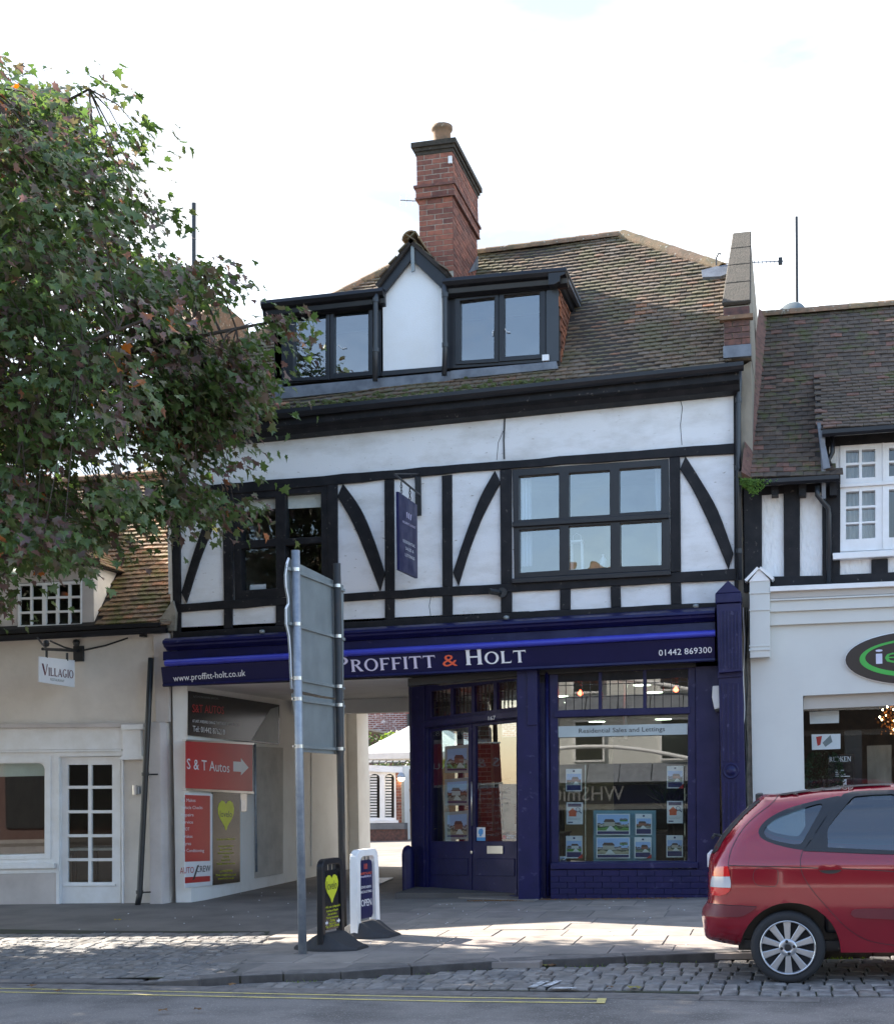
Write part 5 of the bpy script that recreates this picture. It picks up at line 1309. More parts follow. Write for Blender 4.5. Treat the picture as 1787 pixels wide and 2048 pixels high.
def card(q, pl, d, label, style, i, group='property cards in the shop window'):
    t = thing('property_card', label, 'card', pl.hit(q[3][0], q[3][1], d), group)
    (x0, y0), (x1, _), (_, y1), _ = q[0], q[1], q[2], q[3]
    def rc(a, b, c_, e, dd, m, name):
        return slab(name, pl, [(x0 + (x1 - x0) * a, y0 + (y1 - y0) * b), (x0 + (x1 - x0) * c_, y0 + (y1 - y0) * b), (x0 + (x1 - x0) * c_, y0 + (y1 - y0) * e), (x0 + (x1 - x0) * a, y0 + (y1 - y0) * e)], d + dd - .0015, d + dd, m, t)
    HQ = lambda a, b, c_, e, dd: print_house(pl, [(x0 + (x1 - x0) * a, y0 + (y1 - y0) * b), (x0 + (x1 - x0) * c_, y0 + (y1 - y0) * b), (x0 + (x1 - x0) * c_, y0 + (y1 - y0) * e), (x0 + (x1 - x0) * a, y0 + (y1 - y0) * e)], d + dd, i, t)
    rc(0, 0, 1, 1, 0, M['paper'], 'sheet')
    if style == 'photo':
        rc(.06, .22, .94, .70, .003, PIC[i % 5], 'photograph'); HQ(.06, .22, .94, .70, .0032); rc(.06, .72, .94, .95, .003, M['card_navy'], 'caption_band')
        if i % 2 == 0: slab('corner_flash', pl, [(x1 - (x1 - x0) * .3, y1), (x1, y1 - (y1 - y0) * .2), (x1, y1)], d + .004, d + .0055, M['red_print'], t)
        rc(.44, .06, .56, .14, .003, M['card_navy'], 'logo')
    elif style == 'wide':
        rc(.03, .04, .97, .80, .003, PIC[i % 5], 'photograph'); HQ(.03, .04, .7, .80, .0032); rc(.03, .83, .97, .96, .003, M['card_navy'], 'caption_band'); rc(.70, .1, .93, .36, .005, PIC[(i + 2) % 5], 'inset_photograph'); rc(.74, .40, .93, .6, .005, PIC[(i + 3) % 5], 'inset_photograph')
    else:
        rc(.1, .06, .9, .2, .003, M['card_navy'], 'heading_band')
        X = lambda a: x0 + (x1 - x0) * a; Yy = lambda b: y0 + (y1 - y0) * b
        slab('house_symbol', pl, [(X(.1), Yy(.45)), (X(.38), Yy(.25)), (X(.66), Yy(.45)), (X(.6), Yy(.47)), (X(.6), Yy(.64)), (X(.16), Yy(.64)), (X(.16), Yy(.47))], d + .0015, d + .003, M['house_orange'], t)
        cc = pl.hit(X(.7), Yy(.34), d); rr = abs(pl.uv(X(.84), y0)[0] - pl.uv(X(.7), y0)[0])
        k = MB(); secs = []
        for j in range(21):
            A = 2 * math.pi * j / 20; e_ = pl.u * math.cos(A) + pl.v * math.sin(A)
            secs.append([cc + e_ * rr * a_ + pl.n * b_ for a_, b_ in ((1, .002), (1.0, .006), (.78, .006), (.78, .002))])
        k.loft(secs, cap=False); k.build('lens_symbol', M['card_navy'], t, recalc=True)
        slab('lens_handle', pl, [(X(.78), Yy(.43)), (X(.83), Yy(.41)), (X(.95), Yy(.49)), (X(.9), Yy(.51))], d + .003, d + .0045, M['card_navy'], t)
        rc(.12, .72, .88, .73, .003, M['sign_grey'], 'text_line'); rc(.12, .78, .8, .79, .003, M['sign_grey'], 'text_line'); rc(.1, .88, .4, .93, .003, M['card_navy'], 'logo')
    return t
PW = FY(.33)
Q = lambda x0, y0, x1, y1: [(x0, y0), (x1, y0), (x1, y1), (x0, y1)]
for q, l, s_, i in ((Q(1131, 1538, 1163, 1583), 'top card of the left column in the shop window', 'photo', 1), (Q(1132, 1605, 1165, 1649), 'card with an orange house symbol in the left window column', 'symbol', 0), (Q(1131, 1672, 1164, 1717), 'bottom card with green lawn in the left window column', 'photo', 2),
                    (Q(1333, 1532, 1366, 1577), 'faded top card of the right column in the shop window', 'photo', 4), (Q(1333, 1602, 1365, 1647), 'card with an orange house symbol in the right window column', 'symbol', 0), (Q(1332, 1671, 1365, 1715), 'bottom card with red corner flash in the right window column', 'photo', 3)):
    card(q, PW, 0, l, s_, i)
tb = slab('display_board', FY(.40), Q(1186, 1621, 1311, 1723), 0, .01, M['teal'], None); tag(tb, 'teal display board holding four house cards in the shop window', 'display board')
for q, l, s_, i in ((Q(1192, 1628, 1259, 1670), 'wide upper left card on the teal board', 'wide', 0), (Q(1270, 1628, 1303, 1670), 'narrow upper right card on the teal board', 'photo', 1), (Q(1192, 1675, 1259, 1717), 'wide lower left card on the teal board', 'wide', 3), (Q(1268, 1675, 1302, 1717), 'narrow lower right card with red flash on the teal board', 'photo', 4)):
    card(q, PW, 0, l, s_, i, 'cards on the teal display board')
card(Q(1119, 1713, 1131, 1724), PW, .1, 'tiny white card in the lower left corner of the shop window', 'photo', 3)
for x0, l in ((1127, 'left'), (1329, 'right')):
    k = MB()
    for x in (x0 + 43 if l == 'left' else x0 + 40, ): k.tube([FY(.36).hit(x, 1530), FY(.36).hit(x, 1722)], .006, 6)
    tag(k.build('card_cable', M['steel'], None), f'thin steel cable carrying the {l} column of window cards', 'cable')
M['frame_grey'] = mat('pale_grey_frame', (.42, .42, .41), rough=.4)
for y0, y1, l, i in ((1491, 1546, 'top', 0), (1557, 1611, 'middle', 1), (1623, 1679, 'bottom', 3)):
    t = thing('framed_picture', f'{l} of three grey framed house pictures in the left door leaf', 'picture frame', DP.hit(889, y1, -.2), 'framed pictures in the left door leaf')
    q = [(889, y0 + 2), (936, y0 - 2), (936, y1), (889, y1)]
    slab('frame', DP, q, -.13, -.10, M['frame_grey'], t, bevel=.004)
    slab('photograph', DP, [(894, y0 + 8), (933, y0 + 5), (933, y1 - 9), (894, y1 - 9)], -.099, -.097, PIC[i], t)
    print_house(DP, [(895, y0 + 9), (932, y0 + 7), (932, y1 - 10), (895, y1 - 10)], -.0968, i + 1, t)
    slab('caption_band', DP, [(894, y1 - 8.5), (933, y1 - 8.5), (933, y1 - 5), (894, y1 - 4.5)], -.099, -.097, M['card_navy'], t)
# fittings further in
def deskset(x, y, label):
    t = thing('desk', label, 'desk', (x, y, .02))
    k = MB(); k.box((x - .7, y - .35, .72), (x + .7, y + .35, .75)); k.build('desk_top', M['wood'], t)
    k = MB(); k.box((x - .68, y - .3, .02), (x - .64, y + .3, .72)); k.build('side_panel', M['wood'], t); k = MB(); k.box((x + .64, y - .3, .02), (x + .68, y + .3, .72)); k.build('side_panel', M['wood'], t)
    k = MB(); k.box((x - .64, y - .33, .15), (x + .64, y - .31, .70)); k.build('front_panel', M['wood'], t)
    s_ = thing('monitor', 'black computer monitor standing on the ' + label.split(' ', 1)[1], 'monitor', (x + .1, y, .75))
    k = MB(); k.box((x - .17, y - .02, .88), (x + .37, y + .02, 1.2)); k.build('screen', M['dark_obj'], s_); k = MB(); k.box((x + .05, y - .02, .755), (x + .15, y + .02, .88)); k.box((x - .02, y - .1, .752), (x + .22, y + .1, .765)); k.build('stand', M['dark_obj'], s_)
def office_chair(x, y, label, rz):
    t = thing('office_chair', label, 'chair', (x, y, .02), moves=True, rz=rz)
    k = MB(); k.box((-.24, -.24, .44), (.24, .24, .52)); k.build('seat', M['dark_obj'], t, bevel=.03)
    k = MB(); k.box((-.22, .2, .6), (.22, .26, 1.12)); k.build('backrest', M['dark_obj'], t, bevel=.04)
    k = MB(); k.tube([(0, 0, .05), (0, 0, .44)], .03, 8); k.tube([(0, .2, .45), (0, .24, .65)], .025, 6); k.build('post', M['steel'], t)
    k = MB()
    for i in range(5): a = 2 * math.pi * i / 5; k.tube([(0, 0, .07), (.28 * math.cos(a), .28 * math.sin(a), .03)], .018, 6)
    k.build('base', M['dark_obj'], t)
deskset(-2.2, 3.6, 'dark wooden desk behind the shop window'); deskset(-4.1, 3.4, 'dark wooden desk behind the entrance doors')
office_chair(-1.5, 3.0, 'black office chair turned beside the window desk', .5); office_chair(-3.7, 4.2, 'black office chair behind the entrance desk', 2.9)
pn = wallbox('partition_panel', (-5.0, 5.0, .6), (-3.9, 5.05, 2.35), M['aqua'], None); tag(pn, 'pale aqua lettered panel inside behind the right door leaf', 'panel')
PNL = FY(5.0)
for s_, y, h in (('PROFFITT & HOLT', 1562, 6), ('ESTATE AGENTS', 1570, 4), ('RESIDENTIAL', 1580, 5), ('SALES & LETTINGS', 1588, 5), ('01442 869300', 1602, 4), ('www.proffitt-holt.co.uk', 1608, 3.5)):
    text(s_, PNL, (981, y), (1021, y - .4), h, M['charcoal'], pn, d=.003)
slab('logo_square', PNL, [(984, 1523), (1001, 1522), (1001, 1547), (984, 1547)], .002, .03, M['card_navy'], pn)
pr = wallbox('brick_pier', (-5.15, 4.4, .02), (-4.85, 4.65, 2.98), M['mortar'], B)
brick_face(pr, FY(4.39), -5.15, -4.85, .05, 2.9, .22, .078, M['brick'], 71, depth=.02)
wallbox('post', (-4.82, 4.45, .02), (-4.70, 4.57, 2.98), M['wood'], B)
wallbox('room_divider', (-3.0, 6.2, .02), (-1.6, 6.3, 2.4), M['charcoal'], B)
wallbox('room_divider', (-1.55, 6.0, 1.0), (-1.0, 6.1, 2.2), M['room'], B)
# foliage plant in the window's right half
def leaf_clump(name, label, cat, c, r, n, m, seed, lw=.03, ll=.16, h=1.0):
    rr = random.Random(seed); k = MB()
    for i in range(n):
        a = rr.uniform(0, 6.28); e = rr.uniform(.15, 1.35); d = Vector((math.cos(a) * math.cos(e), math.sin(a) * math.cos(e), math.sin(e) * h)); L = ll * rr.uniform(.6, 1.2)
        p = c + Vector((rr.uniform(-r, r), rr.uniform(-r, r), rr.uniform(0, r * h))) * .5; s_ = d.cross(Vector((0, 0, 1))).normalized() * lw
        k.poly([p, p + d * L * .5 + s_, p + d * L, p + d * L * .5 - s_])
    t = thing(name, label, cat, c)
    kind(k.build('foliage', m, t, recalc=False), 'stuff'); return t
pc = FY(1.5).hit(1345, 1620)
pt = leaf_clump('house_plant', 'leafy pot plant behind the right column of window cards', 'plant', pc, .25, 130, M['leaf_dark'], 5, .02, .4)
k = MB(); k.lathe((pc.x, pc.y, .02), [(.001, 0), (.13, 0), (.17, .3), (.15, .3), (.001, .28)], 14); k.build('pot', M['charcoal'], pt); k = MB(); k.tube([(pc.x, pc.y, .3), pc], .015, 6); k.build('stem', M['bark'], pt)
# alarm box, bollard
ab = thing('alarm_box', 'white alarm box on the blue panel beside the fluted pilaster', 'alarm box', FY(-.1).hit(1430, 1420))
slab('cover', FY(-.14), [(1424, 1372), (1440, 1371), (1442, 1416), (1428, 1419), (1423, 1395)], -.1, 0, M['white'], ab, bevel=.012)
slab('base', FY(-.12), [(1427, 1417), (1442, 1415), (1442, 1422), (1430, 1424)], -.08, 0, M['dark_obj'], ab, bevel=.004)
bo = G(817, 1786, 0, 0); t = thing('bollard', 'rounded blue post at the foot of the shop corner', 'bollard', bo)
k = MB(); hgt = .66; rr_ = .095
k.lathe(bo, [(rr_ * 1.02, -.02), (rr_, .05), (rr_, hgt - .09), (rr_ * .9, hgt - .03), (rr_ * .65, hgt + .02), (rr_ * .3, hgt + .045), (.001, hgt + .05)], 18); k.build('post', M['navy'], t, smooth=True)
# ---------------------------------------------------------------- the cottage on the left
L_ = thing('cottage', 'low buff-painted cottage with tiled roof and white shopfront', 'building', (-10.5, 0, -.1))
LX0 = -13.5
LF = FY(0.0)
LXR = LF.uv(335, 1500)[0]
def lz(y, x=200): return LF.uv(x, y)[1]
zg = Zp(-10, 0)
# wall as one sheet with dormerless front, openings for shop window and door
shop_o = [(-120, 1530), (86, 1527), (89, 1533), (89, 1708), (-120, 1712)]
shop_o = [(-120, 1528)] + [(89 - 12 + 12 * math.cos(R(a)), 1539 - 12 * math.sin(R(a))) for a in (90, 67, 45, 22, 0)] + [(89, 1708), (-120, 1713)]
door_o = [(117, 1512), (243, 1511), (243, 1812), (117, 1814)]
wl_uv = [(LX0, -.5), (LXR, -.5), (LXR, lz(1262)), (LX0, lz(1262))]
wall_l = slab('front_wall', LF, wl_uv, -.28, 0, M['cottage'], L_, px=False, holes=[LF.uvs(shop_o), LF.uvs(door_o)])
wallbox('side_wall', (LX0, .29, -.5), (LX0 + .2, 5.5, 6.2), M['cottage'], L_)
wallbox('back_wall', (LX0, 5.5, -.5), (XL, 5.7, 4.2), M['cottage'], L_)
# shopfront joinery: fascia, ledge, panel, frames
def lp_(name, q, d0, d1, m='white', par=None, bev=.004, **kw): return slab(name, LF, q, d0, d1, M[m], par or L_, bevel=bev, **kw)
lp_('shop_fascia', [(-150, 1458), (246, 1455), (246, 1498), (-150, 1502)], 0, .05)
lp_('ledge', [(-150, 1449), (288, 1446), (288, 1455), (-150, 1457)], 0, .12, 'cottage_low')
lp_('fascia_bead', [(-150, 1502.5), (243, 1498.5), (243, 1503), (-150, 1507)], 0, .065)
sf = lp_('window_surround', [(-150, 1508), (112, 1504), (112, 1746), (-150, 1752)], 0, .025, holes=[shop_o])
lp_('window_bead', [(-150, 1515), (101, 1512), (101, 1718), (-150, 1722)], .025, .04, holes=[[(-120, 1526)] + [(91 - 12 + 12 * math.cos(R(a)), 1537 - 12 * math.sin(R(a))) for a in (90, 67, 45, 22, 0)] + [(91, 1710), (-120, 1715)]], par=sf)
lp_('window_sill', [(-150, 1731), (108, 1727), (108, 1737), (-150, 1741)], .04, .10, par=sf)
slab('roller_blind', LF, [(-120, 1527), (88, 1524), (88, 1552), (-120, 1556)], -.14, -.13, M['canvas'], sf)
lp_('shop_pane', shop_o, -.06, -.055, 'glass_shop', sf, bev=0)
lp_('console_block', [(245, 1458), (281, 1457), (283, 1516), (245, 1518)], 0, .10)
lp_('console_cap', [(242, 1449.5), (286, 1448.5), (286, 1459), (242, 1460)], 0.002, .15)
lp_('console_foot', [(239, 1514), (286, 1512), (286, 1519), (239, 1520)], 0.002, .13)
lp_('door_jamb', [(111, 1510), (118, 1510), (118, 1814), (112, 1815)], -.2, .03); lp_('door_jamb', [(242, 1505), (246, 1505), (247, 1812), (243, 1812)], -.2, .03); lp_('door_head', [(111, 1505), (246, 1503), (246, 1512), (111, 1514)], -.2, .035)
panes = []
for (a, b) in ((135.5, 176), (183, 224)):
    for (c, d) in ((1530, 1572), (1578, 1621), (1627, 1669), (1675, 1717), (1723, 1765)): panes.append([(a, c), (b, c - .3), (b, d - .3), (a, d)])
dlf = lp_('door', [(118.5, 1514), (241.5, 1513), (241.5, 1809), (118.5, 1811)], -.10, -.05, holes=panes)
for q in panes: slab('pane', LF, shrink(q, -1), -.078, -.073, M['glass_salon'], dlf)
lp_('door_moulding', [(126, 1769), (230, 1768), (230, 1772.5), (126, 1773.5)], -.05, -.025, par=dlf)
# corner: flared pier below, boxed strip above
lp_('corner_box', [(306, 1268), (338, 1266), (338, 1444), (311, 1446)], 0, .07, 'cottage_low', bev=.01)
k = MB(); c0 = LF.uv(300, 1500); c1 = LF.uv(336, 1500); zb_, zt_ = -.3, lz(1445, 318)
k.loft([[(c0[0], 0, z), (c0[0] + .02, -.10 - f, z), (c1[0] - .06, -.12 - f, z), (c1[0], -.05, z), (c1[0], 0, z)] for z, f in ((zb_, .06), (.4, .03), (zt_, 0))]); k.build('corner_pier', M['cottage_low'], L_, bevel=.02)
lp_('plinth', [(-150, 1752), (112, 1746), (112, 1818), (-150, 1822)], 0, .012, 'cottage_low')
# gutter and eaves
eY = -.22
PE = FY(eY)
(eu0, ez_0), (eu1, ez_1) = PE.uv(-200, 1262), PE.uv(330, 1254)
eu0 = LX0
k = MB(); prof = [(0, 0), (0, -.05), (.03, -.08), (.07, -.08), (.1, -.05), (.1, 0), (.09, 0), (.08, -.04), (.05, -.065), (.03, -.06), (.012, -.03), (.012, 0)]
k.loft([[(eu0, eY + a, ez_1 - .03 + b) for a, b in prof], [(eu1, eY + a, ez_1 + b) for a, b in prof]]); k.build('gutter', M['black'], L_)
k = MB(); k.box((LX0, -.2, lz(1262)), (LXR, 0.0, lz(1262) + .06)); k.build('eaves_board', M['black'], L_)
for x in (165, 287):
    c = LF.hit(x, 1269, .06); k = MB(); k.box((c.x - .03, -.14, c.z - .04), (c.x + .03, -.003, c.z + .06)); k.build('rafter_foot', M['black'], L_)
# roof
PIT2 = R(48)
RL = Pl((-10, eY + .06, ez_1 + .02), (1, 0, 0), (0, math.cos(PIT2), math.sin(PIT2)))
rl_top = RL.uv(200, 957)[1]
xr_ = XL - .01 + 10
rl_uv = [(LX0 + 10, 0), (xr_, 0), (xr_, rl_top), (LX0 + 10, rl_top)]
rl_o = slab('roof', RL, rl_uv, -.06, -.012, M['underlay'], L_, px=False)
vis_uv = [(-2.3, 0), (xr_, 0), (xr_, rl_top), (-2.3, rl_top)]
PDm0 = FY(-.05); _h0, _h1 = PDm0.uv(-10, 1132), PDm0.uv(187, 1132)
hole = [(_h0[0] + 10, -.2), (_h1[0] + 10.02, -.2), (_h1[0] + 10.02, (_h1[1] - RL.o.z) / math.sin(PIT2)), (_h0[0] + 10, (_h1[1] - RL.o.z) / math.sin(PIT2))]
tile_roof(rl_o, RL, vis_uv, .165, .10, M['tile_left'], 61, holes=[hole], t=.016, lift=.034, sag=.018)
tile_roof(rl_o, RL, [(LX0 + 10, 0), (-2.3, 0), (-2.3, rl_top), (LX0 + 10, rl_top)], .165, .10, M['tile_left'], 62, t=.016, limit=0)
rgL = RL.w(LX0 + 10, rl_top); rgR = RL.w(xr_, rl_top)
ridge_run(rl_o, rgL, rgR, m='terracotta', L=.42)
k = MB(); k.poly([rgL, rgR, (rgR.x, 5.7, 4.2), (rgL.x, 5.7, 4.2)]); k.build('rear_roof', M['tile_left'], L_, recalc=False)
# mortar strip where the roof meets the taller house
lp_('roof_abutment', [(318, 1240), (345, 1200), (352, 1225), (350, 1262), (330, 1262)], .02, .10, 'concrete', bev=.01)
k = MB(); k.box((XL - .035, .03, 4.4), (XL - .003, .08, 6.6)); k.build('painted_sun_sliver', M['white'], L_)  # white strip painted for the sunlit sliver of the taller house's return
# dormer with a small-paned window
YDm = -.05; PDm = FY(YDm)
dq = [(20, 1160), (164, 1152), (164, 1254), (20, 1262)]
dp_ = []
for (a, b) in ((40, 60), (64, 84), (92, 111.5), (116.5, 136), (140.5, 160)):
    for i, (c, d) in enumerate(((1170, 1193), (1197.5, 1221.5), (1226, 1249))): dp_.append([(a, c + 3 - a * .03), (b, c + 3 - b * .03), (b, d + 3 - b * .03), (a, d + 3 - a * .03)])
dw = slab('dormer_window', PDm, [(35, 1168), (163, 1161), (163, 1252), (35, 1259)], -.05, .0, M['white'], L_, holes=dp_, bevel=.004)
for q in dp_: slab('pane', PDm, shrink(q, -1), -.028, -.024, M['glass'], dw)
slab('dormer_front', PDm, [(-10, 1140), (187, 1132), (187, 1252), (-10, 1263)], -.15, -.02, M['cottage_low'], L_, holes=[[(34, 1167), (164, 1160), (164, 1253), (34, 1260)]])
dx, dz0 = PDm.uv(187, 1250); _, dz1 = PDm.uv(187, 1132); dx0, _ = PDm.uv(-10, 1200)
k = MB(); k.hull8([(dx - .1, YDm + .15, dz0), (dx - .1, YDm + .15, dz1), (dx - .1, 1.5, dz1), (dx - .1, 1.5, dz0)], [(dx, YDm + .02, dz0), (dx, YDm + .02, dz1), (dx, 1.5, dz1), (dx, 1.5, dz0)]); k.build('dormer_cheek', M['cottage'], L_)
k = MB(); k.hull8([(dx0, YDm + .15, dz0), (dx0, YDm + .15, dz1), (dx0, 1.5, dz1), (dx0, 1.5, dz0)], [(dx0 + .1, YDm + .02, dz0), (dx0 + .1, YDm + .02, dz1), (dx0 + .1, 1.5, dz1), (dx0 + .1, 1.5, dz0)]); k.build('dormer_cheek', M['cottage'], L_)
# hipped tiled dormer roof
ym = (dx + dx0) / 2
apz = dz1 + .75
k = MB(); pts = [Vector((dx0 - .15, YDm - .15, dz1)), Vector((dx + .15, YDm - .15, dz1)), Vector((dx + .15, 1.6, dz1)), Vector((dx0 - .15, 1.6, dz1))]
A1, A2 = Vector((ym, YDm + .55, apz)), Vector((ym, 1.9, apz))
k.poly([pts[0], pts[1], A1]); k.poly([pts[1], pts[2], A2, A1]); k.poly([pts[3], pts[0], A1, A2]); k.poly(pts[::-1]); dr = k.build('dormer_roof', M['underlay'], L_)
for (P0, P1, P2, P3) in ((pts[1], pts[2], A2, A1), (pts[0], pts[1], A1, A1)):
    u = (P1 - P0).normalized(); e = (P3 - P0); vv_ = (e - u * e.dot(u)).normalized(); pl = Pl(P0, u, vv_)
    if pl.n.z < 0: pl = Pl(P0, u, vv_, -pl.n)
    poly = [((p - P0).dot(u), (p - P0).dot(vv_)) for p in ((P0, P1, P2, P3) if P2 != P3 else (P0, P1, P2))]
    tile_roof(dr, pl, poly, .165, .10, M['tile_left'], 63, limit=150, lift=.02, sag=.005)
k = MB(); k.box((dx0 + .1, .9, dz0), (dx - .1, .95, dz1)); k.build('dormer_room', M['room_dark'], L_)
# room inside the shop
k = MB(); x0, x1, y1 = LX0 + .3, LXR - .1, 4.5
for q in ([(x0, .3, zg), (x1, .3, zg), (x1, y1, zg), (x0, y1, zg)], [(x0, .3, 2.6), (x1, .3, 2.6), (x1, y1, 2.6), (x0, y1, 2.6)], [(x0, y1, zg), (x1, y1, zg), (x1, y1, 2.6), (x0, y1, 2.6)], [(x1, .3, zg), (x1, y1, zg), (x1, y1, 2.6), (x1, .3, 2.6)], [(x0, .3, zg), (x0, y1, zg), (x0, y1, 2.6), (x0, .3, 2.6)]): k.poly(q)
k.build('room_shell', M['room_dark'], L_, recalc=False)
k = MB(); k.box((LX0 + .3, .32, 3.0), (LXR - .1, 5.4, 3.05)); k.build('loft_floor', M['room_dark'], L_)
def dining(x, y, label, n):
    t = thing('dining_table', label, 'table', (x, y, zg))
    k = MB(); k.box((x - .4, y - .4, zg + .72), (x + .4, y + .4, zg + .76)); k.build('table_top', M['canvas'], t)
    for a in (-.35, .35):
        for b in (-.35, .35): k = MB(); k.box((x + a - .03, y + b - .03, zg), (x + a + .03, y + b + .03, zg + .72)); k.build('leg', M['wood'], t)
dining(-10.6, 1.6, 'white clothed table behind the cottage shop window', 1)
# leaning black downpipe
k = MB(); PDp = FY(-.16)
pts = [FY(-.14).hit(302, 1316), FY(-.2).hit(297, 1420), FY(-.22).hit(289, 1590), FY(-.22).hit(279, 1790), FY(-.26).hit(275, 1812)]
k.tube(pts, .043, 12); lpipe = k.build('downpipe', M['iron'], L_, smooth=True)
for y in (1552, 1788):
    t_ = (y - 1420) / 370; c = FY(-.21).hit(297 - 18 * t_, y); k = MB(); k.lathe(c, [(.001, 0), (.053, 0), (.053, .05), (.001, .05)], 12); k.build('collar', M['iron'], lpipe)
    k = MB(); k.tube([c + Vector((0, 0, .02)), c + Vector((.16, .08, .02))], .012, 6); k.build('pipe_bracket', M['iron'], lpipe)
# wall lamp by the door
wlp = thing('wall_light', 'small grey cylinder light on the wall right of the white glazed door', 'wall light', LF.hit(270, 1580, .05))
k = MB(); c = LF.hit(270, 1590, .06); k.lathe(c, [(.001, 0), (.035, 0), (.035, .14), (.001, .14)], 12); k.build('cylinder', M['steel'], wlp)
k = MB(); c = LF.hit(274, 1580, .0); k.box((c.x - .02, -.06, c.z - .06), (c.x + .06, -.002, c.z + .05)); k.build('back_plate', M['galv'], wlp)
# hanging sign: bracket arm out from the wall, strap stays, white board
hs = thing('hanging_sign', 'white hanging board reading Villagio on a black wall bracket', 'sign', LF.hit(160, 1303, .3))
AX = LF.hit(158, 1303, .02)
tipY = -.95
tip = FY(tipY).hit(86, 1298)
k = MB(); c = LF.hit(158, 1306, 0); k.box((c.x - .07, -.05, c.z - .13), (c.x + .09, -.003, c.z + .10)); k.build('wall_plate', M['iron'], hs, bevel=.005)
armz = c.z + .03
tip = Vector((c.x - .02, -1.12, armz))
a_ = FY(-1.12).hit(85, 1298); tip = Vector((a_.x, -1.12, a_.z))
k = MB(); k.tube([Vector((c.x, -.02, armz)), tip], .024, 6); k.build('arm', M['iron'], hs)
k = MB(); k.lathe(tip.lerp(Vector((c.x, 0, armz)), .1) + Vector((0, 0, .03)), [(.001, 0), (.035, .01), (.05, .05), (.035, .09), (.001, .1)], 10); k.lathe(Vector((c.x - .01, -.06, armz + .06)), [(.001, 0), (.04, .01), (.055, .06), (.04, .1), (.001, .11)], 10); k.build('finials', M['iron'], hs)
for q in ((LF.hit(70, 1268, .0), tip.lerp(Vector((c.x, 0, armz)), .12)), (LF.hit(256, 1276, 0), Vector((c.x + .08, -.05, armz))), (LF.hit(100, 1282, .5), Vector((c.x, -.04, armz)))):
    k = MB(); k.tube([q[0], q[0].lerp(q[1], .5) - Vector((0, 0, .02)), q[1]], .014, 5); k.build('stay', M['iron'], hs)
# board hangs under the arm, in the arm's plane
base = Vector((c.x, 0, 0)); dirv = (tip - Vector((c.x, -.02, armz))); dirv.z = 0; dirv.normalize()
BP = Pl(tip, -dirv, (0, 0, 1)); 
if BP.n.dot(EYE - tip) < 0: BP = Pl(tip, -dirv, (0, 0, 1), -BP.n)
sbq = [(78.5, 1313), (149.5, 1321), (149.5, 1375), (78, 1364)]
sb_ = slab('board', BP, sbq, -.02, .0, M['sign_white'], hs, bevel=.003)
for x, y in ((93, 1300), (134, 1306)):
    k = MB(); k.tube([BP.hit(x, y, -.01), BP.hit(x, y + 16, -.01)], .018, 6); k.build('hanger', M['iron'], hs)
M['plum'] = mat('plum_lettering', (.12, .02, .035), rough=.5)
serif('Villagio', BP, (84, 1350), (147, 1357), 23, M['plum'], sb_, small=.72, d=.003)
text('RESTAURANT', BP, (101, 1361), (129, 1365), 5, M['sign_grey'], sb_, d=.003)
# ---------------------------------------------------------------- the house on the right
RB = thing('salon_house', 'timbered house with dark tiled roof above a pale grey salon shopfront', 'building', (1.5, 0, 0))
RX0 = XR + .06; RX1 = 7.5
RF = FY(0.02)
def rp(name, q, d0, d1, m, par=None, bev=.006, holes=()): return slab(name, RF, q, d0, d1, M[m], par or RB, bevel=bev, holes=holes)
M['rough_render'] = mat('combed_render', (.76, .765, .76), (.62, .6, .55), scale=3, rough=.9, bump=1.0, bscale=13, bdist=.03, lo=.45, hi=.8, stretch=(1.6, 1, .7))
zr = lambda y, x=1600: RF.uv(x, y)[1]
wq = [(1679, 891), (1950, 873), (1950, 1092), (1679, 1103)]
slab('upper_wall', RF, [(RX0, zr(1178)), (RX1, zr(1178)), (RX1, zr(850, 1787)), (RF.uv(1660, 866)[0], zr(866)), (RF.uv(1655, 970)[0], zr(955)), (RX0, zr(955))], -.25, 0, M['rough_render'], RB, px=False, holes=[RF.uvs(wq)])
for q in ([(1486, 960), (1523, 958), (1523, 1180), (1488, 1182)], [(1566, 955), (1599, 953), (1599, 1176), (1567, 1178)], [(1643, 952), (1680, 950), (1679, 1174), (1644, 1176)], [(1742, 1119), (1775, 1117), (1775, 1152), (1742, 1154)], [(1830, 1114), (1862, 1112), (1862, 1148), (1830, 1150)]):
    rp('post', q, 0, .04, 'timber')
rp('bottom_plate', [(1487, 1154), (1643, 1151), (1960, 1136), (1960, 1160), (1643, 1180), (1487, 1184)], 0, .045, 'timber')
rp('eaves_plate', [(1486, 962), (1672, 950), (1672, 985), (1600, 984), (1523, 990), (1486, 992)], 0, .03, 'timber')
rp('window_head', [(1643, 868), (1960, 846), (1960, 873), (1679, 891), (1643, 893)], 0, .04, 'timber')
for x in (1549, 1604, 1665):
    c = RF.hit(x, 985, .08); k = MB(); k.box((c.x - .045, -.2, c.z - .06), (c.x + .045, .018, c.z + .1)); k.build('rafter_foot', M['timber'], RB)
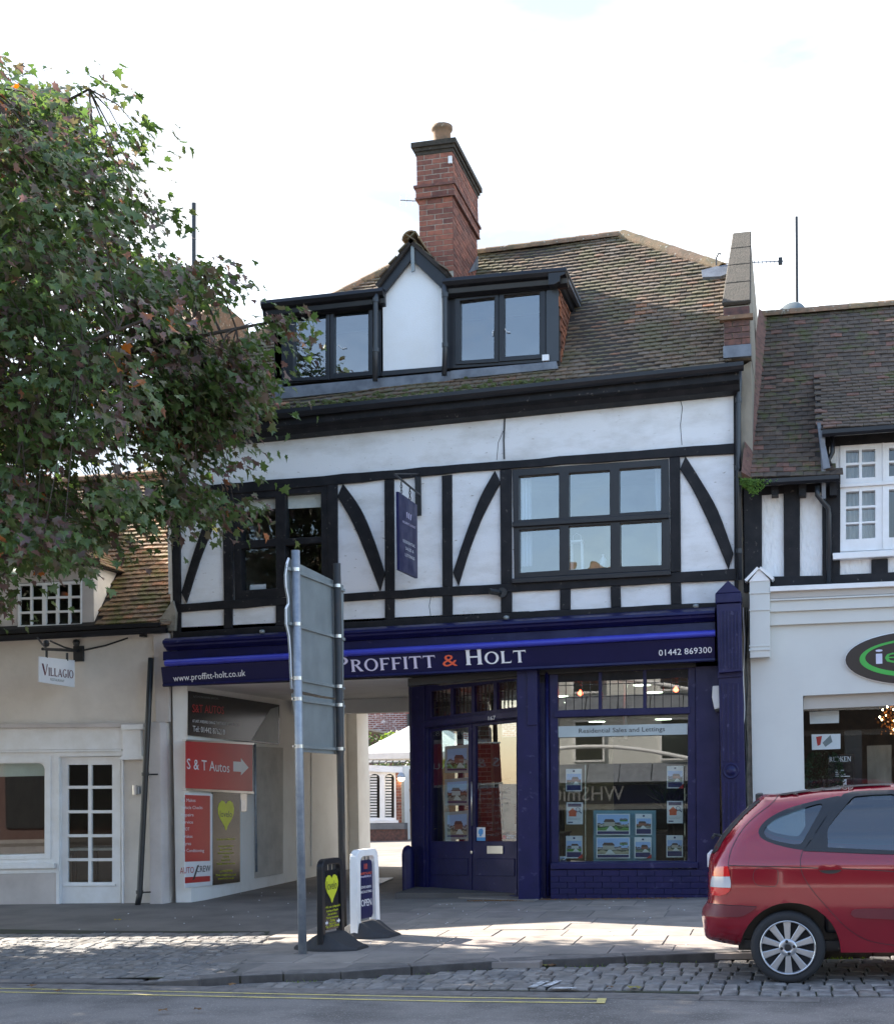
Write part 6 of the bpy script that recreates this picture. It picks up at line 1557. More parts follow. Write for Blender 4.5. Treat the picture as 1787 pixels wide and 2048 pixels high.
# casement window
pn_ = []
def grid(x0, x1, x2, x3, ys):
    return [[(a, c - (a - 1690) * .06), (b, c - (b - 1690) * .06), (b, d - (b - 1690) * .055), (a, d - (a - 1690) * .055)] for a, b in ((x0, x1), (x2, x3)) for c, d in ys]
for off in (0, 172):
    pn_ += grid(1691 + off, 1717 + off, 1723 + off, 1749.5 + off, ((901, 926), (931, 957), (984, 1013), (1018, 1045), (1049, 1079)))
pn_ += grid(1777, 1803, 1809, 1836, ((901, 926), (931, 957))); pn_ += [[(1777, 979), (1836, 976), (1836, 1072), (1777, 1075)]]
wn_ = slab('casement_window', RF, wq, -.12, .02, M['white'], RB, holes=pn_, bevel=.004)
for q in pn_: slab('pane', RF, shrink(q, -1), -.07, -.065, M['glass'], wn_)
rp('window_transom', [(1679, 968), (1950, 951), (1950, 957), (1679, 975)], .02, .06, 'white', wn_)
rp('window_sill', [(1664, 1106), (1960, 1090), (1960, 1102), (1665, 1119)], .0, .14, 'white', wn_, bev=.01)
for x in (1764, 1850): rp('mullion_bead', [(x, 888 - (x - 1690) * .06), (x + 3, 888 - (x - 1690) * .06), (x + 3, 1100 - (x - 1690) * .055), (x, 1100 - (x - 1690) * .055)], .02, .032, 'white', wn_, bev=.003)
for x0, x1 in ((1684, 1760), (1860, 1940)):
    k = MB(); rows = []
    (ua, za), (ub, zb2_) = RF.uv(x0, 895, -.2), RF.uv(x1, 1100, -.2)
    for j in (0, 1): rows.append([RF.w(ua + (ub - ua) * i / 30, za if j else zb2_, -.25 + .03 * math.sin(i * 1.7)) for i in range(31)])
    k.loft(rows, closed=False, cap=False); k.build('curtain', M['curtain'], wn_, smooth=True, recalc=False)
k = MB(); x0, x1 = RX0 + .2, RX1 - .2
for q in ([(x0, 3, 3.9), (x1, 3, 3.9), (x1, 3, 6), (x0, 3, 6)], [(x0, .3, 3.9), (x1, .3, 3.9), (x1, 3, 3.9), (x0, 3, 3.9)], [(x0, .3, 6), (x1, .3, 6), (x1, 3, 6), (x0, 3, 6)], [(x0, .3, 3.9), (x0, 3, 3.9), (x0, 3, 6), (x0, .3, 6)]): k.poly(q)
k.build('room_shell', M['room_dark'], RB, recalc=False)
# roof: main slope, and the flatter slope lifted over the window
PIT3 = R(50); PE3 = FY(-.30)
e0, e1 = PE3.uv(1487, 957), PE3.uv(1680, 948)
RR = Pl((0, -.30, (e0[1] + e1[1]) / 2), (1, 0, (e1[1] - e0[1]) / (e1[0] - e0[0]) * .5), (0, math.cos(PIT3), math.sin(PIT3)))
RR = Pl(RR.o, RR.u, RR.v - RR.u * RR.v.dot(RR.u))
rt = RR.uv(1560, 628)[1]
ul_ = RR.uv(1487, 957)[0]; un0 = RR.uv(1680, 948)[0]; un1 = RR.uv(1642, 937)[0]; hv = RR.uv(1626, 754)[1]; hu = RR.uv(1626, 754)[0]
r1_uv = [(ul_, 0), (un0, 0), (un1, .25), (hu, hv), (RX1, hv), (RX1, rt), (RR.uv(1521, 633)[0], rt)]
r1 = slab('roof', RR, r1_uv, -.06, 0, M['underlay'], RB, px=False)
tile_roof(r1, RR, r1_uv, .165, .098, M['tile_right'], 81, lift=.02, sag=.008)
# lifted slope
PE4 = FY(-.34); a4, b4 = PE4.hit(1641, 858), PE4.hit(1787, 849.5)
h0 = RR.w(hu, hv, .02)
u4 = (b4 - a4).normalized(); v4 = (h0 - a4); v4 = (v4 - u4 * v4.dot(u4)).normalized()
R4 = Pl(a4, u4, v4); len4 = (h0 - a4).dot(v4); hu4 = (h0 - a4).dot(u4)
r4_uv = [(0, 0), (RX1 - a4.x, 0), (RX1 - a4.x, len4 + .05), (hu4, len4)]
r4 = slab('lifted_roof', R4, r4_uv, -.06, 0, M['underlay'], RB, px=False)
tile_roof(r4, R4, r4_uv, .165, .098, M['tile_right'], 82, limit=150, lift=.02, sag=.006)
cheek = [R4.w(0, 0, -.02), R4.w(hu4, len4, 0), RR.w(un1 + .05, .0), RR.w(un1 + .05, .02)]
k = MB(); b0 = R4.w(0, 0, -.02); b1 = R4.w(hu4, len4, 0); lo0 = Vector((b0.x, b0.y, b0.z - .75)); 
k.hull8([b0, b1, Vector((b0.x, .1, b0.z - .85)), Vector((b0.x, -.22, b0.z - .85))], [p + Vector((.05, 0, 0)) for p in (b0, b1, Vector((b0.x, .1, b0.z - .85)), Vector((b0.x, -.22, b0.z - .85)))]); k.build('lead_cheek', M['lead'], RB)
slab('lead_flashing', FY(-.3), [(1633, 845), (1640, 845), (1660, 935), (1646, 938)], -.03, 0, M['lead'], RB)
rA, rB_ = RR.w(RR.uv(1521, 633)[0], rt), RR.w(RX1, rt)
ridge_run(r1, rA, rB_, m='ridge', r=.1, L=.4)
k = MB(); k.poly([rA, rB_, (RX1, 6, 5.4), (rA.x, 6, 5.4)]); k.build('rear_roof', M['tile_right'], RB, recalc=False)
ut_ = RR.uv(1521, 633)[0]
# mortar fillet against the taller gable
k = MB(); k.hull8([RR.w(ul_ - .03, 0, .0), RR.w(ul_ + .10, 0, .0), RR.w(ut_ + .10, rt, .0), RR.w(ut_ - .03, rt, .0)], [RR.w(ul_ - .03, 0, .12), RR.w(ul_ + .06, 0, .045), RR.w(ut_ + .06, rt, .045), RR.w(ut_ - .03, rt, .12)]); k.build('mortar_fillet', M['tile_right'], r1)
# gutters
def gut(a, b, name='gutter', m='black'):
    prof = [(0, 0), (0, -.05), (.03, -.08), (.07, -.08), (.1, -.05), (.1, 0), (.088, 0), (.08, -.04), (.05, -.065), (.03, -.06), (.012, -.03), (.012, 0)]
    k = MB(); k.loft([[(p.x, p.y - .08 + q[0], p.z + q[1] - .01) for q in prof] for p in (a, b)]); return k.build(name, M[m], RB)
gut(PE3.hit(1526, 959), PE3.hit(1677, 950)); gut(PE4.hit(1643, 861), Vector((RX1, -.34, PE4.hit(1787, 852).z + .0)))
k = MB(); pd = FY(-.22); pts = [pd.hit(1634, 972), pd.hit(1634, 990), FY(-.17).hit(1645, 1004), FY(-.1).hit(1655, 1015), FY(-.08).hit(1657, 1030), FY(-.08).hit(1657, 1166)]
k.tube(pts, .034, 10); k.build('downpipe', M['pipe'], RB, smooth=True)
k = MB(); pts = [FY(-.3).hit(1652, 862), FY(-.3).hit(1652, 885), FY(-.3).hit(1664, 905), FY(-.28).hit(1655, 925)]; k.tube([FY(-.2).hit(x, y) for x, y in ((1664, 872), (1664, 905), (1656, 920), (1660, 932))], .03, 8); k.build('swan_neck', M['black'], RB, smooth=True)
# moss hanging in the gutter corner
rr = random.Random(3); k = MB()
for i in range(900):
    x = 1482 + abs(rr.gauss(0, 1)) * 20; y = 958 + rr.random() ** 1.2 * max(3, (34 - abs(x - 1508) * .9)); 
    if x > 1540: y = 958 + rr.uniform(0, 5)
    if x > 1590: continue
    p = FY(-.38 - rr.uniform(0, .1)).hit(x, y); s_ = rr.uniform(.012, .03); d = Vector((rr.uniform(-1, 1), rr.uniform(-1, .2), rr.uniform(-1, .6))).normalized()
    e = d.orthogonal().normalized() * s_ * .4; k.poly([p - e, p + e, p + d * s_ * 1.6])
M['moss_green'] = mat('bright_moss', (.10, .19, .02), (.05, .10, .015), scale=20, rough=.95)
mo = k.build('moss', M['moss_green'], RB, recalc=False); kind(mo, 'stuff')
# shopfront
CF = FY(-.06)
gx0, gzb = CF.uv(1498, 1200)[0], -.1
op = [(1605, 1391.5), (2000, 1374), (2000, 1800), (1605, 1800)]
uo = CF.uvs(op); uo[2] = (uo[1][0], .35); uo[3] = (uo[0][0], .35)
zt = CF.uv(1600, 1226)[1]
slab('shopfront', CF, [(gx0, gzb), (RX1, gzb), (RX1, zt), (gx0, zt)], -.25, 0, M['cream'], RB, px=False, holes=[uo])
def cp_(name, q, d, m='cream', bev=.004, d0=0): return slab(name, CF, q, d0, d, M[m], RB, bevel=bev)
XE = 2100
ex = lambda y0, s_: y0 + s_ * (XE - 1539)
cp_('cornice_top', [(1539, 1173), (XE, 1149), (XE, 1159), (1539, 1183)], .20, 'white')
cp_('cornice_taupe_band', [(1539, 1183.5), (XE, 1159.5), (XE, 1174), (1539, 1198)], .14, 'taupe')  # taupe moulding band under the white top
cp_('cornice_bead', [(1539, 1198.5), (XE, 1174.5), (XE, 1178), (1539, 1202)], .16)
cp_('cornice_board', [(1539, 1202.5), (XE, 1178.5), (XE, 1200), (1539, 1224)], .12)
cp_('cornice_lower', [(1539, 1224.5), (XE, 1200.5), (XE, 1228), (1539, 1251)], .07)
bk_ = cp_('pilaster_block', [(1498, 1162), (1539, 1160), (1539, 1314), (1499, 1316)], .18, bev=.006)
for y0, y1, d in ((1184, 1187, .195), (1218, 1221, .195), (1290, 1293, .19), (1297, 1301, .195)):
    slab('pilaster_moulding', CF, [(1497, y0 + 1), (1540, y0 - .5), (1540, y1 - .5), (1497, y1 + 1)], .18, d, M['cream'], bk_, bevel=.003)
k = MB(); P5 = FY(-.06 - .22); pk = P5.hit(1517, 1137); l_, r__ = P5.hit(1492, 1163), P5.hit(1544, 1160)
for a, b in ((l_, pk), (pk, r__)):
    n_ = Vector((-(b - a).z, 0, (b - a).x)).normalized() * .035
    k.hull8([a, b, b + Vector((0, .25, 0)), a + Vector((0, .25, 0))], [a + n_, b + n_, b + n_ + Vector((0, .25, 0)), a + n_ + Vector((0, .25, 0))])
k.poly([l_ + Vector((.03, .03, 0)), r__ + Vector((-.03, .03, 0)), pk + Vector((0, .03, 0))]); k.build('pilaster_cap', M['white'], bk_, recalc=True)
cp_('window_header', [(1606, 1392), (2000, 1375), (2000, 1402), (1606, 1419)], -.11, 'taupe', d0=-.16)
slab('shop_pane', CF, [(uo[0][0], .36), (uo[1][0], .36), (uo[1][0], CF.uv(1700, 1413)[1]), (uo[0][0], CF.uv(1700, 1413)[1])], -.14, -.134, M['glass_salon'], RB, px=False)
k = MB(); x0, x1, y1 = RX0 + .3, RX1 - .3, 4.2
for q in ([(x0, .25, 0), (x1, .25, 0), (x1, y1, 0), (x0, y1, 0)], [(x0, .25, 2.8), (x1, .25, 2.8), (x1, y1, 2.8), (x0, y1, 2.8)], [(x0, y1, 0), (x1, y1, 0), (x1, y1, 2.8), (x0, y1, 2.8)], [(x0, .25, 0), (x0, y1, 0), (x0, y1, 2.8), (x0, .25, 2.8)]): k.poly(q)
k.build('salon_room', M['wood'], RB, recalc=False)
wallbox('salon_lintel', (RX0 + .1, .2, 2.81), (RX1, .25, 4.0), M['room_dark'], RB)
# gap between the two shopfronts: old cables and a grey strip
wallbox('gap_strip', (gx0 - .07, -.02, -.1), (gx0 - .004, .02, zr(1215)), M['concrete'], RB)
for i, x in enumerate((1487, 1490.5, 1493)):
    k = MB(); k.tube([FY(-.05).hit(x + 1.5 * math.sin(y * .05 + i), y) for y in range(1215, 1640, 22)], .007, 5); k.build('cable', M['white'] if i == 0 else M['iron'], RB)
# oval sign
ov = thing('oval_sign', 'black oval fascia sign with green ring and letters ie', 'sign', CF.hit(1830, 1320))
OC = CF.uv(1832, 1315, .05); orx = abs(CF.uv(1690, 1318, .05)[0] - OC[0]); ory = abs(CF.uv(1832, 1262, .05)[1] - OC[1])
el = lambda a, b, n=48, cx_=0, cy_=0: [(OC[0] + cx_ + a * math.cos(2 * math.pi * i / n), OC[1] + cy_ + b * math.sin(2 * math.pi * i / n)) for i in range(n)]
M['sign_brown'] = mat('dark_brown_sign', (.018, .010, .008), rough=.35); M['green_print'] = mat('green_print', (.05, .42, .06), rough=.4); M['lilac_white'] = mat('pale_lilac_print', (.62, .63, .78), rough=.4)
bd = slab('board', CF, el(orx, ory), 0, .05, M['sign_brown'], ov, px=False, bevel=.004)
slab('edge', CF, el(orx + .012, ory + .012), 0, .03, M['white'], ov, px=False)
slab('ring', CF, el(orx * .79, ory * .72, cx_=-.01), .0505, .054, M['green_print'], bd, px=False, holes=[el(orx * .735, ory * .60, cx_=.012, cy_=.015)])
text('i', CF, (1750, 1328), (1765, 1327.3), 31, M['lilac_white'], bd, d=.055)
text('e', CF, (1769, 1326), (1800, 1324.5), 30, M['green_print'], bd, d=.055)
# inside the salon window
PS = FY(.35)
def sheet_t(name, q, m, label, cat, Y=.35, thick=.004):
    o = slab(name, FY(Y), q, 0, thick, M[m], None); return tag(o, label, cat)
sheet_t('poster', [(1618, 1424), (1677, 1421), (1677, 1446), (1619, 1448)], 'sign_white', 'plain pale poster hung high in the salon window', 'poster')
p2 = sheet_t('poster', [(1622, 1469), (1680, 1468), (1680, 1498), (1623, 1500)], 'sign_white', 'pale poster with red and blue print below the plain one in the salon window', 'poster')
slab('print', PS, [(1631, 1474), (1643, 1472), (1640, 1490), (1634, 1492)], .004, .006, M['red_print'], p2); slab('print', PS, [(1644, 1486), (1660, 1470), (1664, 1484), (1650, 1494)], .004, .006, M['sign_grey'], p2)
bn = sheet_t('banner', [(1655, 1510), (1706, 1509), (1706, 1600), (1656, 1602)], 'black_sign', 'dark banner reading Redken in the salon window', 'banner', .6)
PB6 = FY(.6)
serif('Redken', PB6, (1658, 1524), (1701, 1523), 10, M['lettering'], bn, small=1.0, d=.007)
for y, x1 in ((1540, 1687), (1544, 1684), (1548, 1690), (1552, 1699)): slab('text_line', PB6, [(1670, y), (x1, y), (x1, y + 1.6), (1670, y + 1.6)], .004, .006, M['lettering'], bn)
slab('emblem', PB6, [(1684, 1560), (1692, 1558), (1692, 1572), (1684, 1573)], .004, .006, M['lettering'], bn)
sheet_t('room_screen', [(1733, 1492), (1782, 1490), (1782, 1600), (1735, 1600)], 'gable', 'brown upright screen at the right of the salon window', 'screen', 1.2, .03)
sheet_t('curtain', [(1688, 1462), (1722, 1460), (1724, 1600), (1690, 1600)], 'dark_obj', 'tall black backed chair shape behind the Redken banner', 'chair', 1.0, .06)
tp = FY(.5).hit(1646, 1562)
M['leaf_topiary'] = leafmat('box_leaves', [(0, (.015, .035, .012)), (.6, (.03, .055, .02)), (1, (.05, .08, .03))], .2)
t = thing('topiary', 'clipped dark green bush in the salon window beside the Redken banner', 'plant', (tp.x, tp.y, .1))
k = MB(); rr = random.Random(9)
for i in range(1500):
    z = rr.uniform(-.45, .38); r_ = .26 * math.sqrt(max(0, 1 - (z / .45) ** 2)) * rr.uniform(.75, 1.05); a = rr.uniform(0, 6.28)
    p = Vector((tp.x + r_ * math.cos(a), tp.y + r_ * math.sin(a), tp.z + z)); d = Vector((math.cos(a) + rr.uniform(-.6, .6), math.sin(a) + rr.uniform(-.6, .6), rr.uniform(-.3, 1))).normalized() * .035; e = d.orthogonal().normalized() * .012
    k.poly([p, p + d * .5 + e, p + d, p + d * .5 - e])
kind(k.build('foliage', M['leaf_topiary'], t, recalc=False), 'stuff')
k = MB(); k.lathe((tp.x, tp.y, .02), [(.001, 0), (.14, 0), (.18, .3), (.16, .3), (.001, .28)], 14); k.build('pot', M['charcoal'], t); k = MB(); k.tube([(tp.x, tp.y, .3), (tp.x, tp.y, tp.z)], .02, 6); k.build('stem', M['bark'], t)
c = FY(1.0).hit(1790, 1440); ch_ = thing('chandelier', 'glittering amber chandelier hanging in the salon window', 'chandelier', c)
M['amber'] = mat('amber_glass', (.55, .2, .05), rough=.1, coat=1)
k1, k2 = MB(), MB()
for i in range(170):
    a = rr.uniform(0, 6.28); z = rr.uniform(-.22, .2); r_ = rr.uniform(.05, .24) * (1.1 - abs(z)); p = c + Vector((r_ * math.cos(a), r_ * math.sin(a), z)); s_ = rr.uniform(.008, .018)
    (k2 if rr.random() < .14 else k1).lathe(p, [(.001, 0), (s_, s_), (.001, 2.4 * s_)], 5)
kind(k1.build('drops', M['amber'], ch_, recalc=False), 'stuff'); kind(k2.build('bulbs', M['lamp_warm'], ch_, recalc=False), 'stuff')
k = MB(); k.tube([c + Vector((0, 0, .15)), (c.x, c.y, 2.79)], .01, 6); k.build('chain', M['steel'], ch_)
# tall thin pole and dish behind the ridge
pl_ = thing('roof_pole', 'tall thin dark mast rising behind the right tiled roof', 'pole', FY(3.2).hit(1593, 640))
k = MB(); P7 = FY(3.2); k.tube([P7.hit(1592, 433), P7.hit(1593, 560), P7.hit(1594, 700)], .022, 8); k.build('mast', M['iron'], pl_)
ds = thing('satellite_dish', 'pale satellite dish peeping over the right roof ridge', 'satellite dish', P7.hit(1583, 638))
k = MB(); c = FY(3.0).hit(1583, 631); k.lathe(c, [(.001, 0), (.2, .012), (.215, .03), (.20, .04), (.001, .03)], 22, (-.2, -.9, .25)); k.build('dish', M['sign_grey'], ds, smooth=True)
k = MB(); k.tube([c, c + Vector((.02, .18, -.6))], .025, 6); k.build('mount', M['galv'], ds)
lp2 = thing('left_roof_pole', 'tall thin dark mast beyond the maple crown and the left parapet', 'pole', FY(4).hit(388, 620))
lp2.name = 'roof_pole'
k = MB(); P8 = FY(4.0); k.tube([P8.hit(387.5, 406), P8.hit(387.5, 700)], .04, 8); k.build('mast', M['iron'], lp2)
# television aerial at the right parapet
ta = thing('tv_aerial', 'slim television aerial beside the right parapet top', 'aerial', FY(2.4).hit(1500, 525)); P9 = FY(2.6)
k = MB(); k.tube([P9.hit(1436, 527), P9.hit(1566, 522)], .009, 6); k.build('boom', M['galv'], ta)
for x in range(1508, 1562, 8): k = MB(); k.tube([P9.hit(x, 520), P9.hit(x, 529)], .006, 5); k.build('rod', M['galv'], ta)
k = MB(); cc_ = P9.hit(1560, 522); k.box((cc_.x - .03, cc_.y - .03, cc_.z - .05), (cc_.x + .03, cc_.y + .03, cc_.z + .05)); k.build('reflector', M['iron'], ta)
k = MB(); k.tube([P9.hit(1478, 526), P9.hit(1480, 610)], .015, 6); k.build('mast', M['galv'], ta)
# ---------------------------------------------------------------- passage wall: signs and fittings
PW_ = PWX
wd_lines = [(-8.42, 0)]
sp = thing('garage_sign', 'black passage sign with red heading S&T AUTOS and telephone number', 'sign', PW_.hit(470, 1480))
b1 = slab('board', PW_, [(379, 1382), (559, 1410), (559, 1490), (378, 1471)], .005, .03, M['black_sign'], sp, bevel=.003)
text('S&T AUTOS', PW_, (385, 1424.5), (448, 1428.5), 16, M['red_print'], b1, d=.033); text('AUTOMOTIVE REPAIRS SERVICING', PW_, (386, 1395), (437, 1399.5), 4, M['sign_grey'], b1, d=.033)
text("AT LAST. A RELIABLE GARAGE THAT'S RIGHT UP YOUR STREET", PW_, (385, 1444.5), (478, 1453), 5.5, M['sign_white'], b1, d=.033); text('Tel: 01442 876210', PW_, (386, 1463), (450, 1470), 11.5, M['sign_white'], b1, d=.033)
slab('painted_reflection', PW_, [(541, 1418), (557, 1413), (557, 1488), (503, 1481)], .0305, .0325, M['sign_grey'], b1)  # grey polygon painted as the reflection at the sign's right end
sp2 = thing('arrow_sign', 'red passage sign reading S & T Autos with white arrow', 'sign', PW_.hit(440, 1530))
b2 = slab('board', PW_, [(372, 1482.5), (505, 1490), (505, 1583), (372, 1576.5)], .05, .06, M['red_sign'], sp2)
for q in ([(372, 1479), (508, 1486), (508, 1490), (372, 1482.5)], [(372, 1577), (508, 1583.5), (508, 1588), (372, 1581)]): slab('rail', PW_, q, .005, .068, M['steel'], sp2)
text('S & T Autos', PW_, (374, 1538), (459, 1545.5), 21, M['sign_white'], b2, d=.063)
slab('arrow', PW_, [(466.5, 1523), (482, 1524), (482, 1517), (497, 1535.5), (482, 1551), (482, 1544), (466.5, 1543)], .0605, .063, M['sign_white'], b2)
sp3 = thing('services_sign', 'red and white list of garage services low on the passage wall', 'sign', PW_.hit(400, 1760))
b3 = slab('board', PW_, [(370, 1586), (425, 1588), (425, 1771), (370, 1776)], .005, .02, M['sign_white'], sp3)
slab('red_field', PW_, [(370, 1590), (420, 1592), (420, 1722), (370, 1724)], .0205, .023, M['red_sign'], b3)
slab('red_band', PW_, [(370, 1755), (420, 1752), (420, 1763), (370, 1767)], .0205, .023, M['red_sign'], b3)
for s_, x1, y in (('All Makes', 391, 1604), ('Vehicle Checks', 405, 1618.5), ('Repairs', 387, 1633), ('Service', 386, 1647.5), ('MOT', 379, 1661.5), ('Brakes', 385, 1676), ('Tyres', 382, 1690.5), ('Air Conditioning', 408, 1704.5)):
    text(s_, PW_, (362 if len(s_) > 6 else 366, y), (x1, y), 6.5, M['sign_white'], b3, d=.024)
text('AUTO', PW_, (360, 1748), (388, 1746), 12.5, M['red_print'], b3, d=.024); text('CREW', PW_, (393, 1745), (421, 1743), 12.5, M['charcoal'], b3, d=.024)
slab('spanner', PW_, [(395, 1731), (398, 1730), (389, 1759), (385, 1761)], .0235, .026, M['charcoal'], b3)
sp4 = thing('cycle_sign', 'black passage sign with yellow heart reading lovelo', 'sign', PW_.hit(452, 1768))
b4 = slab('board', PW_, [(425.5, 1585), (480, 1586.5), (480, 1764), (425.5, 1771)], .005, .025, M['black_sign'], sp4)
def heart(cx_, ty, by, hw):
    h_ = by - ty
    P = [(0, .12), (-.25, .01), (-.55, 0), (-.85, .08), (-1, .25), (-.97, .42), (-.75, .6), (-.4, .76), (-.2, .86), (-.12, .95), (0, 1)]
    P = P + [(-a, b) for a, b in P[-2:0:-1]]
    return [(cx_ + a * hw, ty + b * h_) for a, b in P]
ht = slab('heart', PW_, heart(452, 1602, 1661, 16), .0255, .028, M['lime'], b4)
text('lovelo', PW_, (440, 1634), (464, 1635), 13, M['charcoal'], ht, d=.0295)
for s_, w_, y in (('For all your Cycling needs', 18, 1680), ('Servicing and Repairs', 15, 1694), ('Sales and advice', 12, 1701), ('Parts and Accessories', 15.5, 1708), ('Clothing', 6, 1715), ('Bicycle Hire', 8.5, 1722), ('Friendly customer service', 18, 1729), ('Tel: 01442 870000', 13, 1744), ('Email: info@lovelo.co.uk', 20, 1751.5), ('www.lovelo.co.uk', 16, 1758.5)):
    text(s_, PW_, (452 - w_, y + 1), (452 + w_, y - .5), 4, M['lime'], b4, d=.028)
lh = thing('leaflet_holder', 'clear leaflet holder beside the lovelo passage sign', 'leaflet holder', PW_.hit(487, 1620))
slab('back', PW_, [(481, 1587), (494, 1588), (493, 1623), (481, 1624)], .002, .01, M['steel'], lh); slab('pocket', PW_, [(482, 1600), (492, 1601), (491, 1622), (482, 1622)], .012, .03, M['clear_lens'], lh)
k = MB(); k.tube([PW_.hit(510, 1488, .03), PW_.hit(511, 1600, .03), PW_.hit(513, 1744, .03)], .02, 8); cnd = k.build('conduit', M['galv'], B, smooth=True)
M['pale_concrete'] = mat('pale_concrete', (.50, .48, .44), (.40, .38, .35), scale=2.5, rough=.85, bump=.4, bscale=30)
slab('wall_panel', PW_, [(509, 1493), (566, 1496), (566, 1747), (509, 1757)], .001, .012, M['pale_concrete'], B)
slab('wall_panel', PW_, [(623, 1500), (680, 1503), (680, 1720), (623, 1733)], .001, .02, M['offwhite'], B)
# far frame of the passage: dropped beam and pillar
wallbox('beam', (-8.42, 4.4, 2.81), (SIDEX, 4.75, CEIL - .002), M['offwhite'], B)
pf = FY(7.55); a_ = pf.uv(690, 1600)[0]; c_ = pf.uv(716, 1600)[0]
wallbox('pillar', (-8.419, 7.55, -.3), (c_, 8.32, CEIL - .003), M['offwhite'], B)
# ---------------------------------------------------------------- yard behind
OY = 21.0
OP = FY(OY)
oz = lambda y, x=760: OP.uv(x, y)[1]
ob = thing('yard_outbuilding', 'low white outbuilding with three arched louvred windows in the yard', 'building', (-10.5, OY, -.1))
xr0 = OP.uv(803, 1600)[0]; xw = OP.uv(792, 1600)[0]; xl0 = -16.0
holes = []
for cxp, hw in ((762 - 9 - 20 - 12, 8.5), (748.5, 10.5), (778.5, 9.5)):
    t_, b_ = 1548, 1636
    P = [(cxp - hw, b_), (cxp - hw, t_ + 8)] + [(cxp + hw * math.cos(R(a)), t_ + 8 - 8 * math.sin(R(a))) for a in (150, 120, 90, 60, 30)] + [(cxp + hw, t_ + 8), (cxp + hw, b_)]
    holes.append(P)
wf = slab('window_wall', OP, OP.uvs([(690, 1537), (792, 1541), (792, 1642), (690, 1642)]), -.1, 0, M['white'], ob, px=False, holes=[OP.uvs(h) for h in holes])
for h in holes:
    x0, x1 = min(p[0] for p in h), max(p[0] for p in h)
    y = 1551
    while y < 1636:
        w0 = 0 if y > 1556 else 3
        slab('louvre', OP, [(x0 + w0, y), (x1 - 6, y), (x1 - 6, y + 3.2), (x0 + w0, y + 3.2)], -.07, -.03, M['canvas'], wf); y += 5.6
slab('window_back', OP, [(690, 1540), (791, 1543), (791, 1640), (690, 1640)], -.3, -.25, M['dark_obj'], ob)
slab('sill', OP, [(690, 1641), (796, 1641), (796, 1646), (690, 1647)], -.1, .08, M['white'], ob)
slab('fascia', OP, [(680, 1527), (805, 1534), (804, 1546), (680, 1540)], -.1, .12, M['white'], ob)
wallbox('plinth', (xl0, OY - .05, -.4), (xr0 + .1, OY + .25, oz(1659)), M['brick_dark'], ob)
wallbox('plinth_cap', (xl0, OY - .08, oz(1659) + .001), (xr0 + .1, OY + .25, oz(1647)), M['slate'], ob)
bp_ = wallbox('brick_corner', (xw, OY - .02, oz(1646)), (xr0, OY + .3, oz(1540)), M['mortar'], ob)
brick_face(bp_, FY(OY - .03), xw + .004, xr0, oz(1646), oz(1541), .16, .085, M['brick'], 91, depth=.02)
wallbox('body', (xl0, OY + .3, -.3), (xr0 - .02, OY + 3, oz(1532)), M['offwhite'], ob)
for i in range(9):
    x0 = 690 + i * 13.2
    P1 = Pl((0, OY - .15, oz(1528)), (1, 0, 0), (0, math.cos(R(22)), math.sin(R(22))))
    u0, v0 = P1.uv(x0, 1529 + i * .6); u1, _ = P1.uv(x0 + 12.6, 1529)
    for j in range(3): slab('slate', P1, [(u0, j * .42), (u1, j * .42), (u1, j * .42 + .45), (u0, j * .42 + .45)], .01 + j * .0, .05 - j * .012, M['slate'], ob, px=False)
yl = thing('globe_light', 'round wall light on the brick corner of the yard outbuilding', 'wall light', OP.hit(802, 1558, .2))
k = MB(); c = OP.hit(802, 1556, .2); k.lathe(c - Vector((0, 0, .1)), [(.001, 0), (.07, .02), (.1, .08), (.1, .1), (.001, .101)], 14); k.build('globe', M['lamp_warm'], yl, smooth=True)
k = MB(); k.lathe(c, [(.11, .004), (.12, .03), (.1, .1), (.05, .15), (.001, .16)], 14); k.build('hood', M['galv'], yl, smooth=True); k = MB(); k.tube([c + Vector((0, 0, .1)), OP.hit(798, 1550, -.0)], .02, 6); k.build('arm', M['iron'], yl)
# board fence
FE = FY(22.0); fe = thing('board_fence', 'brown close-boarded fence at the back of the yard', 'fence', (-8, 22, -.1))
fz0, fz1 = Zp(-9, 0) - .1, FE.uv(815, 1538)[1]
x = FE.uv(798, 1600)[0]
while x < -4.5:
    w_ = .125; slab('board', FE, [(x, fz0), (x + w_ - .012, fz0), (x + w_ - .012, fz1 + rng.uniform(-.01, .01)), (x, fz1 + rng.uniform(-.01, .01))], 0, .02 + rng.uniform(0, .006), M['fence'], fe, px=False); x += w_
for y in (1581, 1621):
    v = FE.uv(815, y)[1]; slab('rail', FE, [(FE.uv(798, 1600)[0], v - .04), (-4.5, v - .04), (-4.5, v + .04), (FE.uv(798, 1600)[0], v + .04)], .03, .06, M['fence'], fe, px=False)
for x in (FE.uv(798, 1600)[0] + 1.2, FE.uv(798, 1600)[0] + 3.2): wallbox('fence_post', (x, 21.9, fz0), (x + .1, 21.94, fz1 + .05), M['fence'], fe)
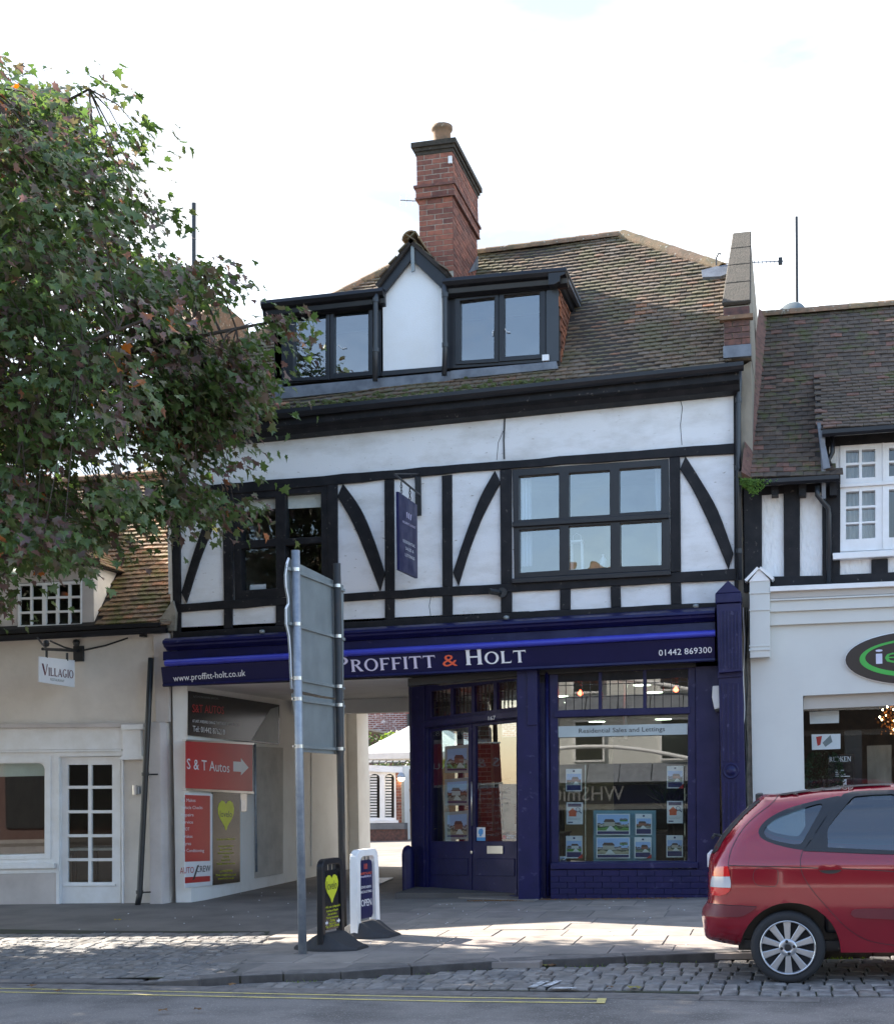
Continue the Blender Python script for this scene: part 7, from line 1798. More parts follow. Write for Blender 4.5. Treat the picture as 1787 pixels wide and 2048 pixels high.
# tall brick building beyond, a wall with brick courses too far off to pick apart
bb = thing('brick_building', 'old red and pale chequered brick building beyond the yard', 'building', (-11, 30, 0))
m, N, L, out = new_mat('far_brickwork'); p = N.new('ShaderNodeBsdfPrincipled'); p.inputs['Roughness'].default_value = .9; L.new(p.outputs[0], out.inputs[0])
ge = N.new('ShaderNodeNewGeometry'); mp = N.new('ShaderNodeMapping'); mp.inputs['Rotation'].default_value = (R(90), 0, 0); L.new(ge.outputs['Position'], mp.inputs[0])
bt_ = N.new('ShaderNodeTexBrick'); bt_.inputs['Scale'].default_value = 1; bt_.inputs['Brick Width'].default_value = .22; bt_.inputs['Row Height'].default_value = .075; bt_.inputs['Mortar Size'].default_value = .012
bt_.inputs['Color1'].default_value = (.30, .10, .07, 1); bt_.inputs['Color2'].default_value = (.2, .075, .06, 1); bt_.inputs['Mortar'].default_value = (.45, .4, .36, 1); L.new(mp.outputs[0], bt_.inputs['Vector'])
vo = N.new('ShaderNodeTexNoise'); vo.inputs['Scale'].default_value = 7; vo.inputs['Detail'].default_value = 2; L.new(ge.outputs['Position'], vo.inputs['Vector']); mr = N.new('ShaderNodeMapRange'); mr.inputs[1].default_value = .6; mr.inputs[2].default_value = .66; L.new(vo.outputs[0], mr.inputs[0])
mx = N.new('ShaderNodeMix'); mx.data_type = 'RGBA'; mx.inputs['B'].default_value = (.6, .52, .47, 1); L.new(mr.outputs[0], mx.inputs['Factor']); L.new(bt_.outputs[0], mx.inputs['A']); L.new(mx.outputs['Result'], p.inputs['Base Color'])
M['far_brick'] = m
wallbox('wall', (-24, 30, -.5), (2, 36, 7.2), M['far_brick'], bb)
k = MB(); k.hull8([(-24.3, 29.7, 7.2), (2.3, 29.7, 7.2), (2.3, 36.3, 7.2), (-24.3, 36.3, 7.2)], [(-24.3, 32.9, 10), (2.3, 32.9, 10), (2.3, 33.1, 10), (-24.3, 33.1, 10)]); k.build('roof', M['tile_main'], bb)
k = MB(); q = FY(29.9); k.tube([q.hit(817, 1428), q.hit(818, 1475)], .07, 8); k.build('downpipe', M['iron'], bb)
lw = thing('lean_to', 'old mossy tiled lean-to roof below the brick building', 'building', (-12, 27, 0))
q = FY(27); a0, a1 = q.hit(690, 1455), q.hit(835, 1481)
k = MB(); k.hull8([(a0.x, 26.5, -.4), (a1.x, 26.5, -.4), (a1.x, 29.8, -.4), (a0.x, 29.8, -.4)], [(a0.x, 26.6, a0.z), (a1.x, 26.6, a1.z), (a1.x, 29.8, a1.z), (a0.x, 29.8, a0.z)]); k.build('wall', M['brick_dark'], lw)
k = MB(); k.tube([a0 + Vector((0, -.6, .05)), a1 + Vector((0, -.6, .05))], .07, 4); k.build('verge', M['tile_main'], lw)
# parasol
pc_ = FY(17.5).hit(850, 1474); zed = FY(16.0).hit(722, 1507).z
um = thing('parasol', 'large white square parasol open in the yard', 'parasol', (pc_.x, 17.5, -.1))
hw = pc_.x - FY(16.2).hit(716, 1507).x
k = MB(); ap = Vector((pc_.x, 17.5, zed + .95)); cs = [Vector((pc_.x + a * hw, 17.5 + b * hw, zed)) for a, b in ((-1, -1), (1, -1), (1, 1), (-1, 1))]
for i in range(4):
    a, b = cs[i], cs[(i + 1) % 4]; k.poly([a, b, ap]); k.poly([a, b, b - Vector((0, 0, .16)), a - Vector((0, 0, .16))])
k.build('canopy', M['canvas'], um, recalc=False)
k = MB(); k.tube([(pc_.x, 17.5, -.1), ap], .03, 8); k.build('pole', M['wood'], um)
for c in cs: k = MB(); k.tube([ap - Vector((0, 0, .1)), c], .015, 5); k.build('rib', M['wood'], um)
k = MB(); k.box((pc_.x - .35, 17.15, -.13), (pc_.x + .35, 17.85, -.02)); k.build('base', M['concrete'], um)
# climbers over the fence and the lean-to
def foliage_mass(name, label, cat, c, ext, n, m, seed, size=.09):
    rr = random.Random(seed); k = MB()
    for i in range(n):
        d = Vector((rr.gauss(0, 1), rr.gauss(0, 1), rr.gauss(0, 1))).normalized() * rr.uniform(.3, 1) ** .5
        p = c + Vector((d.x * ext[0], d.y * ext[1], d.z * ext[2])); t_ = Vector((rr.uniform(-1, 1), rr.uniform(-1, 1), rr.uniform(-1, .6))).normalized() * size * rr.uniform(.6, 1.3); e = t_.orthogonal().normalized() * size * .35
        k.poly([p, p + t_ * .5 + e, p + t_, p + t_ * .5 - e])
    t = thing(name, label, cat, (c.x, c.y, 0)); kind(k.build('foliage', m, t, recalc=False), 'stuff')
    k = MB(); k.tube([(c.x, c.y, Zp(c.x, 0) - .05), c], .04, 6); k.build('stem', M['bark'], t)
    return t
foliage_mass('climber', 'bright yellow green climber above the lean-to roof', 'climbing plant', FY(26.3).hit(790, 1477), (.55, .3, .25), 500, M['leaf_bush'], 1)
foliage_mass('climber', 'dark ivy mass under the white parasol', 'climbing plant', FY(23).hit(800, 1520), (1.0, .4, .5), 900, M['leaf_dark'], 2)
foliage_mass('climber', 'bright green shrub top over the fence seen through the left door leaf', 'climbing plant', FY(23).hit(880, 1528), (.7, .3, .35), 700, M['leaf_bush'], 3)
foliage_mass('climber', 'dark ivy on the lean-to wall behind the outbuilding roof', 'climbing plant', FY(26.2).hit(745, 1495), (1.4, .3, .45), 900, M['leaf_dark'], 4)
# spotlights on the outbuilding roof, metal plate and scraps in the passage
sl_ = thing('floodlight', 'pair of small white floodlights on the outbuilding roof edge', 'floodlight', OP.hit(742, 1510, .2))
for x, y in ((736, 1513), (748, 1511)):
    k = MB(); k.lathe(OP.hit(x, y, .25), [(.001, 0), (.06, .01), (.075, .08), (.07, .1), (.001, .1)], 10, (.3 if x > 740 else -.3, -.8, -.4)); k.build('head', M['white'], sl_)
k = MB(); k.tube([OP.hit(736, 1514, .2), OP.hit(742, 1522, .15), OP.hit(748, 1512, .2)], .015, 5); k.build('bracket', M['white'], sl_)
q = [G(x, y, 0, 0) for x, y in ((703, 1768), (762, 1768), (787, 1757), (735, 1757))]
k = MB(); k.hull8([(p.x, p.y, p.z - .01) for p in q], [(p.x, p.y, p.z + .012) for p in q]); tag(k.build('metal_plate', M['galv'], None), 'flat grey metal cover plate on the passage floor beside the white sign', 'cover plate')
sc = G(766, 1671, 0, 0); k = MB(); k.hull8([sc + Vector(p) for p in ((-.15, 0, 0), (.1, -.05, 0), (.2, .06, 0), (-.05, .1, 0))], [sc + Vector(p) for p in ((-.1, 0, .05), (.08, -.02, .09), (.15, .05, .04), (-.05, .06, .03))]); tag(k.build('paper_scrap', M['paper'], None), 'crumpled white paper on the yard floor below the louvred windows', 'litter')
# ---------------------------------------------------------------- estate agent's hanging sign
HX = FY(-.05).hit(841, 1000).x
HP = Pl((HX, 0, 0), (0, 1, 0), n=(1, 0, 0))
hg = thing('hanging_sign', 'navy hanging board on a black bracket above the blue shopfront', 'sign', (HX, -.6, 4.5))
slab('wall_plate', FR, [(829, 953), (841, 953), (842, 1031), (830, 1032)], .045, .075, M['iron'], hg, bevel=.004)
k = MB(); a0 = HP.hit(788, 957); a1 = Vector((HX, -.07, HP.hit(834, 986).z)); a0.z = a1.z + .02; k.tube([a0, a1], .014, 8); k.build('arm', M['iron'], hg)
k = MB(); k.tube([a0, Vector((HX, -.07, a1.z + .3))], .008, 6); k.build('stay', M['iron'], hg)
bq = [(797, 983), (834, 1010), (835, 1157), (799, 1140)]
hb_ = slab('board', HP, bq, -.04, .0, M['navy'], hg, bevel=.004)
for x, y0, y1 in ((805, 968, 986), (822, 978, 999)):
    y_ = HP.hit(x, y0).y; zt_, zb_ = a1.z, HP.hit(x, y1).z
    k = MB()
    for i in range(4):
        z = zt_ + (zb_ - zt_) * (i + .5) / 4; r_ = abs(zt_ - zb_) / 6.5
        ring = [Vector((HX - .02 + (r_ * .5 * math.cos(a) if i % 2 else 0), y_ + (r_ * .5 * math.cos(a) if not i % 2 else 0), z + r_ * math.sin(a))) for a in [2 * math.pi * j / 10 for j in range(11)]]
        k.tube(ring, .006, 5, cap=False)
    kind(k.build('chain', M['iron'], hg), 'stuff')
for s_, x0, x1, y0, y1, h in (('RESIDENTIAL', 806, 830, 1084, 1096, 6), ('SALES &', 811, 827, 1099, 1107, 6), ('LETTINGS', 810, 829, 1112, 1121, 6), ('PROFFITT & HOLT', 805, 831, 1045, 1058, 4.5)):
    text(s_, HP, (x0, y0), (x1, y1), h, M['sign_white'] if h == 6 else M['lilac'], hb_, d=.003)
for dx in (0, 4, 8): slab('crest', HP, [(813 + dx, 1024 + dx * .6), (814.5 + dx, 1024.7 + dx * .6), (815 + dx * .8, 1036 + dx * .6), (814 + dx * .8, 1035.5 + dx * .6)], .001, .003, M['lilac'], hb_)
# black pipe stub low on the wall
ps = FR.hit(1000, 1186, .05); k = MB(); k.tube([ps, ps + Vector((-.02, -.06, 0)), ps + Vector((-.12, -.14, .01))], .04, 8); k.lathe(ps + Vector((.03, .0, 0)), [(.001, 0), (.07, 0), (.07, .03), (.001, .03)], 10, (0, -1, 0)); k.build('pipe_stub', M['iron'], B)
# ---------------------------------------------------------------- road sign seen from behind, on two posts
p1 = G(605, 1908); SX = p1.x
p2y = 0
SP = Pl((SX - .06, 0, 0), (0, 1, 0), n=(1, 0, 0))
QP = Pl((SX, 0, 0), (0, 1, 0), n=(1, 0, 0))
p2 = QP.hit(680, 1500); 
rs = thing('road_sign', 'grey back of a bent two-plate road sign on two posts', 'road sign', (SX, p1.y, p1.z))
k = MB(); zt1 = QP.hit(604, 1107).z; k.tube([(SX, p1.y, p1.z - .05), (SX, p1.y, zt1)], .043, 16); pst = k.build('post', M['galv'], rs, smooth=False, label='pale galvanised post')
k = MB(); zt2 = QP.hit(680, 1130).z; k.tube([(SX, p2.y, Zp(SX, p2.y) - .05), (SX, p2.y, zt2)], .041, 16); k.build('post', M['darkpost'], rs, label='dark weathered post')
for o in rs.children: 
    for p in o.data.polygons: p.use_smooth = len(p.vertices) == 4
up = [(577, 1117), (573, 1128), (570, 1150), (571, 1175), (575.5, 1196), (576, 1208), (571, 1218), (571.5, 1248), (577, 1272), (580, 1310), (581, 1345), (583, 1378), (640, 1391), (687, 1399), (687, 1171), (640, 1148)]
pl1 = slab('plate', SP, up, -.012, 0, M['sign_grey'], rs)
lo_ = [(585, 1386), (590, 1410), (596, 1450), (601, 1490), (603, 1504), (688, 1510), (688, 1402), (640, 1396)]
pl2_ = slab('plate', SP, lo_, -.016, -.004, M['sign_grey'], rs)
k = MB(); k.tube([SP.hit(x, y, -.006) for x, y in up[:12]], .013, 6); k.build('bent_edge', M['sign_white'], pl1)
k = MB(); k.tube([SP.hit(x, y, -.02) for x, y in ((586, 1388), (590, 1410), (596, 1450), (601, 1490), (602, 1502), (597, 1507))], [.02, .024, .03, .034, .036, .02], 8); k.build('bent_edge', M['sign_grey'], pl2_, smooth=True)
for (xa, ya), (xb, yb) in (((575, 1137), (688, 1181)), ((578, 1247), (688, 1279)), ((586, 1357), (688, 1377)), ((592, 1399), (688, 1413)), ((604, 1494), (688, 1499))):
    a, b = SP.hit(xa, ya, .012), SP.hit(xb, yb, .012)
    k = MB()
    q = [a + Vector((-.012, 0, -.016)), a + Vector((.014, 0, -.016)), a + Vector((.014, 0, .016)), a + Vector((-.012, 0, .016))]
    k.hull8(q, [p + (b - a) for p in q]); rl_ = k.build('rail', M['sign_grey'], rs, bevel=.003)
    for yy, rr_ in ((p1.y, .047), (p2.y, .045)):
        z = a.z + (b.z - a.z) * (yy - a.y) / (b.y - a.y)
        k = MB(); k.lathe((SX, yy, z - .018), [(rr_ - .004, 0), (rr_, 0), (rr_, .036), (rr_ - .004, .036)], 16); k.box((SX - .05, yy - .06, z - .012), (SX - .035, yy + .06, z + .012)); k.build('clamp', M['steel'], rs)
# ---------------------------------------------------------------- swing boards on the pavement
def aboard(label, foot, th, h, w, fm, frame_w, frame_d, pm, name='pavement_sign'):
    t = thing(name, label, 'pavement sign', foot, 'swing boards on the pavement')
    u = Vector((math.sin(th), math.cos(th), 0)); n = Vector((math.cos(th), -math.sin(th), 0))
    P = Pl(foot + u * (w / 2), u, (0, 0, 1), n)
    def ushape(hw, top, r, n_=6):
        pts = [(-hw - .015, .05), (-hw, top - r)] + [(-hw + r - r * math.cos(R(a)), top - r + r * math.sin(R(a))) for a in range(15, 90, 15)] + [(-hw + r, top)]
        return pts + [(-x, y) for x, y in reversed(pts)]
    o, i = ushape(w / 2, h, .10), ushape(w / 2 - frame_w, h - frame_w * .9, .07)
    ring = o + i[::-1]
    fr = slab('frame', P, ring, -frame_d / 2, frame_d / 2, M[fm], t, px=False, bevel=.008)
    k = MB(); secs = []
    for s_ in np.linspace(-1, 1, 13):
        e = .36 * s_; hh = .035 + .14 * math.exp(-(s_ * 1.9) ** 2); ww = w / 2 + .03 - .12 * abs(s_) ** 2
        secs.append([P.w(-ww, -.01, e), P.w(ww, -.01, e), P.w(ww, .022, e), P.w(ww - .05, hh, e), P.w(-ww + .05, hh, e), P.w(-ww, .022, e)])
    k.loft(secs); k.build('base', M['rubber'], t, smooth=False, bevel=.006)
    hw = w / 2 - frame_w - .008; r = .06
    pts = [(-hw + .03, .20), (-hw, .24), (-hw, h - .12 - r)] + [(-hw + r - r * math.cos(R(a)), h - .12 - r + r * math.sin(R(a))) for a in (30, 60, 90)]
    pts = pts + [(-x, y) for x, y in reversed(pts)]
    pn = slab('panel', P, pts, -.016, .016, M[pm], t, px=False, bevel=.004)
    for x in (-hw * .55, 0, hw * .55): slab('hanger', P, [(x - .02, h - .125), (x + .02, h - .125), (x + .02, h - frame_w * .9 - .002), (x - .02, h - frame_w * .9 - .002)], -.01, .01, M['charcoal' if fm == 'black' else 'steel'], t, px=False)
    return t, P, pn
f1_ = G(641, 1903)
t1, P1_, pn1 = aboard('black swing board with yellow heart reading lovelo beside the road sign posts', f1_, R(9), .93, .47, 'black', .065, .07, 'black_sign')
hd = slab('heart', P1_, [(x, y) for x, y in heart(0.0, -.775, -.50, .135)] if False else [(x, -y) for x, y in heart(0, -.76, -.47, .14)], .0165, .019, M['lime'], pn1, px=False)
text('lovelo', P1_, (-.11, .61), (.11, .61), .09, M['charcoal'], hd, d=.0205, px=False)
for s_, w_, y in (('For ALL your cycling needs!', .185, .425), ('Servicing and Repairs', .13, .385), ('Sales and advice', .10, .35), ('Parts and Accessories', .13, .315), ('Clothing', .055, .283), ('Bicycle Hire', .07, .253), ('Tel: 01442 870000', .15, .222)): text(s_, P1_, (-w_, y), (w_, y), .022, M['lime'], pn1, d=.019, px=False)
for x in (-.165, .10): slab('arrow', P1_, [(x, .265), (x + .04, .265), (x + .04, .25), (x + .07, .275), (x + .04, .30), (x + .04, .285), (x, .285)], .0165, .019, M['sign_white'], pn1, px=False)
f2_ = G(709, 1878)
t2, P2_, pn2 = aboard('white-framed navy swing board reading OPEN behind the black one', f2_, R(11), .96, .50, 'white', .085, .09, 'navy')
text('OPEN', P2_, (-.12, .335), (.12, .335), .075, M['lettering'], pn2, d=.019, px=False)
for s_, w_, y, m_ in (('ESTATE AGENTS', .115, .53, 'lettering'), ('SALES & LETTINGS', .13, .48, 'lettering'), ('PROFFITT & HOLT', .14, .68, 'orange'), ('www.proffitt-holt.co.uk', .12, .65, 'lilac')): text(s_, P2_, (-w_, y), (w_, y), .026, M[m_], pn2, d=.019, px=False)
for x in (-.03, 0, .03): slab('crest', P2_, [(x - .004, .74), (x + .004, .74), (x + .004, .80), (x - .004, .80)], .0165, .018, M['orange'], pn2, px=False)
# ---------------------------------------------------------------- fallen leaves, weeds
def dry_leaf(p, s_, rz, m='leafdry', label='fallen brown leaf lying by the kerb', i=0):
    k = MB(); n_ = 9
    pts = [Vector((math.cos(2 * math.pi * j / n_) * s_ * (1 if j % 2 else .55), math.sin(2 * math.pi * j / n_) * s_ * (.8 if j % 2 else .5), s_ * .25 * (j % 3) / 2)) for j in range(n_)]
    rot = Matrix.Rotation(rz, 3, 'Z')
    for j in range(n_): k.poly([p + Vector((0, 0, s_ * .22)), p + rot @ pts[j], p + rot @ pts[(j + 1) % n_]])
    o = k.build('fallen_leaf', M[m], None, recalc=False); tag(o, label, 'leaf', 'fallen leaves on the ground'); return o
M['leafgreen'] = mat('green_fallen_leaf', (.12, .17, .03), (.2, .17, .04), rough=.7); M['leafyellow'] = mat('yellow_fallen_leaf', (.4, .28, .03), rough=.7)
for x, y, s_, m_, l in ((1336, 1924, .07, 'leafdry', 'large curled brown leaf against the kerb left of the car'), (1275, 1929, .05, 'leafgreen', 'green leaf against the kerb left of the car'), (1160, 1934, .05, 'leafgreen', 'yellow green leaf in the gutter under the kerb'), (1103, 1938, .06, 'leafdry', 'brown leaf in the gutter below the sunlit slabs'),
                        (1088, 1938, .05, 'leafgreen', 'green leaf at the left end of the gutter leaves'), (1268, 1984, .07, 'leafgreen', 'long green leaf on the setts above the end of the yellow lines'), (1219, 1982, .04, 'leafdry', 'small leaf on the setts right of the bay marking'), (235, 1840, .06, 'leafyellow', 'yellow leaf on the dark pavement before the cottage pier'),
                        (63, 1965, .06, 'leafdry', 'russet leaf on the flush edging stones'), (117, 1989, .05, 'leafdry', 'brown leaf on the road under the yellow lines'), (325, 2030, .06, 'leafdry', 'brown leaf alone on the open road'), (395, 2027, .05, 'leafdry', 'flat leaf on the road right of the lone brown one'), (463, 1977, .06, 'leafdry', 'rusty leaf at the low end of the kerb')):
    g_ = Gr(x, y) if y > 1915 and x > 460 or y > 1970 else G(x, y)
    z_ = Zr(g_.x) + .03 if y > 1915 else pav_z(g_.x, g_.y) + .02
    dry_leaf(Vector((g_.x, g_.y, z_)), s_, rng.uniform(0, 6), m_, l)
k = MB(); rr = random.Random(21)
for i in range(420):
    X = rr.choice([rr.uniform(-4.4, -.8), rr.uniform(-2.4, -1.0), rr.uniform(-.3, .7)]); kp_ = kerb_at(X); p = Vector((X, kp_.y - .02 - abs(rr.gauss(0, .03)), Zr(X) + .0)); d = Vector((rr.uniform(-.6, .6), rr.uniform(-.8, .1), rr.uniform(.3, 1))) * rr.uniform(.015, .05); e = Vector((rr.uniform(-1, 1), rr.uniform(-1, 1), 0)).normalized() * .006
    k.poly([p - e, p + e, p + d])
o = k.build('gutter_weeds', M['leaf_bush'], None, recalc=False); o['kind'] = 'stuff'; o['label'] = 'low green weeds along the foot of the kerb'
k = MB()
for i in range(500):
    X = rr.uniform(-4.25, -1.3); p = Vector((X, -.10 - abs(rr.gauss(0, .05)) - (.1 if X < -3.3 else 0), Zp(X, -.2) + .0)); s_ = rr.uniform(.004, .015)
    q = [p + Vector((s_ * math.cos(a), s_ * math.sin(a), 0)) for a in (0, 1.6, 3.1, 4.7)]; k.hull8([(v.x, v.y, v.z - .003) for v in q], [(v.x, v.y, v.z + s_ * rr.uniform(.2, .9)) for v in q])
o = k.build('wall_foot_debris', M['leafdry'], None, recalc=False); o['kind'] = 'stuff'; o['label'] = 'crumbs of dry leaf along the foot of the shopfront'
k = MB()
for i in range(110):
    X = rr.uniform(-9.5, 1.5); Y = rr.uniform(-5, 2) if X < -5 else rr.uniform(-5.2, -.3); z = pav_z(X, Y) + .013; s_ = rr.uniform(.004, .011); a0_ = rr.uniform(0, 6)
    q = [(X + s_ * math.cos(a0_ + a), Y + s_ * math.sin(a0_ + a)) for a in (0, 1.6, 3.1, 4.7)]; k.hull8([(a, b, z - .003) for a, b in q], [(a, b, z + .003) for a, b in q])
o = k.build('pavement_litter', M['paper'], None, recalc=False); o['kind'] = 'stuff'; o['label'] = 'pale specks of grit and gum on the pavement'
# ---------------------------------------------------------------- red car
wc = Gr(1575, 1972)
CYO = wc.y                                                  # outer face of the near tyres
CPL = FY(CYO - .02)
def cu(X, Y): return CPL.uv(1380 + X / 4.03, 1540 + Y / 4.03)   # from the enlarged crop of the photograph
gz_ = Zr(wc.x) + .012
ru, rv = cu(785, 1437); TR = rv - gz_ ; 
rv = gz_ + TR
car = thing('parked_car', 'metallic red family car parked at the kerb, rear half in view', 'car', (ru + 1.3, CYO + .85, gz_))
pxs = [(390, 1445), (330, 1438), (250, 1425), (150, 1405), (105, 1380), (92, 1320), (85, 1260), (76, 1205), (80, 1150), (100, 1112), (122, 1085), (130, 1040), (128, 960), (128, 880), (131, 800), (137, 735), (150, 690), (188, 620), (240, 535), (310, 445), (400, 355), (480, 283), (535, 243), (560, 214), (600, 204), (700, 200), (800, 187), (1000, 160), (1200, 138), (1400, 122), (1641, 110)]
def smooth_line(P, it=1):
    for _ in range(it):
        Q_ = [P[0]]
        for a, b in zip(P, P[1:]): Q_ += [(a[0] * .75 + b[0] * .25, a[1] * .75 + b[1] * .25), (a[0] * .25 + b[0] * .75, a[1] * .25 + b[1] * .75)]
        P = Q_ + [P[-1]]
    return P
top = [cu(*p) for p in smooth_line(pxs)]
F_ = lambda du, v: (ru + du, gz_ + v)
WB = 2.68
roofv = top[-1][1] - gz_
front = smooth_line([top[-1], F_(1.2, roofv + .004), F_(1.55, roofv - .015), F_(1.85, roofv - .075), F_(2.3, 1.33), F_(2.75, 1.09), F_(3.1, .98), F_(3.4, .84), F_(3.52, .68), F_(3.56, .5), F_(3.52, .3), F_(3.4, .21), F_(WB + .40, .22)], 2)[1:]
arch_f = [F_(WB + .37 * math.cos(R(a)), TR + .37 * math.sin(R(a))) for a in range(-20, 201, 10)]
arch_r_px = [(1212, 1478), (1208, 1420), (1196, 1365), (1172, 1300), (1135, 1235), (1085, 1180), (1020, 1130), (950, 1096), (880, 1078), (800, 1071), (720, 1080), (650, 1103), (580, 1140), (515, 1195), (462, 1260), (425, 1330), (403, 1400)]
arch_r = [cu(*p) for p in arch_r_px]
sill = [F_(WB - .40, .21), cu(1641, 1478)]
outline = top + front + arch_f + sill + arch_r
n_sil = len(top) + len(front)                              # silhouette part that is rounded over
qg = [cu(*p) for p in smooth_line([(556, 505), (565, 470), (600, 428), (650, 390), (740, 345), (850, 305), (970, 270), (1090, 240), (1215, 214), (1190, 250), (1120, 345), (1050, 445), (985, 540), (915, 637), (860, 632), (760, 612), (680, 592), (610, 566), (572, 540)])]
rg = [cu(*p) for p in ((925, 640), (985, 552), (1055, 455), (1130, 345), (1195, 262), (1250, 208), (1320, 190), (1480, 178), (1641, 172))] + [F_(1.18, roofv - .16), F_(1.2, roofv - .6)]
rg[-1] = (ru + 1.2, cu(1641, 676)[1] - .01)
rg += [cu(1641, 676), cu(1400, 668), cu(1100, 654)]
fgz = [F_(1.24, roofv - .165), F_(1.55, roofv - .19), F_(1.8, roofv - .24), F_(2.4, 1.10), F_(1.24, cu(1641, 676)[1] - gz_ - .015)]
def dens(P, step):
    out = []
    for a, b in zip(P, P[1:] + P[:1]):
        n = max(1, int(math.dist(a, b) / step)); out += [(a[0] + (b[0] - a[0]) * i / n, a[1] + (b[1] - a[1]) * i / n) for i in range(n)]
    return out
SIL = np.array(top + front)
S0, S1 = SIL[:-1], SIL[1:]
RADI = .20
def inset(u, v):
    p = np.array((u, v)); d = S1 - S0; t = np.clip(((p - S0) * d).sum(1) / (d * d).sum(1), 0, 1); q = S0 + d * t[:, None]
    dist = np.sqrt(((p - q) ** 2).sum(1)).min()
    h = v - gz_
    a = 0.0
    if h > .98: a += (h - .98) * .30 + max(0, h - 1.2) * .12
    if h < .5: a += (.5 - h) * .10
    a += .012 * (1 - math.cos(min(1, abs(h - .72) / .3) * math.pi / 2))
    if u < ru + .1: a += .10 * ((ru + .1 - u) / .85) ** 2
    x = max(0, 1 - dist / RADI); a += RADI * (1 - math.sqrt(max(0, 1 - x * x))) * .85
    return a
WIDTH = 1.66
def S(u, v, off=0.0, side=0):
    y = CYO - .02 + inset(u, v) - off
    if side: y = 2 * (CYO + WIDTH / 2) - y
    return Vector((u, y, v))
def side_panel(poly, holes=(), step=.045, off=0.0, side=0):
    o = dens(poly, step); hs = [dens(h, step) for h in holes]
    us = [p[0] for p in o]; vs = [p[1] for p in o]; g = []
    for u in np.arange(min(us), max(us), step):
        for v in np.arange(min(vs), max(vs), step):
            if pip((u, v), o) and not any(pip((u, v), h) for h in hs): g.append((u + .0007, v + .0003))
    V, T = cdt(o, hs, g)
    return V, T, o
def skin(name, poly, m, off, parent, holes=(), thick=.01, step=.045, sides=(0,)):
    """a panel of real thickness following the car's side"""
    r = None
    for sd in sides:
        V, T, o = side_panel(poly, holes, step)
        n = len(V); verts = [S(u, v, off, sd) for u, v in V] + [S(u, v, off - thick, sd) for u, v in V]
        faces = list(T) + [[i + n for i in reversed(t)] for t in T]
        cnt = set()
        for t in T:
            for i in range(3): cnt.add((t[i], t[(i + 1) % 3]))
        for a, b in cnt:
            if (b, a) not in cnt: faces.append([a, b, b + n, a + n])
        r = obj(name, verts, faces, m, parent, smooth=True); 
        r.data.set_sharp_from_angle(angle=R(40))
    return r
V, T, o_ = side_panel(outline, [qg, rg, fgz])
n = len(V)
verts = [S(u, v) for u, v in V] + [S(u, v, 0, 1) for u, v in V]
faces = [t for t in T] + [[i + n for i in reversed(t)] for t in T]
fm = [0] * len(faces)
key = {(round(u, 5), round(v, 5)): i for i, (u, v) in enumerate(V)}
od = dens(outline, .045); idx = [key.get((round(u, 5), round(v, 5))) for u, v in od]
def nearest(p): return min(range(n), key=lambda i: (V[i][0] - p[0]) ** 2 + (V[i][1] - p[1]) ** 2)
idx = [i if i is not None else nearest(p) for i, p in zip(idx, od)]
wtop, wbot = cu(480, 283)[1], cu(188, 620)[1]
for i, j in zip(idx, idx[1:] + idx[:1]):
    if i == j: continue
    faces.append([i, j, j + n, i + n]); a, b = V[i], V[j]; h = (a[1] + b[1]) / 2
    isarch = min(math.dist(a, (ru, rv)), math.dist(a, (ru + WB, rv))) < .47 or h < gz_ + .25
    rearglass = a[0] < ru and wbot < h < wtop
    fglass = F_(1.95, 0)[0] < a[0] < F_(2.7, 0)[0] and h > gz_ + 1.0
    fm.append(1 if isarch else 2 if (rearglass or fglass) else 0)
for h in (qg, rg, fgz):
    pass
bo_ = obj('body', verts, faces, None, car, smooth=True, mats=[M['car_red'], M['car_black'], M['glass_car']], fmat=fm)
bo_.data.set_sharp_from_angle(angle=R(38))
def grow(P, k):
    c = (sum(p[0] for p in P) / len(P), sum(p[1] for p in P) / len(P)); out = []
    for p in P:
        d = math.dist(p, c); out.append((c[0] + (p[0] - c[0]) * (1 + k / d), c[1] + (p[1] - c[1]) * (1 + k / d)))
    return out
qi = [cu(*p) for p in smooth_line([(585, 505), (600, 470), (640, 430), (700, 392), (800, 350), (920, 310), (1050, 272), (1070, 288), (1040, 350), (980, 450), (930, 540), (895, 600), (840, 605), (740, 588), (660, 568), (612, 545)])]
ri = [cu(*p) for p in ((1108, 628), (1108, 490), (1120, 455), (1180, 380), (1260, 288), (1310, 232), (1340, 216), (1480, 204), (1641, 197))] + [(ru + 1.17, gz_ + roofv - .195), (ru + 1.17, cu(1641, 650)[1]), cu(1641, 652), cu(1400, 642)]
for nm, hole, inner in (('quarter_window', qg, qi), ('rear_door_window', rg, ri), ('front_door_window', fgz, grow(fgz, -.045))):
    for sd in (0, 1):
        w_ = skin(nm, grow(hole, .012), M['car_black'], -.006 if sd else .002, car, holes=[inner], thick=.012, sides=(sd,))
        skin('glass', grow(inner, .006), M['glass_car'], -.012, w_, thick=.004, sides=(sd,))
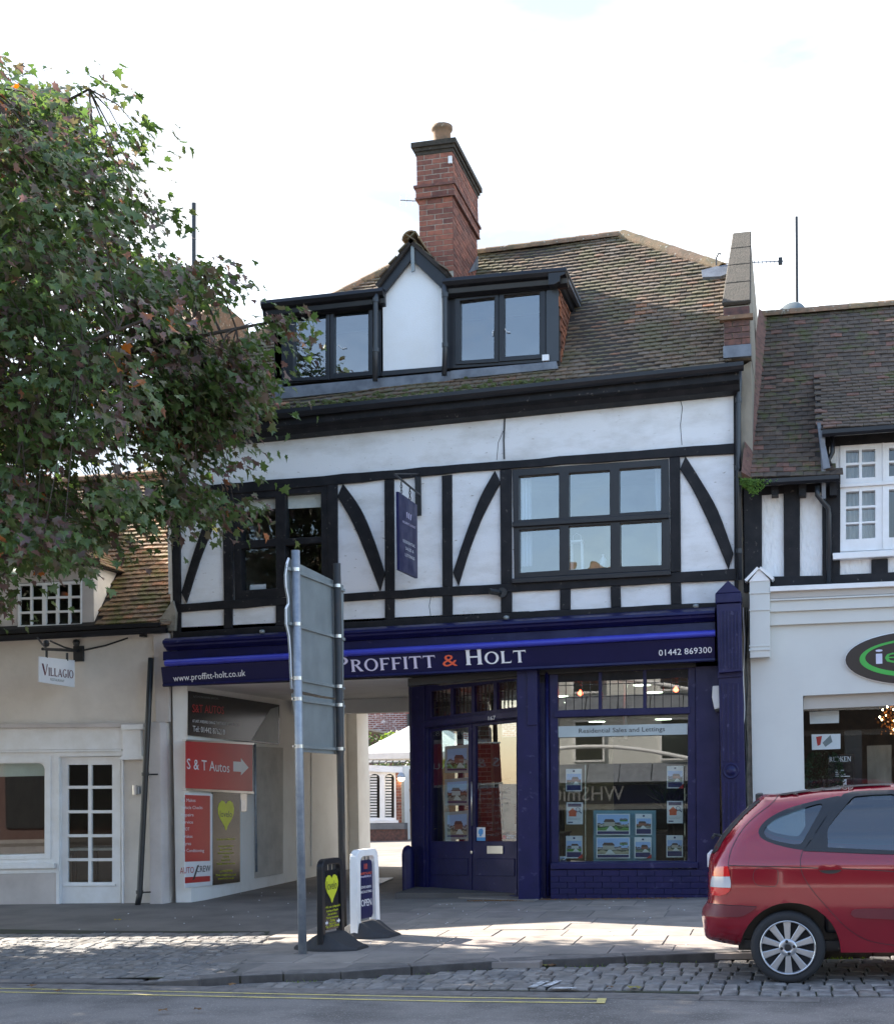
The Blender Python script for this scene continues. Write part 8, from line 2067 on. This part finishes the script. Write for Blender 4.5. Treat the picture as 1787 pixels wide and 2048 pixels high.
# shut lines and the belt crease
def line(name, P, w=.005, parent=bo_, m='car_black', off=.0012, it=2):
    P = [cu(*p) for p in (smooth_line(P, it) if it else P)]; vs, fs = [], []
    for i, p in enumerate(P):
        a, b = P[max(0, i - 1)], P[min(len(P) - 1, i + 1)]; L_ = math.dist(a, b); nx, ny = -(b[1] - a[1]) / L_ * w / 2, (b[0] - a[0]) / L_ * w / 2
        vs += [S(p[0] + nx, p[1] + ny, off), S(p[0] - nx, p[1] - ny, off)]
    fs = [[2 * i, 2 * i + 1, 2 * i + 3, 2 * i + 2] for i in range(len(P) - 1)]
    return obj(name, vs, fs, M[m], parent, recalc=False)
line('shut_or_crease_line', [(912, 640), (893, 690), (885, 740), (890, 810), (920, 880), (990, 985), (1080, 1085), (1180, 1200), (1270, 1285), (1370, 1355), (1480, 1395), (1640, 1418)])
line('shut_or_crease_line', [(302, 775), (600, 779), (890, 787), (1030, 793)], .007); line('shut_or_crease_line', [(1222, 797), (1400, 805), (1640, 820)], .007)  # belt crease: its shade drawn as a dark line
line('shut_or_crease_line', [(702, 202), (690, 235), (640, 288), (540, 360), (450, 440), (385, 525), (335, 620), (308, 700), (302, 775)])
line('shut_or_crease_line', [(120, 1090), (250, 1092), (400, 1098), (535, 1105)])
fcap = [(545, 790), (690, 795), (706, 815), (705, 900), (690, 935), (670, 943), (540, 935), (515, 910), (502, 870), (512, 815), (545, 790)]
line('fuel_flap_line', fcap, .004, it=1)
skin('door_trim', [cu(*p) for p in ((905, 641), (1100, 650), (1400, 662), (1641, 672))] + [(ru + 2.4, gz_ + 1.07), (ru + 2.4, gz_ + 1.045)] + [cu(*p) for p in ((1641, 684), (1400, 676), (1100, 664), (912, 656))], M['car_black'], .008, car, thick=.012, step=.06)
md = [cu(*p) for p in ((1292, 1165), (1300, 1140), (1325, 1124), (1400, 1119), (1641, 1119))] + [(ru + 1.2, cu(1641, 1120)[1]), (ru + 1.2, cu(1641, 1206)[1])] + [cu(*p) for p in ((1641, 1206), (1400, 1196), (1320, 1188))]
skin('side_moulding', md, M['car_trim'], .018, car, thick=.02, step=.04)
bm_ = [cu(*p) for p in ((84, 1175), (84, 1140), (102, 1108), (125, 1092), (250, 1095), (400, 1101), (535, 1107), (480, 1150), (430, 1178), (380, 1190), (240, 1190), (120, 1190))]
skin('bumper_moulding', bm_, M['car_trim'], .014, car, thick=.02, step=.035)
lt_ = [(200, 787), (300, 780), (312, 830), (316, 862)]
skin('tail_light', [cu(*p) for p in ((205, 786), (298, 780), (310, 820), (316, 862), (168, 866), (180, 822))], M['red_lens'], .012, car, thick=.02, step=.02)
skin('tail_light', [cu(*p) for p in ((167, 867), (316, 863), (324, 920), (322, 953), (152, 953), (155, 905))], M['clear_lens'], .012, car, thick=.02, step=.02, )
skin('tail_light', [cu(*p) for p in ((152, 955), (322, 955), (316, 980), (284, 1008), (230, 1022), (165, 1020), (152, 990))], M['red_lens'], .012, car, thick=.02, step=.02)
skin('rear_window_edge', [cu(*p) for p in ((540, 247), (556, 255), (420, 378), (333, 475), (258, 570), (212, 655), (200, 668), (160, 688), (157, 684), (192, 620), (244, 535), (314, 446), (404, 357), (484, 286))], M['car_black'], .004, car, thick=.008, step=.03)
hx, hy = 1125, 800
rec = [cu(hx + 98 * math.cos(R(a)), hy + 42 * math.sin(R(a))) for a in range(0, 360, 15)]
hp = skin('door_handle', rec, M['car_red'], .002, car, thick=.004, step=.02)
skin('handle_recess_shade', [cu(hx + 93 * math.cos(R(a)), hy + 38 * math.sin(R(a))) for a in range(8, 173, 11)], M['car_black'], .004, hp, thick=.003, step=.02)  # flat black patch painted for the shade under the grip
skin('handle_grip', [cu(hx + 92 * math.cos(R(a)), hy + 2 + 40 * math.sin(R(a)) * (1 if math.sin(R(a)) < 0 else .12)) for a in range(0, 360, 15)], M['car_red'], .016, hp, thick=.014, step=.02)
skin('roof_rail', [cu(*p) for p in ((720, 197), (1000, 156), (1300, 126), (1641, 106))] + [cu(*p) for p in ((1641, 118), (1300, 139), (1000, 171), (720, 208))], M['car_black'], .03, car, thick=.02, step=.06)
k = MB(); sc_ = S(*cu(545, 232)); k.box((sc_.x - .035, sc_.y + .25, sc_.z - .03), (sc_.x + .02, sc_.y + 1.0, sc_.z + .03)); k.build('high_brake_light', M['car_black'], car, bevel=.008)
wp = S(*cu(190, 572)); k = MB(); k.tube([wp + Vector((.03, .5, .01)), wp + Vector((-.03, .5, .02)), wp + Vector((-.04, .35, .0))], .015, 6); k.build('rear_wiper', M['car_black'], car)
pl_p = S(*cu(128, 740)); k = MB(); k.box((pl_p.x - .02, CYO + .5, pl_p.z - .08), (pl_p.x + .02, CYO + 1.1, pl_p.z + .04)); k.build('number_plate', M['sign_white'], car, bevel=.005)
for sgn in (0, 1):
    hl = [F_(3.3, .80), F_(3.42, .76), F_(3.5, .62), F_(3.3, .62), F_(3.1, .72)]
    skin('headlight', hl, M['clear_lens'], .008, car, thick=.02, step=.03, sides=(sgn,))
# interior: floor, seats and dashboard, dark
k = MB(); k.box((ru - .35, CYO + .16, gz_ + .28), (ru + 2.6, CYO + WIDTH - .16, gz_ + .34)); k.build('cabin_floor', M['car_black'], car)
for du, yy in ((.35, .42), (.35, 1.12), (1.4, .42), (1.4, 1.12)):
    x, y = ru + du, CYO + yy
    k = MB(); k.box((x - .05, y - .24, gz_ + .40), (x + .5, y + .24, gz_ + .58)); k.hull8([(x - .1, y - .24, gz_ + .56), (x + .08, y - .24, gz_ + .56), (x + .08, y + .24, gz_ + .56), (x - .1, y + .24, gz_ + .56)], [(x - .22, y - .2, gz_ + 1.12), (x - .1, y - .2, gz_ + 1.12), (x - .1, y + .2, gz_ + 1.12), (x - .22, y + .2, gz_ + 1.12)])
    k.build('car_seat', M['charcoal'], car, bevel=.03)
k = MB(); k.box((ru + 2.25, CYO + .2, gz_ + .7), (ru + 2.65, CYO + WIDTH - .2, gz_ + .98)); k.build('dashboard', M['car_black'], car, bevel=.04)
# wheels
def wheel(cx_, side):
    y0 = CYO if side == 0 else CYO + WIDTH; sg = 1 if side == 0 else -1
    c = Vector((cx_, y0, rv)); ax = (0, -sg, 0); W_ = .185
    t = MB(); t.lathe(c, [(TR * .66, -W_), (TR * .9, -W_), (TR * .985, -W_ + .02), (TR, -W_ * .6), (TR, -W_ * .3), (TR * .985, -.02), (TR * .93, -.004), (TR * .88, .002), (TR * .79, -.002), (TR * .745, -.008), (TR * .70, -.03), (TR * .66, -.05)], 48, ax)
    w_ = t.build('wheel', M['tyre'], car, smooth=True)
    k = MB(); rr0 = TR * .745
    k.loft([[c + Vector((math.cos(a) * r_, -sg * h_, math.sin(a) * r_)) for a in [2 * math.pi * j / 48 for j in range(48)]] for r_, h_ in ((rr0, -.012), (rr0, .004), (rr0 * .955, .004), (rr0 * .93, -.02), (rr0 * .9, -.14))], cap=False)
    k.build('rim', M['alloy'], w_, smooth=True, recalc=True)
    k = MB(); k.lathe(c, [(.001, -.13), (rr0 * .9, -.13), (rr0 * .9, -.14), (.001, -.14)], 32, ax); k.lathe(c, [(rr0 * .3, -.125), (rr0 * .55, -.125), (rr0 * .55, -.10), (rr0 * .3, -.10)], 24, ax); k.build('brake', M['galv'] if False else M['dark_obj'], w_)
    ro = rr0 * .94; ri_ = rr0 * .26
    P_ = Pl(c, (1, 0, 0) if side == 0 else (-1, 0, 0), (0, 0, 1), (0, -sg, 0))
    for i in range(10):
        a = R(90 + 36 * i + 1)
        ca, sa = math.cos(a), math.sin(a)
        pts = []
        for r_, hw in ((ri_, .020), (ro * .5, .0235), (ro * .8, .0275), (ro * 1.01, .033)): pts.append((r_, hw))
        q = [(r_ * ca - hw * sa, r_ * sa + hw * ca) for r_, hw in pts] + [(r_ * ca + hw * sa, r_ * sa - hw * ca) for r_, hw in reversed(pts)]
        slab('spoke', P_, q, -.045, -.012 , M['alloy'], w_, px=False, bevel=.006)
    k = MB(); k.lathe(c, [(.001, -.06), (rr0 * .33, -.06), (rr0 * .34, -.02), (rr0 * .31, -.008), (rr0 * .15, -.006), (rr0 * .13, -.012), (.001, -.012)], 32, ax); k.build('hub', M['alloy'], w_, smooth=True)
    k = MB(); k.lathe(c, [(.001, -.008), (rr0 * .115, -.008), (rr0 * .11, -.001), (.001, 0)], 20, ax); k.build('hub_cap', M['car_black'], w_)
    for i in range(4):
        a = R(100 + 90 * i); b = c + Vector((math.cos(a) * rr0 * .225, 0, math.sin(a) * rr0 * .225)); k = MB(); k.lathe(b, [(.001, -.012), (rr0 * .065, -.012), (rr0 * .055, -.003), (.001, -.003)], 12, ax); k.build('wheel_bolt', M['car_black'], w_)
for cx_ in (ru, ru + WB):
    for sd in (0, 1): wheel(cx_, sd)
# dark liners inside the arches
for cx_ in (ru, ru + WB):
    for yy in (CYO + .30, CYO + WIDTH - .30):
        P_ = Pl((cx_, yy, rv), (1, 0, 0))
        slab('arch_liner', P_, [(.41 * math.cos(R(a)), .41 * math.sin(R(a))) for a in range(-8, 189, 14)], -.02, .02, M['dark_obj'], car, px=False)
# ---------------------------------------------------------------- maple tree on the left
def leaf_shape():
    P = [(0, 0), (.16, .04), (.42, -.06), (.40, .14), (.70, .26), (.46, .38), (.56, .64), (.26, .58), (.16, .74), (0, 1.0)]
    P = P + [(-x, y) for x, y in P[-2:0:-1]]
    return P
LSH = leaf_shape()
LCT = (0, .34)
def leaf_local(seed):
    r = random.Random(seed); fold = r.uniform(.1, .35); droop = r.uniform(.15, .5); cup = r.uniform(-.1, .2)
    vs = [(x, y, abs(x) * fold - y * y * droop + cup * x * x) for x, y in [LCT] + LSH]; n = len(LSH)
    return np.array(vs), [(0, 1 + i, 1 + (i + 1) % n) for i in range(n)]
LEAVES = [leaf_local(i) for i in range(6)]
def make_tree(name, label, trunk, h_fork, clumps, leaf_size, seed, m, parts_limit=300, per=34, rad=.30):
    rr = random.Random(seed); nr = np.random.default_rng(seed)
    t = thing(name, label, 'tree', trunk)
    fork = Vector(trunk) + Vector((.1, .05, h_fork))
    k = MB(); k.tube([Vector(trunk) - Vector((0, 0, .1)), Vector(trunk) + Vector((.02, 0, .4)), Vector(trunk) + Vector((.08, .03, h_fork * .6)), fork], [.24, .19, .165, .15], 12); tk = k.build('trunk', M['bark'], t, smooth=True)
    # limbs reach for clumps far apart; every clump hangs on the nearest limb point
    cl = [Vector(c) for c in clumps]; ends = []
    order = cl[:]; rr.shuffle(order); order.sort(key=lambda c: -(c - fork).length)
    for c in order:
        if all((c - e).length > 2.0 for e in ends): ends.append(c)
        if len(ends) >= 22: break
    nodes = []; k = MB()
    top = Vector((fork.x + .2, fork.y + .1, max(c.z for c in cl) - .8))
    stems = [fork, fork.lerp(top, .35) + Vector((.1, 0, 0)), fork.lerp(top, .7), top]
    k.tube(stems, [.15, .11, .07, .03], 9); nodes += [fork.lerp(top, i / 10) for i in range(11)]
    for e in ends:
        s0 = fork.lerp(top, min(.8, max(0, (e.z - fork.z - 1.0) / max(.5, top.z - fork.z)) * .8)); mid = s0.lerp(e, .5) + Vector((0, 0, .35 + .1 * rr.random()))
        pts = [s0, s0.lerp(mid, .5) + Vector((0, 0, .12)), mid, mid.lerp(e, .5) + Vector((0, 0, .08)), e]
        k.tube(pts, [.075, .06, .042, .028, .012], 7); nodes += [a.lerp(b, f) for a, b in zip(pts, pts[1:]) for f in (0, .33, .66)] + [e]
    kind(k.build('limbs', M['bark'], t, smooth=True), 'stuff')
    tw = MB(); allL = []
    for c in cl:
        nd = min(nodes, key=lambda q: (q - c).length); tw.tube([nd, nd.lerp(c, .6) + Vector((0, 0, .08)), c], [.010, .006, .003], 4, cap=False)
        out = (c - (fork + Vector((0, 0, 1.5)))); out.z *= .4; out.normalize()
        n = int(per * rr.uniform(.6, 1.35))
        for i in range(n):
            d = Vector((rr.gauss(0, 1), rr.gauss(0, 1), rr.gauss(0, .45))) * rad * .62
            p = c + d + out * rr.uniform(-.1, .2) - Vector((0, 0, .35 * d.length * d.length / rad))
            nn_ = (Vector((0, 0, 1)) * rr.uniform(.35, 1.0) + out * rr.uniform(.0, .9) + Vector((rr.gauss(0, .35), rr.gauss(0, .35), 0))).normalized()
            tip = (out * rr.uniform(.2, .9) + Vector((rr.gauss(0, .5), rr.gauss(0, .5), -rr.uniform(.3, 1.0)))); tip = (tip - nn_ * tip.dot(nn_)).normalized(); side = tip.cross(nn_).normalized()
            allL.append((p, side, tip, nn_, leaf_size * rr.uniform(.65, 1.2), rr.randrange(6)))
    kind(tw.build('twigs', M['bark'], t, recalc=False), 'stuff')
    def seen(L):
        x, y = to_px(L[0]); return (not (0 < x < 1787 and 0 < y < 2048), (L[0] - EYE).length)
    if parts_limit:
        allL.sort(key=seen)
        meshes = []
        for v, f in LEAVES:
            me = bpy.data.meshes.new('leaf'); me.from_pydata([tuple(q) for q in v], [], f); me.materials.append(m); meshes.append(me)
        inv = parent_inv(t)
        for p, s_, tp_, n_, sz, kd in allL[:parts_limit]:
            o = bpy.data.objects.new('leaf', meshes[kd]); COL.objects.link(o); o.parent = t; o.matrix_parent_inverse = inv
            o.matrix_basis = Matrix(((s_.x * sz, tp_.x * sz, n_.x * sz, p.x), (s_.y * sz, tp_.y * sz, n_.y * sz, p.y), (s_.z * sz, tp_.z * sz, n_.z * sz, p.z), (0, 0, 0, 1)))
    rest = allL[parts_limit:]
    V_, F_2 = [], []; off = 0
    for p, s_, tp_, n_, sz, kd in rest:
        v, f = LEAVES[kd]; A = np.array((s_, tp_, n_)) * sz
        V_.append(v @ A + np.array(p)); F_2.append(np.array(f) + off); off += len(v)
    V_ = np.concatenate(V_); F_2 = np.concatenate(F_2)
    me = bpy.data.meshes.new('crown'); me.vertices.add(len(V_)); me.vertices.foreach_set('co', V_.ravel().astype(np.float32))
    me.loops.add(F_2.size); me.loops.foreach_set('vertex_index', F_2.ravel().astype(np.int32)); me.polygons.add(len(F_2)); me.polygons.foreach_set('loop_start', np.arange(0, F_2.size, 3, dtype=np.int32))
    me.update(calc_edges=True); me.materials.append(m)
    o = bpy.data.objects.new('crown', me); link(o, t); kind(o, 'stuff')
    return t, len(allL)
# where the branches of the near side hang, as seen standing across the street
crown_px = [(-420, 150), (-150, 140), (15, 172), (55, 185), (165, 200), (140, 270), (215, 290), (215, 345), (262, 440), (240, 500), (330, 545), (400, 545), (378, 590), (330, 650), (420, 695), (530, 655), (545, 672), (465, 708), (535, 730), (515, 768), (530, 800), (470, 845), (435, 870), (410, 890), (340, 925), (375, 970), (440, 1005), (375, 1022), (300, 1010), (200, 1030), (190, 1080), (120, 1115), (20, 1135), (-60, 1200), (-420, 1250)]
gap_px = [(150, 890), (330, 880), (335, 945), (160, 965)]
rt_ = random.Random(77); clumps = []
while len(clumps) < 900:
    x, y = rt_.uniform(-420, 560), rt_.uniform(40, 1250)
    if not pip((x, y), crown_px): continue
    if pip((x, y), gap_px) and rt_.random() < .85: continue
    Yr_lo, Yr_hi = 11.4, (17.9 if x < 330 else 16.5)
    # the crown is rounded: near the rim its depth shrinks
    d_ = rt_.uniform(0, 1); Yv = -18.7 + Yr_lo + (Yr_hi - Yr_lo) * d_
    if x > 330: Yv = -18.7 + rt_.uniform(13.2, 15.8)
    if y > 1000 and x > 150: Yv = -18.7 + rt_.uniform(13.2, 16.2)
    if rt_.random() < .22 and 30 < x < 330 and 250 < y < 1000: continue
    c_ = FY(Yv).hit(x, y)
    if c_.y > -4.9 + .581 * c_.z: continue
    clumps.append(c_)
for x, y, Yv in ((275, 255, -5.2), (245, 268, -5.2), (178, 178, -5.4), (290, 408, -5.0), (275, 430, -5), (28, 160, -5.4), (418, 540, -5.2), (560, 640, -5), (558, 655, -5.0), (470, 1015, -5.0), (462, 945, -4.9)):
    clumps.append(FY(Yv).hit(x, y))
# the far half of the crown, out of the picture to the left
for i in range(170):
    a = rt_.uniform(0, 6.28); r_ = 2.6 * math.sqrt(rt_.random()); clumps.append(Vector((-12.2 + r_ * math.cos(a), -5.2 + r_ * math.sin(a), rt_.uniform(4.0, 8.6))))
for i in range(130):  # extra unseen clumps towards the houses, added to shade the pavement
    c_ = Vector((rt_.uniform(-14.5, -9.9), rt_.uniform(-3.8, -1.1), rt_.uniform(3.9, 7.2)))
    if c_.y < -4.9 + .581 * c_.z: clumps.append(c_)
TRX, TRY = -10.9, -5.2
tr_, nl = make_tree('maple_tree', 'large maple with green and bronze leaves overhanging the cottage roof', (TRX, TRY, pav_z(-10.9, -5.2) - .02), 2.7, clumps, .098, 5, M['leaf'], per=62, rad=.30)
# unseen tree added down the hill to shade the foreground
r2 = random.Random(8); c2 = []
while len(c2) < 240:
    a = r2.uniform(0, 6.28); q_ = math.sqrt(r2.random()); z = r2.uniform(3.0, 8.0); w_ = 3.4 * (1 - .35 * abs(z - 5.2) / 2.8)
    c_ = Vector((-15.3 + w_ * q_ * math.cos(a), -4.6 + .85 * w_ * q_ * math.sin(a), z))
    if c_.y < -5.0 + .581 * c_.z: c2.append(c_)
make_tree('maple_tree', 'unseen second maple added down the hill for its shade', (-15.3, -4.9, pav_z(-15.3, -4.9) - .02), 2.4, c2, .2, 9, M['leaf'], parts_limit=0, per=30, rad=.4)
# ---------------------------------------------------------------- the rest of the street, out of the picture, with a house added for its shadow
# unseen house added on the left, sized for its shadow edge
hl_ = thing('added_shade_house', 'unseen brick house added to shade the pavement', 'building', (-22, 0, -.2)); hl_.name = 'shade_house'
wallbox('wall', (-30, .1, -.6), (-13.6, 4.7, 6.3), M['brick_dark'], hl_)
k = MB(); k.hull8([(-30.2, -.2, 6.3), (-13.52, -.2, 6.3), (-13.52, 5.0, 6.3), (-30.2, 5.0, 6.3)], [(-30.2, 2.35, 8.65), (-13.52, 2.35, 8.65), (-13.52, 2.45, 8.65), (-30.2, 2.45, 8.65)]); k.build('roof', M['tile_main'], hl_)
for i in range(4):
    x = -29 + i * 3; k = MB(); k.box((x, .02, 3.6), (x + 1.2, .098, 5.4)); w_ = k.build('window', M['white'], hl_); k = MB(); k.box((x + .1, .0, 3.7), (x + 1.1, .015, 5.3)); k.build('pane', M['dark_obj'], w_)
# opposite side of the street
OPY = -30.0
pav2 = obj('far_pavement', [(-60, OPY - .1, Zr(-60) + .12), (60, OPY - .1, Zr(60) + .12), (60, OPY + 4, Zr(60) + .12), (-60, OPY + 4, Zr(-60) + .12)], [(0, 1, 2, 3)], M['tarmac'], recalc=False); kind(pav2, 'structure')
k = MB(); k.hull8([(-60, OPY + 4, Zr(-60) - .1), (60, OPY + 4, Zr(60) - .1), (60, OPY + 4.15, Zr(60) - .1), (-60, OPY + 4.15, Zr(-60) - .1)], [(-60, OPY + 4, Zr(-60) + .125), (60, OPY + 4, Zr(60) + .125), (60, OPY + 4.15, Zr(60) + .125), (-60, OPY + 4.15, Zr(-60) + .125)]); k.build('kerb', M['kerb'], pav2)
ON = Pl((0, OPY, 0), (-1, 0, 0), n=(0, 1, 0))
def opp(x0, x1, h, m, label, roof='tile_main', shop='charcoal', name='shop_building'):
    b_ = thing(name, label, 'building', ((x0 + x1) / 2, OPY, 0))
    z0 = Zr((x0 + x1) / 2)
    wallbox('wall', (x0, OPY - 8, z0 - .3), (x1, OPY, h), M[m], b_)
    k = MB(); k.hull8([(x0, OPY - 8.2, h), (x1, OPY - 8.2, h), (x1, OPY + .3, h), (x0, OPY + .3, h)], [(x0, OPY - 4.1, h + 2.6), (x1, OPY - 4.1, h + 2.6), (x1, OPY - 3.9, h + 2.6), (x0, OPY - 3.9, h + 2.6)]); k.build('roof', M[roof], b_)
    n = max(2, int((x1 - x0) / 2.6))
    for i in range(n):
        c = x0 + (x1 - x0) * (i + .5) / n
        k = MB(); k.box((c - .55, OPY + .003, 4.6), (c + .55, OPY + .06, 6.1)); w_ = k.build('window', M['white'], b_); k = MB(); k.box((c - .47, OPY + .062, 4.68), (c + .47, OPY + .07, 6.02)); k.build('pane', M['dark_obj'], w_)
    k = MB(); k.box((x0 + .3, OPY + .003, z0 + .5), (x1 - .3, OPY + .05, 2.9)); k.build('shop_window', M['dark_obj'], b_)
    k = MB(); k.box((x0 + .1, OPY + .003, 3.1), (x1 - .1, OPY + .2, 3.75)); f_ = k.build('fascia', M[shop], b_)
    return b_, f_
opp(-30, -19, 6.6, 'brick_dark', 'brick shop on the other side of the street, farthest down the hill'); opp(-19, -11.4, 7.2, 'cottage', 'buff shop on the other side of the street')
bw, fw = opp(-11.3, -2.2, 6.3, 'cream', "newsagent's shop across the street with blue fascia and lead canopy", shop='navy')
serif_w = text('WHSmith', Pl((0, OPY + .2, 0), (-1, 0, 0), n=(0, 1, 0)), (5.5, 3.22), (8.2, 3.22), .5, M['lettering'], fw, d=.01, px=False)
for i in range(8):
    x = -11.2 + i * 1.12; k = MB(); k.hull8([(x, OPY + .02, 3.8), (x + 1.09, OPY + .02, 3.8), (x + 1.09, OPY + 1.0, 3.8), (x, OPY + 1.0, 3.8)], [(x, OPY + .02, 4.5), (x + 1.09, OPY + .02, 4.5), (x + 1.09, OPY + .3, 4.5), (x, OPY + .3, 4.5)]); k.build('canopy_panel', M['lead'], bw)
k = MB(); k.tube([(-11.3 + 9.1 * i / 16, OPY + .5, 4.35 + .75 * math.sin(math.pi * i / 16)) for i in range(17)], .07, 8); k.build('canopy_arch', M['white'], bw, smooth=True)
opp(-2.1, 8, 6.9, 'render', 'white shop across the street behind the viewer'); opp(8.1, 26, 6.2, 'brick', 'brick shop across the street up the hill')
# ---------------------------------------------------------------- end
